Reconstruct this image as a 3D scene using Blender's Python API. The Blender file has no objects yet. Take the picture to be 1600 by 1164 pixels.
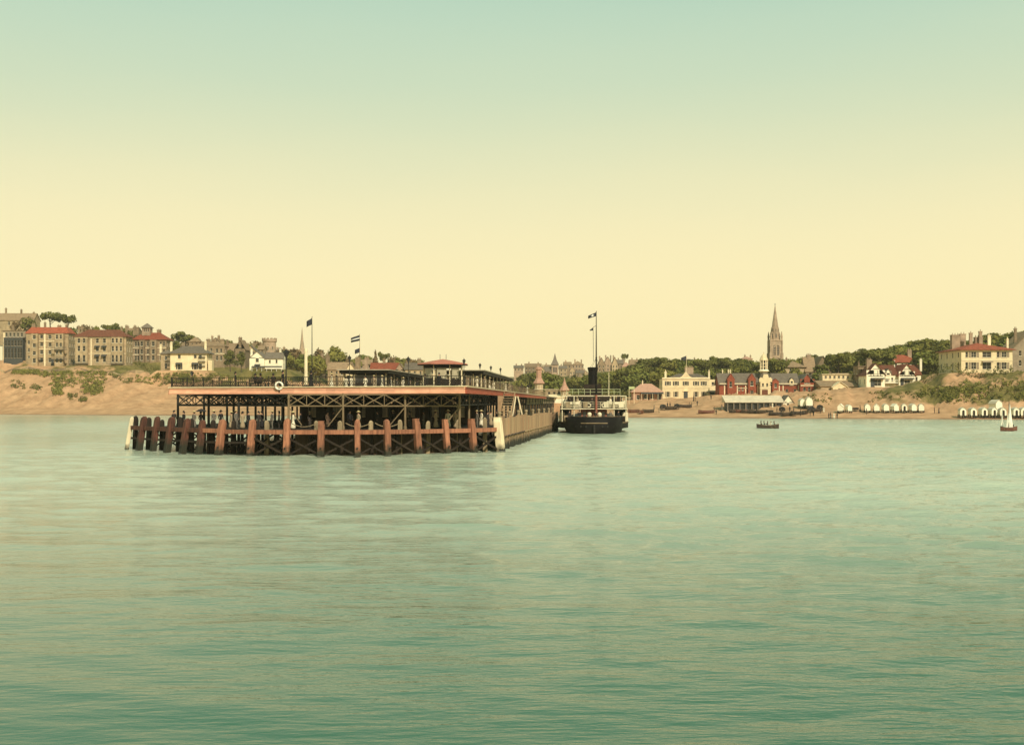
import bpy, bmesh, math, random
import numpy as np
from mathutils import Vector, Matrix, noise as mnoise
random.seed(7); RNG = np.random.default_rng(11)
sc = bpy.context.scene
COL = sc.collection
R = math.radians
# ---------------------------------------------------------------- camera
F, HX, HY, CAMH = 1800.0, 800.0, 628.0, 5.0          # focal length in pixels of the 1600 px frame, horizon line, eye height
cam_data = bpy.data.cameras.new('camera'); cam = bpy.data.objects.new('camera', cam_data); COL.objects.link(cam)
cam.location = (0, 0, CAMH); cam.rotation_euler = (R(90), 0, 0)
cam_data.sensor_width = 36; cam_data.lens = 36 * F / 1600; cam_data.shift_y = (HY - 582) / 1600
cam_data.clip_start = 0.5; cam_data.clip_end = 20000
sc.camera = cam
# ---------------------------------------------------------------- sky and sun
SUN_EL, SUN_AZ = 38.0, 24.0                           # degrees above the sea; degrees to the right of straight behind the camera
world = bpy.data.worlds.new('World'); sc.world = world; world.use_nodes = True
nt = world.node_tree; nt.nodes.clear(); N = nt.nodes.new; L = nt.links.new
out = N('ShaderNodeOutputWorld'); bg = N('ShaderNodeBackground'); L(bg.outputs[0], out.inputs[0])
sky = N('ShaderNodeTexSky'); sky.sky_type = 'NISHITA'; sky.sun_disc = False
sky.sun_elevation = R(SUN_EL); sky.sun_rotation = R(180 - SUN_AZ); sky.dust_density = 3.0; sky.ozone_density = 2.0
geo = N('ShaderNodeTexCoord'); sep = N('ShaderNodeSeparateXYZ'); L(geo.outputs['Generated'], sep.inputs[0])
def lin(c): return tuple((x / 255 / 12.92 if x <= 10 else ((x / 255 + 0.055) / 1.055) ** 2.4) for x in c)
ramp = N('ShaderNodeValToRGB'); ramp.color_ramp.interpolation = 'B_SPLINE'
stops = [(0.0, (255, 236, 178)), (0.085, (255, 238, 182)), (0.15, (247, 235, 184)), (0.205, (228, 228, 185)), (0.26, (204, 219, 186)),
         (0.33, (184, 213, 190)), (0.42, (150, 192, 174)), (1.0, (88, 140, 138))]
cr = ramp.color_ramp
while len(cr.elements) < len(stops): cr.elements.new(0.5)
for e, (p, c) in zip(cr.elements, stops): e.position = p; e.color = (*lin(c), 1)
warp = N('ShaderNodeTexNoise'); warp.inputs['Scale'].default_value = 2.2; warp.inputs['Detail'].default_value = 5
wm = N('ShaderNodeMapping'); wm.inputs['Scale'].default_value = (1, 1, 5); L(geo.outputs['Generated'], wm.inputs[0]); L(wm.outputs[0], warp.inputs[0])
ma = N('ShaderNodeMath'); ma.operation = 'MULTIPLY_ADD'; ma.inputs[1].default_value = 0.04; ma.inputs[2].default_value = -0.02
L(warp.outputs[0], ma.inputs[0]); ad = N('ShaderNodeMath'); ad.operation = 'ADD'; L(ma.outputs[0], ad.inputs[0]); L(sep.outputs[2], ad.inputs[1])
L(ad.outputs[0], ramp.inputs[0])
sk = N('ShaderNodeVectorMath'); sk.operation = 'SCALE'; sk.inputs['Scale'].default_value = 0.1; L(sky.outputs[0], sk.inputs[0])
mix = N('ShaderNodeMixRGB'); mix.inputs[0].default_value = 0.06; L(ramp.outputs[0], mix.inputs[1]); L(sk.outputs[0], mix.inputs[2])
L(mix.outputs[0], bg.inputs[0]); bg.inputs[1].default_value = 1.06
sun_data = bpy.data.lights.new('sun', 'SUN'); sun_data.energy = 4.3; sun_data.angle = R(0.6); sun_data.color = (1, 0.93, 0.8)
sun = bpy.data.objects.new('sun', sun_data); COL.objects.link(sun); sun.location = (40, -60, 80)
sun.rotation_euler = (R(90 - SUN_EL), 0, R(SUN_AZ))
vs = sc.view_settings; vs.view_transform = 'Standard'; vs.look = 'None'; vs.exposure = 0.0; vs.gamma = 1.0; vs.use_curve_mapping = False
sc.cycles.use_denoising = True
sc.cycles.max_bounces = 6; sc.cycles.diffuse_bounces = 2; sc.cycles.glossy_bounces = 2; sc.cycles.volume_bounces = 1
sc.cycles.caustics_reflective = False; sc.cycles.caustics_refractive = False

# ---------------------------------------------------------------- materials
MATS = {}
def mat(name, col, rough=0.8, var=0.0, scale=1.0, bump=0.0, stretch=(1, 1, 1), metal=0.0, spec=0.3, col2=None, split=None, tide=None):
    """procedural material: base colour broken up by two noises (col2 = the other tone), optional bump"""
    if name in MATS: return MATS[name]
    m = bpy.data.materials.new(name); m.use_nodes = True; t = m.node_tree; b = t.nodes['Principled BSDF']
    b.inputs['Roughness'].default_value = rough; b.inputs['Metallic'].default_value = metal; b.inputs['Specular IOR Level'].default_value = spec
    if var or bump or col2:
        tc = t.nodes.new('ShaderNodeTexCoord'); mp = t.nodes.new('ShaderNodeMapping'); mp.inputs['Scale'].default_value = stretch
        t.links.new(tc.outputs['Object'], mp.inputs[0])
        nz = t.nodes.new('ShaderNodeTexNoise'); nz.inputs['Scale'].default_value = scale; nz.inputs['Detail'].default_value = 6; nz.inputs['Roughness'].default_value = 0.65
        t.links.new(mp.outputs[0], nz.inputs[0])
        rp = t.nodes.new('ShaderNodeValToRGB'); c2 = col2 or tuple(x * (1 - var) for x in col); c1 = col if col2 else tuple(min(1, x * (1 + var * 0.6)) for x in col)
        lo, hi = split or (0.32, 0.68)
        rp.color_ramp.elements[0].position = lo; rp.color_ramp.elements[1].position = hi
        rp.color_ramp.elements[0].color = (*c2, 1); rp.color_ramp.elements[1].color = (*c1, 1)
        t.links.new(nz.outputs[0], rp.inputs[0])
        oi = t.nodes.new('ShaderNodeObjectInfo'); mr = t.nodes.new('ShaderNodeMapRange'); mr.inputs[3].default_value = 1 - var * 0.5; mr.inputs[4].default_value = 1 + var * 0.35
        t.links.new(oi.outputs['Random'], mr.inputs[0])
        mu = t.nodes.new('ShaderNodeVectorMath'); mu.operation = 'SCALE'; t.links.new(rp.outputs[0], mu.inputs[0]); t.links.new(mr.outputs[0], mu.inputs['Scale'])
        outc = mu.outputs[0]
        if tide:                                      # dark weed and wet timber up to the tide mark, ragged edge
            gp = t.nodes.new('ShaderNodeNewGeometry'); sz = t.nodes.new('ShaderNodeSeparateXYZ'); t.links.new(gp.outputs['Position'], sz.inputs[0])
            n2 = t.nodes.new('ShaderNodeTexNoise'); n2.inputs['Scale'].default_value = 1.8; n2.inputs['Detail'].default_value = 5; t.links.new(gp.outputs['Position'], n2.inputs[0])
            am = t.nodes.new('ShaderNodeMath'); am.operation = 'MULTIPLY_ADD'; am.inputs[1].default_value = -1.5; t.links.new(n2.outputs[0], am.inputs[0]); t.links.new(sz.outputs[2], am.inputs[2])
            mg = t.nodes.new('ShaderNodeMapRange'); mg.inputs[1].default_value = tide - 1.1; mg.inputs[2].default_value = tide - 0.35; t.links.new(am.outputs[0], mg.inputs[0])
            mw = t.nodes.new('ShaderNodeMixRGB'); mw.inputs[1].default_value = (0.028, 0.026, 0.014, 1); t.links.new(mg.outputs[0], mw.inputs[0]); t.links.new(outc, mw.inputs[2]); outc = mw.outputs[0]
        t.links.new(outc, b.inputs['Base Color'])
        if bump:
            bp = t.nodes.new('ShaderNodeBump'); bp.inputs['Strength'].default_value = bump; bp.inputs['Distance'].default_value = 0.1
            t.links.new(nz.outputs[0], bp.inputs['Height']); t.links.new(bp.outputs[0], b.inputs['Normal'])
    else:
        b.inputs['Base Color'].default_value = (*col, 1)
    MATS[name] = m
    return m
SALMON = mat('salmon_paint', (0.92, 0.43, 0.255), 0.6, 0.25, 0.7, 0.2, (1, 1, 4))
BRICKRED_PAINT = mat('red_paint', (0.40, 0.075, 0.032), 0.6, 0.25, 0.7, 0.2, (1, 1, 4))
CREAM = mat('cream_paint', (0.80, 0.64, 0.38), 0.6, 0.2, 0.8)
CREAMPOST = mat('cream_post_paint', (0.82, 0.66, 0.40), 0.7, 0.25, 1.2, 0.3, (2, 2, 0.5), tide=0.45)
WHITE = mat('white_paint', (0.86, 0.79, 0.60), 0.55, 0.12, 0.9)
POST = mat('post_timber', (0.43, 0.175, 0.088), 0.85, 0.5, 1.1, 0.7, (4, 4, 0.45), col2=(0.17, 0.066, 0.036), tide=0.75)
POSTDARK = mat('dark_post_timber', (0.155, 0.055, 0.030), 0.85, 0.35, 1.3, 0.5, (3, 3, 0.5), col2=(0.045, 0.019, 0.012), tide=1.1)
POSTTAN = mat('weathered_timber', (0.33, 0.24, 0.13), 0.9, 0.35, 1.4, 0.5, (3, 3, 0.5))
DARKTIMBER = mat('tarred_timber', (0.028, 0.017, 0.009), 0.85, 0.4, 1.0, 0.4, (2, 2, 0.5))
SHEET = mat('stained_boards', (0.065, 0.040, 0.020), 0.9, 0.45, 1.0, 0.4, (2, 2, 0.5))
WALLPLANK = mat('quay_timber', (0.53, 0.345, 0.185), 0.9, 0.4, 0.7, 0.6, (2, 2, 0.4), col2=(0.29, 0.17, 0.085), tide=0.9)
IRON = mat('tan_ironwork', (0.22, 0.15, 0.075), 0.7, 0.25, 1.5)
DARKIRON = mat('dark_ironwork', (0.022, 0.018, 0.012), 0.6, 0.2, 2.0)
DECKWOOD = mat('deck_boards', (0.22, 0.15, 0.09), 0.9, 0.3, 1.0)
BLACK = mat('black_paint', (0.012, 0.011, 0.010), 0.45, 0.2, 1.5)
GLASS = mat('window_glass', (0.05, 0.045, 0.04), 0.12, spec=0.6)
PALEGLASS = mat('pale_glass', (0.42, 0.35, 0.22), 0.25, 0.2, 2, spec=0.5)

# ---------------------------------------------------------------- helpers
def W(px, py, Z): return Vector(((px - HX) / F * Z, Z, CAMH + (HY - py) / F * Z))
def XP(px, Z): return (px - HX) / F * Z
def HZ(py, Z): return CAMH + (HY - py) / F * Z

class MB:
    """collects shapes and links them as one mesh object"""
    def __init__(s): s.v = []; s.f = []; s.m = []
    def add(s, vs, fs, mi=0):
        n = len(s.v); s.v += [tuple(p) for p in vs]; s.f += [tuple(i + n for i in f) for f in fs]; s.m += [mi] * len(fs); return s
    def box(s, x0, x1, y0, y1, z0, z1, mi=0):
        return s.add([(x0,y0,z0),(x1,y0,z0),(x1,y1,z0),(x0,y1,z0),(x0,y0,z1),(x1,y0,z1),(x1,y1,z1),(x0,y1,z1)],
                     [(0,3,2,1),(4,5,6,7),(0,1,5,4),(1,2,6,5),(2,3,7,6),(3,0,4,7)], mi)
    def bar(s, p0, p1, w, h=None, mi=0, w1=None):
        p0 = Vector(p0); p1 = Vector(p1); d = (p1 - p0).normalized(); h = h or w; k = (w1 / w) if w1 else 1
        up = Vector((0, 0, 1)) if abs(d.z) < 0.95 else Vector((0, 1, 0))
        a = d.cross(up).normalized(); b = a.cross(d).normalized(); vs = []
        for p, q in ((p0, 1), (p1, k)):
            for sx, sy in ((-1, -1), (1, -1), (1, 1), (-1, 1)): vs.append(p + a * (sx * w / 2 * q) + b * (sy * h / 2 * q))
        return s.add(vs, [(0,1,2,3),(7,6,5,4),(0,4,5,1),(1,5,6,2),(2,6,7,3),(3,7,4,0)], mi)
    def tube(s, p0, p1, r0, r1=None, n=8, mi=0):
        p0 = Vector(p0); p1 = Vector(p1); r1 = r0 if r1 is None else r1; d = (p1 - p0).normalized()
        up = Vector((0, 0, 1)) if abs(d.z) < 0.95 else Vector((0, 1, 0)); a = d.cross(up).normalized(); b = a.cross(d).normalized(); vs = []
        for p, r in ((p0, r0), (p1, r1)):
            for i in range(n): t = 2 * math.pi * i / n; vs.append(p + a * (r * math.cos(t)) + b * (r * math.sin(t)))
        fs = [(i, (i + 1) % n, n + (i + 1) % n, n + i) for i in range(n)] + [tuple(range(n - 1, -1, -1)), tuple(range(n, 2 * n))]
        return s.add(vs, fs, mi)
    def lathe(s, prof, n=12, c=(0, 0, 0), mi=0, ang=0):
        vs = []; fs = []
        for r, z in prof:
            for i in range(n): t = 2 * math.pi * i / n + ang; vs.append((c[0] + r * math.cos(t), c[1] + r * math.sin(t), c[2] + z))
        for k in range(len(prof) - 1):
            for i in range(n): fs.append((k*n + i, k*n + (i+1) % n, (k+1)*n + (i+1) % n, (k+1)*n + i))
        fs.append(tuple(range(n - 1, -1, -1))); fs.append(tuple(range((len(prof)-1)*n, len(prof)*n)))
        return s.add(vs, fs, mi)
    def torus(s, c, r, t, axis='y', n=16, k=8, mi=0):
        vs = []; fs = []
        for i in range(n):
            a = 2 * math.pi * i / n
            for j in range(k):
                b = 2 * math.pi * j / k; rr = r + t * math.cos(b); q = (rr * math.cos(a), t * math.sin(b), rr * math.sin(a))
                if axis == 'x': q = (q[1], q[0], q[2])
                if axis == 'z': q = (q[0], q[2], q[1])
                vs.append((c[0] + q[0], c[1] + q[1], c[2] + q[2]))
        for i in range(n):
            for j in range(k): fs.append((i*k + j, ((i+1) % n)*k + j, ((i+1) % n)*k + (j+1) % k, i*k + (j+1) % k))
        return s.add(vs, fs, mi)
    def prism(s, poly, y0, y1, mi=0):
        """polygon in x,z pushed from y0 to y1"""
        n = len(poly); vs = [(x, y0, z) for x, z in poly] + [(x, y1, z) for x, z in poly]
        return s.add(vs, [tuple(range(n)), tuple(range(2*n - 1, n - 1, -1))] + [(i, n + i, n + (i+1) % n, (i+1) % n) for i in range(n)], mi)
    def slab(s, poly, z0, z1, mi=0):
        n = len(poly); vs = [(x, y, z0) for x, y in poly] + [(x, y, z1) for x, y in poly]
        return s.add(vs, [tuple(range(n - 1, -1, -1)), tuple(range(n, 2*n))] + [(i, (i+1) % n, n + (i+1) % n, n + i) for i in range(n)], mi)
    def mesh(s, name, mats, smooth=False):
        me = bpy.data.meshes.new(name); me.from_pydata(s.v, [], s.f)
        for m in (mats if isinstance(mats, (list, tuple)) else [mats]): me.materials.append(m)
        if any(s.m): me.polygons.foreach_set('material_index', s.m)
        bm = bmesh.new(); bm.from_mesh(me); bmesh.ops.recalc_face_normals(bm, faces=bm.faces); bm.to_mesh(me); bm.free()
        if smooth: me.shade_smooth()
        return me
    def build(s, name, mats, parent=None, smooth=False, loc=None):
        """vertices are in world space when the parent is given as a thing at its base"""
        o = bpy.data.objects.new(name, s.mesh(name, mats, smooth)); COL.objects.link(o)
        if parent is not None: attach(o, parent)
        if loc is not None: o.location = loc
        return o
def wloc(o):
    p = Vector(o.location)
    while o.parent: o = o.parent; p = p + Vector(o.location)
    return p
def attach(o, parent):
    o.parent = parent
    o.location = Vector(o.location) - wloc(parent) if True else o.location
def obj(name, me, parent=None, loc=(0, 0, 0), rz=0, scale=(1, 1, 1), rot=None):
    """an object that uses shared mesh data; loc is local to the parent"""
    o = bpy.data.objects.new(name, me); COL.objects.link(o); o.location = loc; o.rotation_euler = rot or (0, 0, rz); o.scale = scale
    if parent is not None: o.parent = parent
    return o
def tag(o, label, cat=None, group=None, kind=None):
    if label: o['label'] = label
    if cat: o['category'] = cat
    if group: o['group'] = group
    if kind: o['kind'] = kind
    return o
def thing(name, label, cat, loc=(0, 0, 0), rz=0, group=None):
    o = bpy.data.objects.new(name, None); COL.objects.link(o); o.location = loc; o.rotation_euler = (0, 0, rz); o.empty_display_size = 0.3
    return tag(o, label, cat, group)
ORD = ['first', 'second', 'third', 'fourth', 'fifth', 'sixth', 'seventh', 'eighth', 'ninth', 'tenth', 'eleventh', 'twelfth', 'thirteenth', 'fourteenth', 'fifteenth', 'sixteenth',
       'seventeenth', 'eighteenth', 'nineteenth', 'twentieth']
# ================================================================ land, sea
def shore(X): return 450 - 0.373 * (X + 200)
def shore_px(px): u = (px - HX) / F; return 375.4 / (1 + 0.373 * u)
# height of the land along lines inland from the shore: (column, [(metres inland, height)...])
LAND = [
 (-1200, [(-30,-2),(0,0),(10,1.3),(18,2.6),(32,9),(46,16),(58,20.5),(80,21),(120,22),(300,28),(700,32),(3000,34)]),
 (0,     [(-30,-2),(0,0),(10,1.3),(18,2.6),(32,9),(46,15.5),(60,20.3),(80,20.8),(120,22.5),(250,29),(700,32),(3000,34)]),
 (110,   [(-30,-2),(0,0),(10,1.3),(18,2.6),(32,9),(46,15),(58,19.3),(80,20.6),(120,22),(250,28),(700,31),(3000,33)]),
 (200,   [(-30,-2),(0,0),(10,1.3),(18,2.4),(32,7),(46,12.5),(60,18.2),(80,19.5),(120,22),(250,27),(700,30),(3000,33)]),
 (265,   [(-30,-2),(0,0),(10,1.2),(18,2.0),(32,4.5),(46,9),(60,15.0),(80,17.8),(120,20),(250,25),(700,30),(3000,33)]),
 (330,   [(-30,-2),(0,0),(10,1.2),(18,1.8),(32,3.4),(46,8),(60,14.5),(80,17.8),(120,19.5),(250,24),(700,29),(3000,33)]),
 (450,   [(-30,-2),(0,0),(10,1.2),(18,1.8),(32,3.0),(46,6.5),(60,13),(80,17.5),(120,18.5),(250,22),(700,28),(3000,33)]),
 (550,   [(-30,-2),(0,0),(10,1.1),(18,1.8),(32,2.8),(46,5),(60,9.5),(80,13),(120,14),(250,18),(700,27),(3000,33)]),
 (650,   [(-30,-2),(0,0),(10,1.1),(18,1.8),(32,2.8),(46,4.2),(60,7.5),(80,10),(120,11),(250,14),(700,27),(3000,33)]),
 (750,   [(-30,-2),(0,0),(10,1.1),(18,1.8),(32,3.2),(46,4.6),(60,6),(80,7),(150,8),(250,10),(480,24),(900,28),(3000,34)]),
 (850,   [(-30,-2),(0,0),(10,1.1),(18,1.8),(32,3.4),(46,5.0),(60,6),(80,6.5),(150,7),(230,8),(480,23),(900,30),(3000,34)]),
 (950,   [(-30,-2),(0,0),(10,1.1),(18,1.8),(32,3.2),(46,4.8),(60,6),(80,6.5),(150,8),(230,11),(480,26),(900,30),(3000,34)]),
 (1050,  [(-30,-2),(0,0),(10,1.0),(18,1.8),(32,3.2),(46,4.8),(58,5.9),(80,7),(120,9),(220,16),(350,22),(900,26),(3000,34)]),
 (1150,  [(-30,-2),(0,0),(10,1.0),(18,1.8),(30,2.4),(40,5.2),(52,7.2),(80,8),(120,10),(220,16.5),(350,20),(900,26),(3000,34)]),
 (1290,  [(-30,-2),(0,0),(8,1.2),(16,2.4),(24,4.2),(38,7.8),(52,8.6),(80,9.4),(120,12),(220,18),(350,22),(900,26),(3000,34)]),
 (1380,  [(-30,-2),(0,0),(8,1.2),(17,1.9),(26,4.6),(40,9.0),(52,9.9),(80,11),(120,14),(220,22),(350,26),(900,30),(3000,34)]),
 (1450,  [(-30,-2),(0,0),(8,1.0),(17,1.9),(26,4.8),(38,9.0),(50,10.8),(80,12.5),(120,15),(210,24),(320,30),(900,32),(3000,36)]),
 (1510,  [(-30,-2),(0,0),(6,0.7),(12,1.4),(22,4.6),(36,10.2),(50,12.4),(80,14),(120,16),(210,25),(320,31),(900,33),(3000,36)]),
 (1600,  [(-30,-2),(0,0),(6,0.7),(12,1.6),(22,5.8),(36,11.6),(50,13.6),(80,15),(120,18),(210,27),(320,33),(900,35),(3000,38)]),
 (2800,  [(-30,-2),(0,0),(6,0.7),(12,1.6),(22,6.0),(36,12.2),(50,14.2),(80,15),(120,19),(210,28),(320,34),(900,36),(3000,38)]),
]
# level pads the buildings stand on: column, line of the base in the picture, distance, half width, half depth
PADS = [(75,572,520,12,12),(160,571,512,13,12),(235,566,535,9,9),(290,579,490,12,9),(322,575,540,9,9),(367,573,545,7,9),(417,577,487,9,8),(24,563,524,7,7),
        (1012,625,412,6,5),(1078,622.5,420,11,9),(1196,617,408,18,7),(1311,613,400,7,8),(1345,606,402,4,6),(1396,605,394,11,9),(1405,590,425,10,10),(1542,583,378,14,15),(1610,586,385,9,11),
        (1262,606,440,12,9),(850,626,392,10,6)]
PADW = [(XP(a, c), c, HZ(b, c), d, e) for a, b, c, d, e in PADS]
_cols = np.array([c for c, _ in LAND], float)
def land(X, Y):
    X = np.asarray(X, float); Y = np.asarray(Y, float)
    px = np.clip(HX + F * X / np.maximum(Y, 50), -1200, 2800); t = Y - shore(X)
    hs = np.stack([np.interp(t, [a for a, _ in p], [b for _, b in p]) for _, p in LAND])
    i = np.clip(np.searchsorted(_cols, px) - 1, 0, len(_cols) - 2)
    w = (px - _cols[i]) / (_cols[i + 1] - _cols[i]); w = w * w * (3 - 2 * w)
    h = np.take_along_axis(hs, i[None], 0)[0] * (1 - w) + np.take_along_axis(hs, i[None] + 1, 0)[0] * w
    # gullies and hummocks on the bluffs
    s = X * 0.93 - Y * 0.35
    face = np.clip((t - 14) / 10, 0, 1) * np.clip((72 - t) / 14, 0, 1)
    gul = (np.sin(s * 0.33 + 1.3 * np.sin(s * 0.11)) + 0.6 * np.sin(s * 0.83 + t * 0.05) + 0.4 * np.sin(s * 1.9 + t * 0.2))
    h = h + face * gul * 0.6 * np.clip(h / 8, 0.1, 1) + face * np.clip(h / 6, 0.1, 1) * (0.5 * np.sin(s * 3.1 + 2.2 * np.sin(t * 0.31)) + 0.35 * np.sin(s * 5.3 + t * 0.9)) * np.clip(np.sin(s * 0.09 + 0.6) + 0.5, 0, 1)
    h = h + np.clip((t - 90) / 60, 0, 1) * (np.sin(X * 0.035 + 2) * np.sin(Y * 0.028) * 1.2)
    h = h + np.clip((t - 1) / 6, 0, 1) * np.clip((20 - t) / 8, 0, 1) * 0.10 * np.sin(s * 0.21 + t * 0.7)
    for x, y, z, rx, ry in PADW:
        d = np.maximum(np.abs(X - x) / rx, np.abs(Y - (y + ry * 0.75)) / ry)
        k = np.clip((1.35 - d) / 0.35, 0, 1); h = h * (1 - k) + z * k
    return h
def ground(x, y): return float(land(np.array([x]), np.array([y]))[0])

def grid_mesh(name, X, Y, Zz):
    r, c = X.shape; v = np.stack([X, Y, Zz], -1).reshape(-1, 3)
    idx = np.arange(r * c).reshape(r, c); q = np.stack([idx[:-1, :-1], idx[:-1, 1:], idx[1:, 1:], idx[1:, :-1]], -1).reshape(-1, 4)
    me = bpy.data.meshes.new(name); me.vertices.add(len(v)); me.vertices.foreach_set('co', v.ravel())
    me.loops.add(q.size); me.loops.foreach_set('vertex_index', q.ravel().astype(np.int32))
    me.polygons.add(len(q)); me.polygons.foreach_set('loop_start', (np.arange(len(q)) * 4).astype(np.int32))
    me.update(); me.validate(); me.shade_smooth(); return me
# ---- land sheet
cols = np.concatenate([np.arange(-1300, -100, 60), np.arange(-100, 1700, 5), np.arange(1700, 2900, 60)])
ts = np.concatenate([np.arange(-30, 0, 5), np.arange(0, 64, 1.0), np.arange(64, 130, 3), np.arange(130, 360, 10), np.array([370, 400, 440, 480, 540, 620, 720, 850, 1000, 1150])])
U, T = np.meshgrid((cols - HX) / F, ts); Y0 = 375.4 / (1 + 0.373 * U); Yg = Y0 + T; Xg = U * Y0 * np.where(T > 0, (Yg / Y0), 1.0)
# keep the inland offset exact along y
Tt = Yg - shore(Xg); Zg = land(Xg, Yg)
me = grid_mesh('land', Xg, Yg, Zg)
n2 = np.array([mnoise.fractal(Vector((x * 0.05, y * 0.05, 3.1)), 0.8, 2.0, 4) for x, y in zip(Xg.ravel(), Yg.ravel())]).reshape(Xg.shape)
pxg = HX + F * Xg / Yg
# ground cover: 0 bare sand, 1 turf; a matter of where plants grow on the bluff
cov = np.clip((Tt - 62) / 8, 0, 1)
right = np.clip((pxg - 1300) / 140, 0, 1) * np.clip((Tt - 17) / 6, 0, 1) * np.clip(0.55 + 0.9 * n2, 0, 1)
leftc = np.clip((520 - pxg) / 150, 0, 1) * np.clip((Tt - 44) / 14, 0, 1) * np.clip(0.35 + 1.1 * n2, 0, 1)
cov = np.clip(np.maximum(np.maximum(cov, right), leftc), 0, 1)
town = ((pxg > 840) & (pxg < 1130)) * np.clip((Tt - 60) / 5, 0, 1) * np.clip((90 - Tt) / 10, 0, 1); cov = np.clip(cov - town, 0, 1)
at = me.attributes.new('cover', 'FLOAT', 'POINT'); at.data.foreach_set('value', cov.ravel().astype(np.float32))
m = bpy.data.materials.new('bluff_sand_and_turf'); m.use_nodes = True; t = m.node_tree; b = t.nodes['Principled BSDF']; b.inputs['Roughness'].default_value = 0.95; b.inputs['Specular IOR Level'].default_value = 0.1
NN = t.nodes.new; LL = t.links.new
tc = NN('ShaderNodeTexCoord'); nz = NN('ShaderNodeTexNoise'); nz.inputs['Scale'].default_value = 0.22; nz.inputs['Detail'].default_value = 8; nz.inputs['Roughness'].default_value = 0.7; LL(tc.outputs['Object'], nz.inputs[0])
sand = NN('ShaderNodeValToRGB'); sand.color_ramp.elements[0].position = 0.3; sand.color_ramp.elements[1].position = 0.66
sand.color_ramp.elements[0].color = (0.32, 0.17, 0.08, 1); sand.color_ramp.elements[1].color = (0.60, 0.345, 0.175, 1); LL(nz.outputs[0], sand.inputs[0])
turf = NN('ShaderNodeValToRGB'); turf.color_ramp.elements[0].position = 0.35; turf.color_ramp.elements[1].position = 0.7
turf.color_ramp.elements[0].color = (0.085, 0.080, 0.018, 1); turf.color_ramp.elements[1].color = (0.27, 0.19, 0.065, 1); LL(nz.outputs[0], turf.inputs[0])
av = NN('ShaderNodeAttribute'); av.attribute_name = 'cover'
n3 = NN('ShaderNodeTexNoise'); n3.inputs['Scale'].default_value = 0.9; n3.inputs['Detail'].default_value = 9; n3.inputs['Roughness'].default_value = 0.8; LL(tc.outputs['Object'], n3.inputs[0])
a1 = NN('ShaderNodeMath'); a1.operation = 'ADD'; LL(av.outputs['Fac'], a1.inputs[0]); LL(n3.outputs[0], a1.inputs[1])
a2 = NN('ShaderNodeMapRange'); a2.inputs[1].default_value = 0.85; a2.inputs[2].default_value = 1.1; LL(a1.outputs[0], a2.inputs[0])
mx = NN('ShaderNodeMixRGB'); LL(a2.outputs[0], mx.inputs[0]); LL(sand.outputs[0], mx.inputs[1]); LL(turf.outputs[0], mx.inputs[2])
# wet sand at the water's edge
sp = NN('ShaderNodeSeparateXYZ'); LL(tc.outputs['Object'], sp.inputs[0]); wr = NN('ShaderNodeMapRange'); wr.inputs[1].default_value = 0.15; wr.inputs[2].default_value = 0.5; wr.inputs[3].default_value = 0.62; LL(sp.outputs[2], wr.inputs[0])
ws = NN('ShaderNodeVectorMath'); ws.operation = 'SCALE'; LL(mx.outputs[0], ws.inputs[0]); LL(wr.outputs[0], ws.inputs['Scale']); LL(ws.outputs[0], b.inputs['Base Color'])
bp = NN('ShaderNodeBump'); bp.inputs['Strength'].default_value = 0.7; bp.inputs['Distance'].default_value = 0.6; LL(nz.outputs[0], bp.inputs['Height']); LL(bp.outputs[0], b.inputs['Normal'])
me.materials.append(m)
terrain = bpy.data.objects.new('terrain', me); COL.objects.link(terrain); tag(terrain, 'sandy beach rising into bluffs and green hills', None, None, 'structure')

# ---- sea: one sheet with real waves near the camera, flattening with distance into bump
rows = np.concatenate([np.arange(-60, 10, 4), 10 * 1.0064 ** np.arange(0, 680)]); rows = rows[rows < 700]; rows = np.concatenate([rows, [750, 850]])
us = np.linspace(-1.0, 1.0, 620); us = np.sign(us) * (0.62 * np.abs(us) + 0.9 * np.abs(us) ** 6)
Us, Ys = np.meshgrid(us, rows); Xs = Us * (Ys + 62) * 1.0
wav = np.zeros_like(Xs); wr_ = np.random.default_rng(5)
for lam, amp, k in ((8.5, 0.055, 4), (4.2, 0.050, 6), (2.2, 0.036, 8), (1.2, 0.015, 9), (0.7, 0.006, 8)):
    for i in range(k):
        th = R(90) + wr_.normal(0, 0.55) + 0.22; l = lam * wr_.uniform(0.75, 1.3); ph = wr_.uniform(0, 6.28); kk = 2 * math.pi / l
        g = 1 - np.abs(np.sin((kk * (Xs * math.cos(th) + Ys * math.sin(th)) + ph + 0.5 * np.sin(Xs * 0.31 + Ys * 0.13 + ph)) / 2))
        spc = np.maximum(np.abs(Ys) * 0.0064, 0.08)
        wav += amp / math.sqrt(k) * (g - 0.36) * 1.6 * np.clip(1.6 - 3.2 * spc / l, 0, 1)
patch = np.array([mnoise.noise(Vector((x * 0.018, y * 0.011, 0.3))) for x, y in zip(Xs.ravel(), Ys.ravel())]).reshape(Xs.shape)
calm = np.clip(0.80 + Xs / np.maximum(np.abs(Ys), 30) * 0.9 + 0.6 * patch, 0.3, 1.35)
wav *= calm * np.interp(Ys, [0, 16, 26, 50, 120, 200], [0.24, 0.27, 0.55, 1.4, 2.1, 2.4])
calm_b = calm * np.interp(Ys, [0, 20, 60, 200, 400], [0.2, 0.28, 0.75, 0.75, 0.5])
me = grid_mesh('sea', Xs, Ys, wav * np.clip((Ys + 60) / 20, 0, 1) * np.clip((330 - Ys) / 60, 0, 1))
at = me.attributes.new('chop', 'FLOAT', 'POINT'); at.data.foreach_set('value', calm_b.ravel().astype(np.float32))
m = bpy.data.materials.new('sea_water'); m.use_nodes = True; t = m.node_tree; b = t.nodes['Principled BSDF']; NN = t.nodes.new; LL = t.links.new
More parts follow.
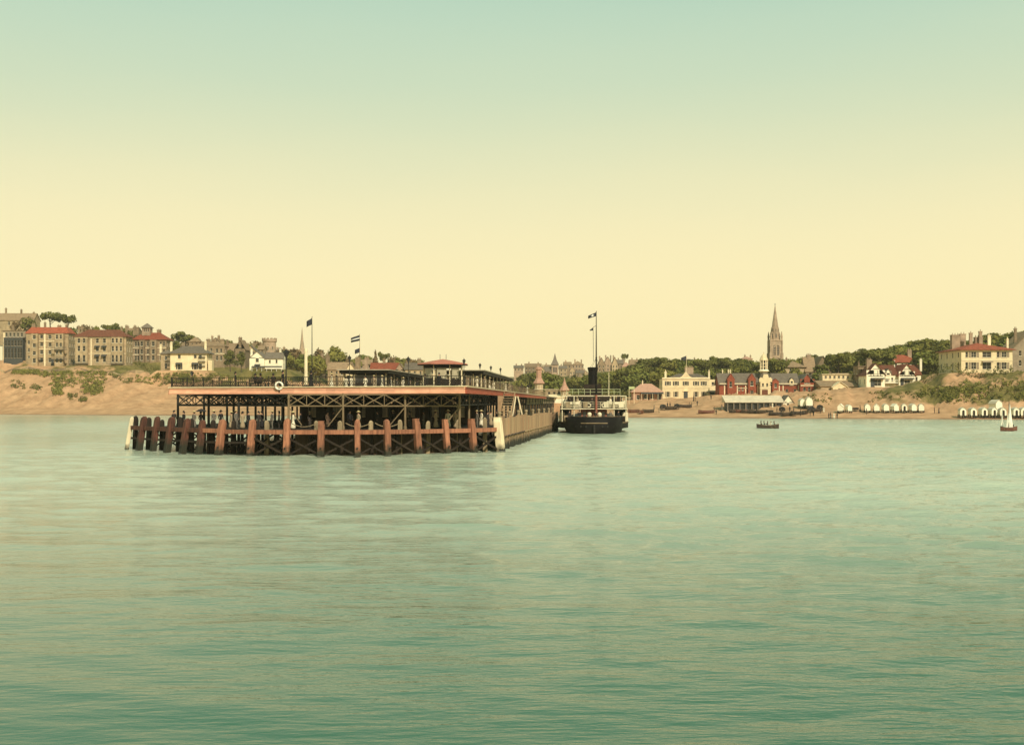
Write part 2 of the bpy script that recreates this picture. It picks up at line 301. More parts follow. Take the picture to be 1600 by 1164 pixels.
b.inputs['Base Color'].default_value = (0.034, 0.112, 0.055, 1); b.inputs['Roughness'].default_value = 0.07; b.inputs['IOR'].default_value = 1.33; b.inputs['Specular IOR Level'].default_value = 0.5
tc = NN('ShaderNodeTexCoord'); hts = []
for sc_, st, amt in ((0.5, (0.55, 1.5, 1), 0.55), (1.7, (0.5, 1.6, 1), 0.32), (4.2, (0.6, 1.4, 1), 0.16)):
    mp = NN('ShaderNodeMapping'); mp.inputs['Scale'].default_value = st; mp.inputs['Rotation'].default_value = (0, 0, R(-8)); LL(tc.outputs['Object'], mp.inputs[0])
    nz = NN('ShaderNodeTexNoise'); nz.inputs['Scale'].default_value = sc_; nz.inputs['Detail'].default_value = 4; nz.inputs['Roughness'].default_value = 0.55; LL(mp.outputs[0], nz.inputs[0])
    mm = NN('ShaderNodeMath'); mm.operation = 'MULTIPLY'; mm.inputs[1].default_value = amt; LL(nz.outputs[0], mm.inputs[0]); hts.append(mm)
s1 = NN('ShaderNodeMath'); LL(hts[0].outputs[0], s1.inputs[0]); LL(hts[1].outputs[0], s1.inputs[1]); s2 = NN('ShaderNodeMath'); LL(s1.outputs[0], s2.inputs[0]); LL(hts[2].outputs[0], s2.inputs[1])
av = NN('ShaderNodeAttribute'); av.attribute_name = 'chop'
bp = NN('ShaderNodeBump'); bp.inputs['Distance'].default_value = 0.42; bp.inputs['Strength'].default_value = 0.5; LL(s2.outputs[0], bp.inputs['Height'])
m5 = NN('ShaderNodeMath'); m5.operation = 'MULTIPLY'; m5.inputs[1].default_value = 0.9; LL(av.outputs['Fac'], m5.inputs[0]); LL(m5.outputs[0], bp.inputs['Strength']); LL(bp.outputs[0], b.inputs['Normal'])
# sky brightness is painted into the sea colour, paler away from the camera; unresolved ripples far off blur what the sea mirrors
sheen = np.clip((Ys - 14) / 50, 0, 1); sheen = sheen * sheen * (3 - 2 * sheen); sheen = np.clip(sheen * (0.86 + 0.45 * patch) , 0, 1)
at = me.attributes.new('painted_sheen', 'FLOAT', 'POINT'); at.data.foreach_set('value', sheen.ravel().astype(np.float32))
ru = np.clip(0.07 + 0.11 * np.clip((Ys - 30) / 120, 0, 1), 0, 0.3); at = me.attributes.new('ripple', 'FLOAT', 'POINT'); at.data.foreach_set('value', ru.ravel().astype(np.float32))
a3 = NN('ShaderNodeAttribute'); a3.attribute_name = 'painted_sheen'; mxs = NN('ShaderNodeMixRGB'); mxs.inputs[1].default_value = (0.036, 0.115, 0.057, 1); mxs.inputs[2].default_value = (0.44, 0.475, 0.325, 1); LL(a3.outputs['Fac'], mxs.inputs[0]); LL(mxs.outputs[0], b.inputs['Base Color'])
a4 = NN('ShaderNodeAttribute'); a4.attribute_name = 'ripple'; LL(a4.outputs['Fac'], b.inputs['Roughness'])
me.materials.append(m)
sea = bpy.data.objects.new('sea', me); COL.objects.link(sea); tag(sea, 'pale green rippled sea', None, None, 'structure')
# surf line along the beach: a thin ragged strip of foam
mb = MB(); px = -700; prev = None
FOAM = mat('surf_foam', (0.85, 0.82, 0.68), 0.7, 0.15, 2)
fv = []; 
for i, px in enumerate(np.arange(-500, 2100, 3.0)):
    u = (px - HX) / F; y = 375.4 / (1 + 0.373 * u); w = 0.8 + 0.6 * mnoise.noise(Vector((px * 0.05, 0, 0))) + 0.35 * mnoise.noise(Vector((px * 0.31, 5, 0))); o_ = 0.5 * mnoise.noise(Vector((px * 0.02, 9, 0)))
    fv.append((u * y, y - 0.5 + o_ - max(0.05, w), 0.05)); fv.append((u * y, y - 0.3 + o_ , 0.055))
mb.add(fv, [(2*i, 2*i+2, 2*i+3, 2*i+1) for i in range(len(fv)//2 - 1)])
tag(mb.build('surf', FOAM), 'thin white line of surf along the beach', None, None, 'stuff')
# ================================================================ the pier
AX = 0.07                                             # the pier runs inland, bearing slightly right
HD, HB = 6.55, 5.80                                   # deck level, underside of the deck edge
A = Vector((XP(265, 121), 121)); B = Vector((XP(727, 110), 110))          # front corners of the upper deck
def side(y): return B.x + AX * (y - 110)              # right edge of the upper deck
head_end = 216.0
pier = thing('promenade_pier', 'long iron and timber pier with salmon painted deck edge running to the beach', 'pier', (XP(520, 116), 116, 0))
PZ = Vector((0, 0, 1))
def pbuild(mb, name, m, par=pier, smooth=False): return mb.build(name, m, par, smooth)
def pobj(name, me, loc, rz=0, par=pier, scale=(1, 1, 1)): return obj(name, me, par, Vector(loc) - wloc(par), rz, scale)
HA = Vector((A.x + AX * (head_end - 121), head_end))
deck_poly = [(A.x, A.y), (B.x, B.y), (side(392), 392), (side(392) - 10, 392), (side(head_end) - 10, head_end), (HA.x, HA.y)]
pbuild(MB().slab(deck_poly, HD - 0.25, HD - 0.02), 'deck', DECKWOOD)
# deck edge boards: two boards with a groove, a cream capping and a cream bottom bead
def edge_boards(p, q, m, n):
    d = (q - p); L_ = d.length; d = d.normalized(); nrm = Vector((d.y, -d.x))
    for k in range(n):
        a = p + d * (L_ * k / n + 0.012); b = p + d * (L_ * (k + 1) / n - 0.012)
        for z0, z1, w in ((HB + 0.10, HB + 0.40, 0.10), (HB + 0.43, HD - 0.10, 0.07)):
            mb = MB(); mb.bar((*(a + nrm * w / 2), (z0 + z1) / 2), (*(b + nrm * w / 2), (z0 + z1) / 2), w, z1 - z0); pbuild(mb, 'edge_board', m)
    mb = MB(); mb.bar((*(p + nrm * 0.06), HD - 0.05), (*(q + nrm * 0.06), HD - 0.05), 0.26, 0.09); pbuild(mb, 'capping', CREAM)
    mb = MB(); mb.bar((*(p + nrm * 0.05), HB + 0.05), (*(q + nrm * 0.05), HB + 0.05), 0.2, 0.085); pbuild(mb, 'bottom_bead', SALMON if m is SALMON else BRICKRED_PAINT)
edge_boards(A, B, SALMON, 9)
edge_boards(B, Vector((side(300), 300)), BRICKRED_PAINT, 14)
edge_boards(HA, A, BRICKRED_PAINT, 8)
# joists under the deck
d = (B - A); dn = d.normalized()
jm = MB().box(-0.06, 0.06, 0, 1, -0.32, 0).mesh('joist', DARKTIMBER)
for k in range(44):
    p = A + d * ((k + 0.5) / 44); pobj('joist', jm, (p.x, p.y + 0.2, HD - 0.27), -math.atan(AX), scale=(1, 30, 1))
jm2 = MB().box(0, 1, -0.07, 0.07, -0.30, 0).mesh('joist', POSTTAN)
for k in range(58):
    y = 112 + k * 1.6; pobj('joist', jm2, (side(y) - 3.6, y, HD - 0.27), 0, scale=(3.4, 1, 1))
# rows of iron columns with lattice girders
front = [(278, 128), (326, 123.5), (373, 119), (451, 114.5), (536, 113), (633, 112.6), (718, 112.4)]
FR = [Vector((XP(a, z), z)) for a, z in front]
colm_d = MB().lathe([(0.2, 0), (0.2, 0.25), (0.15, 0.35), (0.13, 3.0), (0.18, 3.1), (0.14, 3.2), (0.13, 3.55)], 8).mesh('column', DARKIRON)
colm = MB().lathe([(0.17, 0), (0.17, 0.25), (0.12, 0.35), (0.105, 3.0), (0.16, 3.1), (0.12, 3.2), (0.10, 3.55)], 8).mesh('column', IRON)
pile = MB().lathe([(0.16, -1.5), (0.16, 2.3)], 7).mesh('pile', DARKTIMBER)
def truss(p, q, z0, z1, m, n=3, w=0.09):
    mb = MB(); mb.bar((*p, z0), (*q, z0), 0.10, 0.12); mb.bar((*p, z1), (*q, z1), 0.10, 0.12); e = (q - p)
    for k in range(n):
        a = p + e * (k / n); c = p + e * ((k + 1) / n)
        mb.bar((*a, z0), (*c, z1), w, w); mb.bar((*a, z1), (*c, z0), w * 0.9, w * 0.9)
        if k: mb.bar((*a, z0), (*a, z1), 0.07)
    pbuild(mb, 'lattice_girder', m)
ZL = 2.30                                             # landing stage level
for r in range(11):
    off = Vector((AX * r * 8.6, r * 8.6))
    for i, p in enumerate(FR):
        q = p + off
        if r > 1 and q.y > head_end - 2: continue
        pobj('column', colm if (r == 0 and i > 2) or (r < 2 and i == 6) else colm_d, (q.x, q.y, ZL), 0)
        if r < 5 or i == 6: pobj('pile', pile, (q.x, q.y, 0), 0)
        if i < 6 and r < 9:
            truss(q, FR[i + 1] + off, 4.60, 5.72, (IRON if i > 2 else DARKIRON) if r == 0 else DARKIRON, 3 if i > 2 else 2, 0.09 if i > 2 else 0.08)  # dark iron behind and at left puts the under-deck shade into the colour
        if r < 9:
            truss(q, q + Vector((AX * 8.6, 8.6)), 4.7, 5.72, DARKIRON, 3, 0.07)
for i, (dx, dz) in {4: (-1.5, 1.9), 5: (-1.6, 1.9), 6: (-1.5, 1.8), 3: (1.3, 1.8)}.items():
    p = FR[i]; mb = MB(); mb.bar((p.x, p.y, 4.5), (p.x + dx, p.y + 0.05, 4.5 - dz), 0.09); pbuild(mb, 'raking_brace', IRON)
for y in np.arange(224, 392, 12.0):                   # the neck of the pier, down to the beach
    for dx in (-0.8, -9.2):
        x = side(y) + dx; g = min(0, ground(x, y)) if y > 372 else 0
        mb = MB(); mb.tube((x, y, -1.5), (x, y, HD - 0.27), 0.2, 0.16); pbuild(mb, 'column', DARKIRON)
    truss(Vector((side(y) - 0.8, y)), Vector((side(y) - 9.2, y)), 4.4, 5.8, DARKIRON, 3)
    if y < 380: truss(Vector((side(y) - 0.8, y)), Vector((side(y + 12) - 0.8, y + 12)), 4.6, 5.8, POSTTAN, 4)
# railings: posts, rails and lattice panels bay by bay
def railing(p, q, bay, m, post_h=0.98, lattice=True):
    d = q - p; n = max(1, int(d.length / bay)); st = d / n; L_ = st.length; ang = math.atan2(d.y, d.x)
    pm = MB().box(-0.035, 0.035, -0.035, 0.035, 0, post_h).lathe([(0.03, post_h), (0.055, post_h + 0.05), (0.0, post_h + 0.11)], 6).mesh('railing_post', m)
    pn = MB(); pn.bar((0, 0, 0.10), (L_, 0, 0.10), 0.04, 0.05); pn.bar((0, 0, 0.95), (L_, 0, 0.95), 0.06, 0.06); pn.bar((0, 0, 0.52), (L_, 0, 0.52), 0.03, 0.04)
    k = 8
    for i in range(k if lattice else 0):
        a, b = L_ * i / k, L_ * (i + 1) / k; pn.bar((a, 0, 0.10), (b, 0, 0.52), 0.028); pn.bar((a, 0, 0.52), (b, 0, 0.10), 0.028); pn.bar(((a + b) / 2, 0, 0.52), ((a + b) / 2, 0, 0.95), 0.025)
    pnm = pn.mesh('railing_panel', m)
    for i in range(n + 1):
        s = p + st * i; pobj('railing_post', pm, (s.x, s.y, HD - 0.005), 0)
        if i < n: pobj('railing_panel', pnm, (s.x, s.y, HD), ang)
nrm = Vector((dn.y, -dn.x))
railing(A + dn * 0.12 - nrm * 0.14, B - dn * 0.12 - nrm * 0.14, 1.85, DARKIRON)
railing(B + Vector((-0.18, 0.4)), Vector((side(300) - 0.2, 300)), 2.4, IRON, 0.98, False)
railing(A + Vector((0.15, 0.4)), HA + Vector((0.15, -0.4)), 3.2, DARKIRON)
# ---------------------------------------------------------------- landing stage in front and below
stage = thing('landing_stage', 'low timber landing stage with raking brown fender posts below the pier deck', 'landing stage', (XP(480, 108), 108, 0))
def sbuild(mb, name, m): return mb.build(name, m, stage)
def sobj(name, me, loc, rz=0, scale=(1, 1, 1), rot=None): return obj(name, me, stage, Vector(loc) - wloc(stage), rz, scale, rot)
tops = [(207, 121.6, 650), (226, 118.6, 649), (246.5, 116.2, 650), (268.5, 114, 650), (293, 111.6, 653), (317, 109.6, 656), (349, 108, 655), (395, 106.9, 655), (449, 106.1, 655), (503, 106, 656), (558, 106.1, 656),
        (605, 106.8, 654), (650, 108.6, 654), (694.5, 110.4, 656), (737, 112.6, 653), (776, 116.5, 652)]
PT = [Vector((XP(a, z), z, HZ(y, z))) for a, z, y in tops]
PTn = []
for i, p in enumerate(PT):
    e = (PT[min(i + 1, 15)] - PT[max(i - 1, 0)]); e.z = 0; e.normalize(); PTn.append(Vector((e.y, -e.x, 0)))
PTn[0] = (PTn[0] + Vector((-0.9, 0, 0))).normalized(); PTn[15] = (PTn[15] + Vector((0.8, 0, 0))).normalized()
def fender(top, n, m, w=0.58, rake=0.62, name='fender_post', point=True):
    t = Vector((-n.y, n.x, 0)); mb = MB(); top = top + Vector((random.uniform(-.07, .07), 0, random.uniform(-.1, .08))); base = top + n * rake + t * random.uniform(-.12, .12); base.z = -1.3; base += n * rake * 0.25; vs = []
    axis = (top - base); rings = [(0, w), (0.30, w * 1.02), (0.55, w), (0.90, w * 0.98), (0.965, w * 0.86), (1.0, w * (0.34 if point else 0.9))]
    for q, ww in rings:
        c = base + axis * q; jx = random.uniform(-.03, .03)
        for sx, sy in ((-.5, -.42), (-.42, -.5), (.42, -.5), (.5, -.42), (.5, .42), (.42, .5), (-.42, .5), (-.5, .42)): vs.append(c + t * (sx * ww + jx) + n * (sy * ww * -1))
    fs = []
    for k in range(len(rings) - 1):
        for i in range(8): fs.append((k*8 + i, k*8 + (i+1) % 8, k*8 + 8 + (i+1) % 8, k*8 + 8 + i))
    fs.append(tuple(range(8))); fs.append(tuple(range(len(rings)*8 - 8, len(rings)*8)))
    mb.add(vs, fs); return sbuild(mb, name, m)
for i, p in enumerate(PT):
    m = CREAMPOST if i in (0, 15) else (POSTDARK if i < 6 else POST)
    o = fender(p, PTn[i], m, 0.78 if i == 15 else 0.42 if i == 0 else 0.56 + 0.04 * math.sin(i * 2.3), 0.45 if i > 10 else 0.62, point=i not in (9, 12, 13, 14, 15))
    if i in (0, 15): o['label'] = 'cream painted corner post'
    if 3 < i < 15:                                    # bolt heads low on the posts
        c = p + PTn[i] * 0.78; mb = MB(); mb.tube((c.x, c.y - 0.05, 0.75), (c.x, c.y + 0.3, 0.75), 0.09, n=8); sbuild(mb, 'bolt', DARKIRON)
# waling beams between the posts, dark X braces and struts below
for i in range(15):
    a, b = PT[i], PT[i + 1]; off = -0.02
    pa = a + PTn[i] * 0.10; pb = b + PTn[i + 1] * 0.10; z = 2.22 if i > 5 else 2.30
    mb = MB(); mb.bar((pa.x, pa.y, z), (pb.x, pb.y, z), 0.30, 0.40); sbuild(mb, 'waling_beam', POST if i > 4 else POSTDARK)
    qa = a + PTn[i] * 0.30; qb = b + PTn[i + 1] * 0.30
    if i > 6:
        mb = MB(); mb.bar((qa.x, qa.y + 0.12, 1.75), (qb.x, qb.y + 0.12, 0.05), 0.16, 0.16); sbuild(mb, 'cross_brace', DARKTIMBER)
        mb = MB(); mb.bar((qa.x, qa.y + 0.32, 0.05), (qb.x, qb.y + 0.32, 1.75), 0.16, 0.16); sbuild(mb, 'cross_brace', DARKTIMBER)
    else:
        mb = MB(); mb.bar((qa.x, qa.y + 0.3, 1.2), (qb.x, qb.y + 0.5, 1.2), 0.14, 0.2); sbuild(mb, 'cross_brace', DARKTIMBER)
# landing deck
ins = [p - n * 0.25 for p, n in zip(PT, PTn)]
lp = [(p.x, p.y) for p in ins] + [(XP(866, 204), 204), (XP(800, 204), 204), (FR[0].x + AX * 70, FR[0].y + 70)]
lp2 = [(x, y) for x, y in lp]
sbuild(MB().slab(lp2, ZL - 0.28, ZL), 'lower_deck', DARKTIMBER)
# second row of posts and piles standing behind
for px, z, top in ((212.5, 122.4, 649.5), (232, 124, 652), (254, 121, 655), (281, 118, 652), (300, 116.5, 653), (333, 113, 655), (365, 111.5, 657), (416, 110, 656), (495, 109.4, 656), (531, 109.4, 656), (579, 109.4, 656), (624, 110.4, 655), (669, 112, 656), (716, 114.5, 655), (757, 116.5, 652)):
    p = Vector((XP(px, z), z, HZ(top, z))); fender(p, Vector((0, -1, 0)), POSTTAN if px > 400 else DARKTIMBER, 0.44, 0.05)
for i in range(15):
    for k, off in ((0.5, 1.4), (0.2, 3.2), (0.8, 4.6)):
        a = PT[i].lerp(PT[i + 1], k) - PTn[i] * off; sobj('pile', pile, (a.x, a.y, 0))
    if i < 9:
        a = PT[i].lerp(PT[i + 1], 0.5) - PTn[i] * 1.4; b = PT[i].lerp(PT[i + 1], 0.9) - PTn[i] * 3.6
        mb = MB(); mb.bar((a.x, a.y, 0.2), (b.x, b.y, 2.0), 0.14); sbuild(mb, 'cross_brace', DARKTIMBER)
        mb = MB(); mb.bar((b.x, b.y, 0.3), (a.x, a.y, 1.9), 0.14); sbuild(mb, 'cross_brace', DARKTIMBER)
# close-boarded back of the stage below deck
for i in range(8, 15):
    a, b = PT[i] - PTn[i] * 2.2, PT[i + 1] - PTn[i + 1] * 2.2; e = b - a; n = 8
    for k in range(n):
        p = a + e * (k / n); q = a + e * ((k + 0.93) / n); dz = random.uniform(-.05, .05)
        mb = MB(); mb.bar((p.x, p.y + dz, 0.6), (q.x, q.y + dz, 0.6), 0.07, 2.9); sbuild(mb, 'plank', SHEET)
# mooring ropes slung between second-row posts, bollards
for px0, px1, z in ((455, 495, 109.2), (540, 579, 109.2), (586, 624, 109.8)):
    mb = MB(); pts = [W(px0 + (px1 - px0) * k / 8, 661 + 6 * (1 - (k / 4 - 1) ** 2), z - 0.4) for k in range(9)]
    for p, q in zip(pts, pts[1:]): mb.tube(p, q, 0.04, n=5)
    sbuild(mb, 'rope', POSTTAN)
# ---------------------------------------------------------------- boarded quay wall along the right side
quay = thing('quay_wall', 'brown boarded timber wall along the side of the landing stage, running towards the steamer', 'quay wall', (XP(786, 117.5), 117.5, 0))
q0 = Vector((XP(783, 117.3), 117.3)); q1 = Vector((XP(871, 204), 204)); e = q1 - q0; n = 92
en = e.normalized(); qn = Vector((en.y, -en.x))
qp = MB().box(-0.5, 0.5, -0.13, 0.13, -1.2, 1).mesh('plank', WALLPLANK)
for k in range(n):
    t_ = (k + 0.5) / n; p = q0 + e * t_ + qn * random.uniform(-.07, .07); h = 3.32 - 0.25 * t_ + random.choice((0, 0, 0.05, 0.12, -0.1, 0.22))
    o = obj('plank', qp, quay, Vector((p.x, p.y, 0)) - wloc(quay), math.atan2(e.y, e.x) + random.uniform(-.03, .03), (e.length / n * 0.94, 1, h))
for t0, t1, z in ((0.0, 0.5, 1.45), (0.5, 1.0, 1.4)):
    a = q0 + e * t0 + qn * 0.2; b = q0 + e * t1 + qn * 0.2; mb = MB(); mb.bar((*a, z), (*b, z), 0.09, 0.16); mb.build('wale', WALLPLANK, quay)
bm_ = MB().lathe([(0.13, 0), (0.1, 0.1)], 6).mesh('bolt', DARKIRON)
for k in range(15):
    p = q0 + e * (0.012 + k * 0.017) + qn * 0.26; obj('bolt', bm_, quay, Vector((p.x, p.y, 1.45)) - wloc(quay), rot=(R(90), 0, math.atan2(e.y, e.x)))
for k in range(9):
    p = q0 + e * (0.03 + k * 0.115) - qn * 0.5; mb = MB(); mb.lathe([(0.17, 2.0), (0.17, 3.7), (0.24, 3.75), (0.22, 3.95), (0.05, 4.02)], 8, (p.x, p.y, 0)); mb.build('bollard', POSTTAN, quay)
# ---------------------------------------------------------------- dark cabin put in under the deck to block the light
wr0 = thing('light_block_cabin', 'dark boarded cabin with pale windows, added to block light under the pier deck', 'cabin', (XP(600, 139), 139, ZL))
x0, x1, y0, y1 = XP(468, 139), XP(752, 139), 139.0, 152.0
MBw = MB(); nw = 22; xs = [x0 + (x1 - x0) * k / nw for k in range(nw + 1)]
for k in range(nw):
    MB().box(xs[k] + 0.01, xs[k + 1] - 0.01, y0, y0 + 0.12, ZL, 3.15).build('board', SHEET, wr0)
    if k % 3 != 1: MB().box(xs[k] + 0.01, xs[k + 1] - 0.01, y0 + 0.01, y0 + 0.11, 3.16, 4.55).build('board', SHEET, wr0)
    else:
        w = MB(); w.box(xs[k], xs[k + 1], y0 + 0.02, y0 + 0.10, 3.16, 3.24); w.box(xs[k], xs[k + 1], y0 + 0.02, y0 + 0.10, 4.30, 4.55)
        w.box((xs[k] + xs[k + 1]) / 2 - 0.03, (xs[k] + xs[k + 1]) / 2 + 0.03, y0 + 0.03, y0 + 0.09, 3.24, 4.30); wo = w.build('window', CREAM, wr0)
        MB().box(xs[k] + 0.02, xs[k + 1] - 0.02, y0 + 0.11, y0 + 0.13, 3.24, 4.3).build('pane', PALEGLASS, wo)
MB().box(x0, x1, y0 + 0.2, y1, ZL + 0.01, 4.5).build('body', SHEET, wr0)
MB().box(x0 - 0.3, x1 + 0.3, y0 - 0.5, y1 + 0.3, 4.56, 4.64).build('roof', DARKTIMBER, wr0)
# ---------------------------------------------------------------- boarding stair on the right side: white raking struts and a boarded flank
st = thing('boarding_stair', 'boarding stair with white raking struts hung from the pier side above the quay wall', 'stair', (side(152) + 1.6, 152, ZL))
def wst(px, py, z): return W(px, py, z)
for (a, b) in (((806, 619), (801, 650)), ((809, 619), (816, 648))):
    mb = MB(); mb.bar(W(*a, 158), W(*b, 158), 0.17); mb.build('strut', CREAM, st)
for k in range(12):
    f = k / 11; z = 2.5 + f * 3.6; y = 146 + f * 9; x = side(y) + 0.9
    MB().box(x - 0.7, x + 0.7, y, y + 0.85, z, z + 0.07).build('step', POSTTAN, st)
mb = MB(); mb.bar((side(146) + 1.65, 146, 2.6), (side(156) + 1.65, 156, 6.2), 0.08, 0.34); mb.build('stringer', WALLPLANK, st)
mb = MB(); mb.bar((side(146) + 0.2, 146, 2.6), (side(156) + 0.2, 156, 6.2), 0.08, 0.34); mb.build('stringer', WALLPLANK, st)
for k in range(7):
    y = 146.3 + k * 1.25; MB().box(side(y) + 0.12, side(y) + 0.20, y, y + 1.18, ZL + 0.1, HB - 0.02).build('flank_board', WALLPLANK, st)
# ---------------------------------------------------------------- shelters on the deck
ROOFPALE = mat('pale_roof_felt', (0.46, 0.38, 0.25), 0.8, 0.2, 1)
def shelter(label, x0, y0, x1, y1, axw, hroof, bays):
    """open-sided shelter along the pier: flat roof, dark inside, posts and half-glazed screens"""
    r = thing('deck_shelter', label, 'shelter', ((x0 + x1) / 2, y0, HD)); Lz = y1 - y0
    def c(s, t): return Vector((x0 + (x1 - x0) * s + AX * Lz * t, y0 + Lz * t, 0))
    cs = [c(-0.12, -0.02), c(1.12, -0.02), c(1.12, 1.02), c(-0.12, 1.02)]; z = HD + hroof
    MB().slab([(p.x, p.y) for p in cs], z, z + 0.12).build('roof', ROOFPALE, r)
    cs2 = [c(-0.08, -0.012), c(1.08, -0.012), c(1.08, 1.012), c(-0.08, 1.012)]
    MB().slab([(p.x, p.y) for p in cs2], z - 0.38, z - 0.01).build('eaves_band', DARKIRON, r)
    pm = MB().lathe([(0.09, 0), (0.06, 0.2), (0.055, 1.9), (0.1, 2.05), (0.07, hroof - 0.38)], 7).mesh('post', CREAM)
    sm = MB(); sm.box(-0.04, 0.04, 0, 1, 0.06, 0.9).mesh('screen', DARKTIMBER); sm = sm.mesh('screen', DARKTIMBER)
    for k in range(bays + 1):
        for s in (0, 1):
            p = c(s, k / bays); obj('post', pm, r, Vector((p.x, p.y, HD)) - wloc(r))
        if k < bays:
            p, q = c(0.5, k / bays), c(0.5, (k + 1) / bays); mb = MB(); mb.bar((p.x, p.y, HD + 0.5), (q.x, q.y, HD + 0.5), 0.08, 0.9); mb.build('screen', DARKTIMBER, r)
            mb = MB(); mb.bar((p.x, p.y, HD + 1.5), (q.x, q.y, HD + 1.5), 0.03, 1.0); mb.build('glazing', GLASS, r)
            for s in (0.38, 0.62):
                p, q = c(s, (k + .08) / bays), c(s, (k + 0.92) / bays); mb = MB(); mb.bar((p.x, p.y, HD + 0.45), (q.x, q.y, HD + 0.45), 0.4, 0.06); mb.bar((p.x, p.y, HD + 0.22), (q.x, q.y, HD + 0.22), 0.06, 0.42); mb.build('bench', DARKTIMBER, r)
    a, b = c(0, 0), c(1, 0)
    for k in range(4):
        p = a.lerp(b, (k + .06) / 4); q = a.lerp(b, (k + .94) / 4); mb = MB(); mb.bar((p.x, p.y + 0.1, HD + 0.5), (q.x, q.y + 0.1, HD + 0.5), 0.07, 0.9); mb.build('screen', DARKTIMBER, r)
        mb = MB(); mb.bar((p.x, p.y + 0.1, HD + 1.45), (q.x, q.y + 0.1, HD + 1.45), 0.03, 0.95); mb.build('glazing', GLASS, r)
        mb = MB(); mb.tube((p.x, p.y + 0.1, HD), (p.x, p.y + 0.1, z - 0.38), 0.06, n=6); mb.build('post', CREAM, r)
    return r
shelter('flat roofed dark shelter on the pier deck, between the flagpole and the red roofed bandstand', XP(537, 150), 150, XP(603, 150), 205, 0, 2.55, 9)
shelter('flat roofed dark shelter on the pier deck at the landing corner', XP(698, 150), 150, XP(752, 150), 205, 0, 2.5, 9)
# ---------------------------------------------------------------- bandstand with a low red roof
bs = thing('bandstand', 'eight sided bandstand with a low red roof on the pier deck', 'bandstand', (XP(692, 143), 143, HD))
cx, cy = XP(692, 143), 143; rr = 2.75
EIGHT = math.pi / 8
MB().lathe([(rr + 0.25, 0), (rr + 0.25, 0.45), (rr, 0.46)], 8, (cx, cy, HD), ang=EIGHT).build('platform', DARKTIMBER, bs)
for i in range(8):
    a = 2 * math.pi * i / 8 + EIGHT; p = Vector((cx + rr * 0.92 * math.cos(a), cy + rr * 0.92 * math.sin(a), HD)); a2 = a + math.pi / 4; q = Vector((cx + rr * 0.92 * math.cos(a2), cy + rr * 0.92 * math.sin(a2), HD))
    mb = MB(); mb.tube((p.x, p.y, HD + 0.46), (p.x, p.y, HD + 3.05), 0.085, 0.06); mb.build('post', CREAM, bs)
    mb = MB(); mb.bar((p.x, p.y, HD + 2.85), (q.x, q.y, HD + 2.85), 0.06, 0.35); mb.build('frieze', DARKIRON, bs)
    mb = MB(); mb.bar((p.x, p.y, HD + 0.9), (q.x, q.y, HD + 0.9), 0.05, 0.7); mb.build('panel', DARKTIMBER, bs)
    if i in (4, 5, 6): mb = MB(); mb.bar((p.x * .8 + q.x * .2, p.y * .8 + q.y * .2, HD + 2.0), (q.x * .8 + p.x * .2, q.y * .8 + p.y * .2, HD + 2.0), 0.04, 1.2); mb.build('glazing', PALEGLASS, bs)
rf = MB().lathe([(rr + 0.55, 3.05), (rr + 0.55, 3.15), (1.3, 3.55), (0.25, 3.72), (0.05, 3.76)], 8, (cx, cy, HD), ang=EIGHT).build('roof', mat('red_roof_paint', (0.50, 0.17, 0.10), 0.7, 0.2, 1), bs)
MB().lathe([(rr + 0.58, 2.98), (rr + 0.58, 3.05), (0.1, 3.06)], 8, (cx, cy, HD), ang=EIGHT).build('eaves', DARKIRON, bs)
for dx in (-0.35, 0.4): mb = MB(); mb.tube((cx + dx, cy, HD + 3.6), (cx + dx, cy, HD + 4.35), 0.03, n=5); mb.build('finial', DARKIRON, rf)
# ---------------------------------------------------------------- lamp posts on the deck
def lamp(label, px, z, ytop, s=0.72):
    r = thing('lamp_post', label, 'lamp post', (XP(px, z), z, HD), group='gas lamps on the pier deck'); h = HZ(ytop, z) - HD
    mb = MB(); mb.lathe([(0.13 * s, 0), (0.13 * s, 0.5), (0.06 * s, 0.6), (0.045 * s, h - 0.8), (0.09 * s, h - 0.75), (0.05 * s, h - 0.68)], 8); obj('pole', mb.mesh('pole', DARKIRON), r)
    mb = MB(); mb.lathe([(0.10 * s, h - 0.68), (0.27 * s, h - 0.22)], 6); g = obj('lantern', mb.mesh('lantern', GLASS), r)
    mb = MB(); mb.lathe([(0.31 * s, h - 0.22), (0.30 * s, h - 0.17), (0.10 * s, h - 0.03), (0.05 * s, h), (0.07 * s, h + 0.06), (0.0, h + 0.12)], 6); obj('cap', mb.mesh('cap', DARKIRON), g)
    mb = MB(); mb.bar((-0.35 * s, 0, h - 0.95), (0.35 * s, 0, h - 0.95), 0.04); obj('ladder_bar', mb.mesh('ladder_bar', DARKIRON), r)
lamp('dark gas lamp with a wide lantern beside the lifebuoy on the pier rail', 447, 117, 547, 1.25)
lamp('slim gas lamp at the end of the long shelter by the pale gable', 546, 124, 556)
lamp('slim gas lamp in front of the red roofed shore building', 638, 128, 558)
lamp('slim gas lamp rising behind the bandstand eaves', 725, 140, 561)
for i, (px, z, y) in enumerate(((750, 170, 568), (767, 188, 572), (782, 200, 575))):
    lamp('slim gas lamp above the landing corner shelter roof, %s from the bandstand' % ORD[i], px, z, y)
lamp('slim gas lamp at the far end of the deck left corner railing', 300, 160, 580, 0.9)
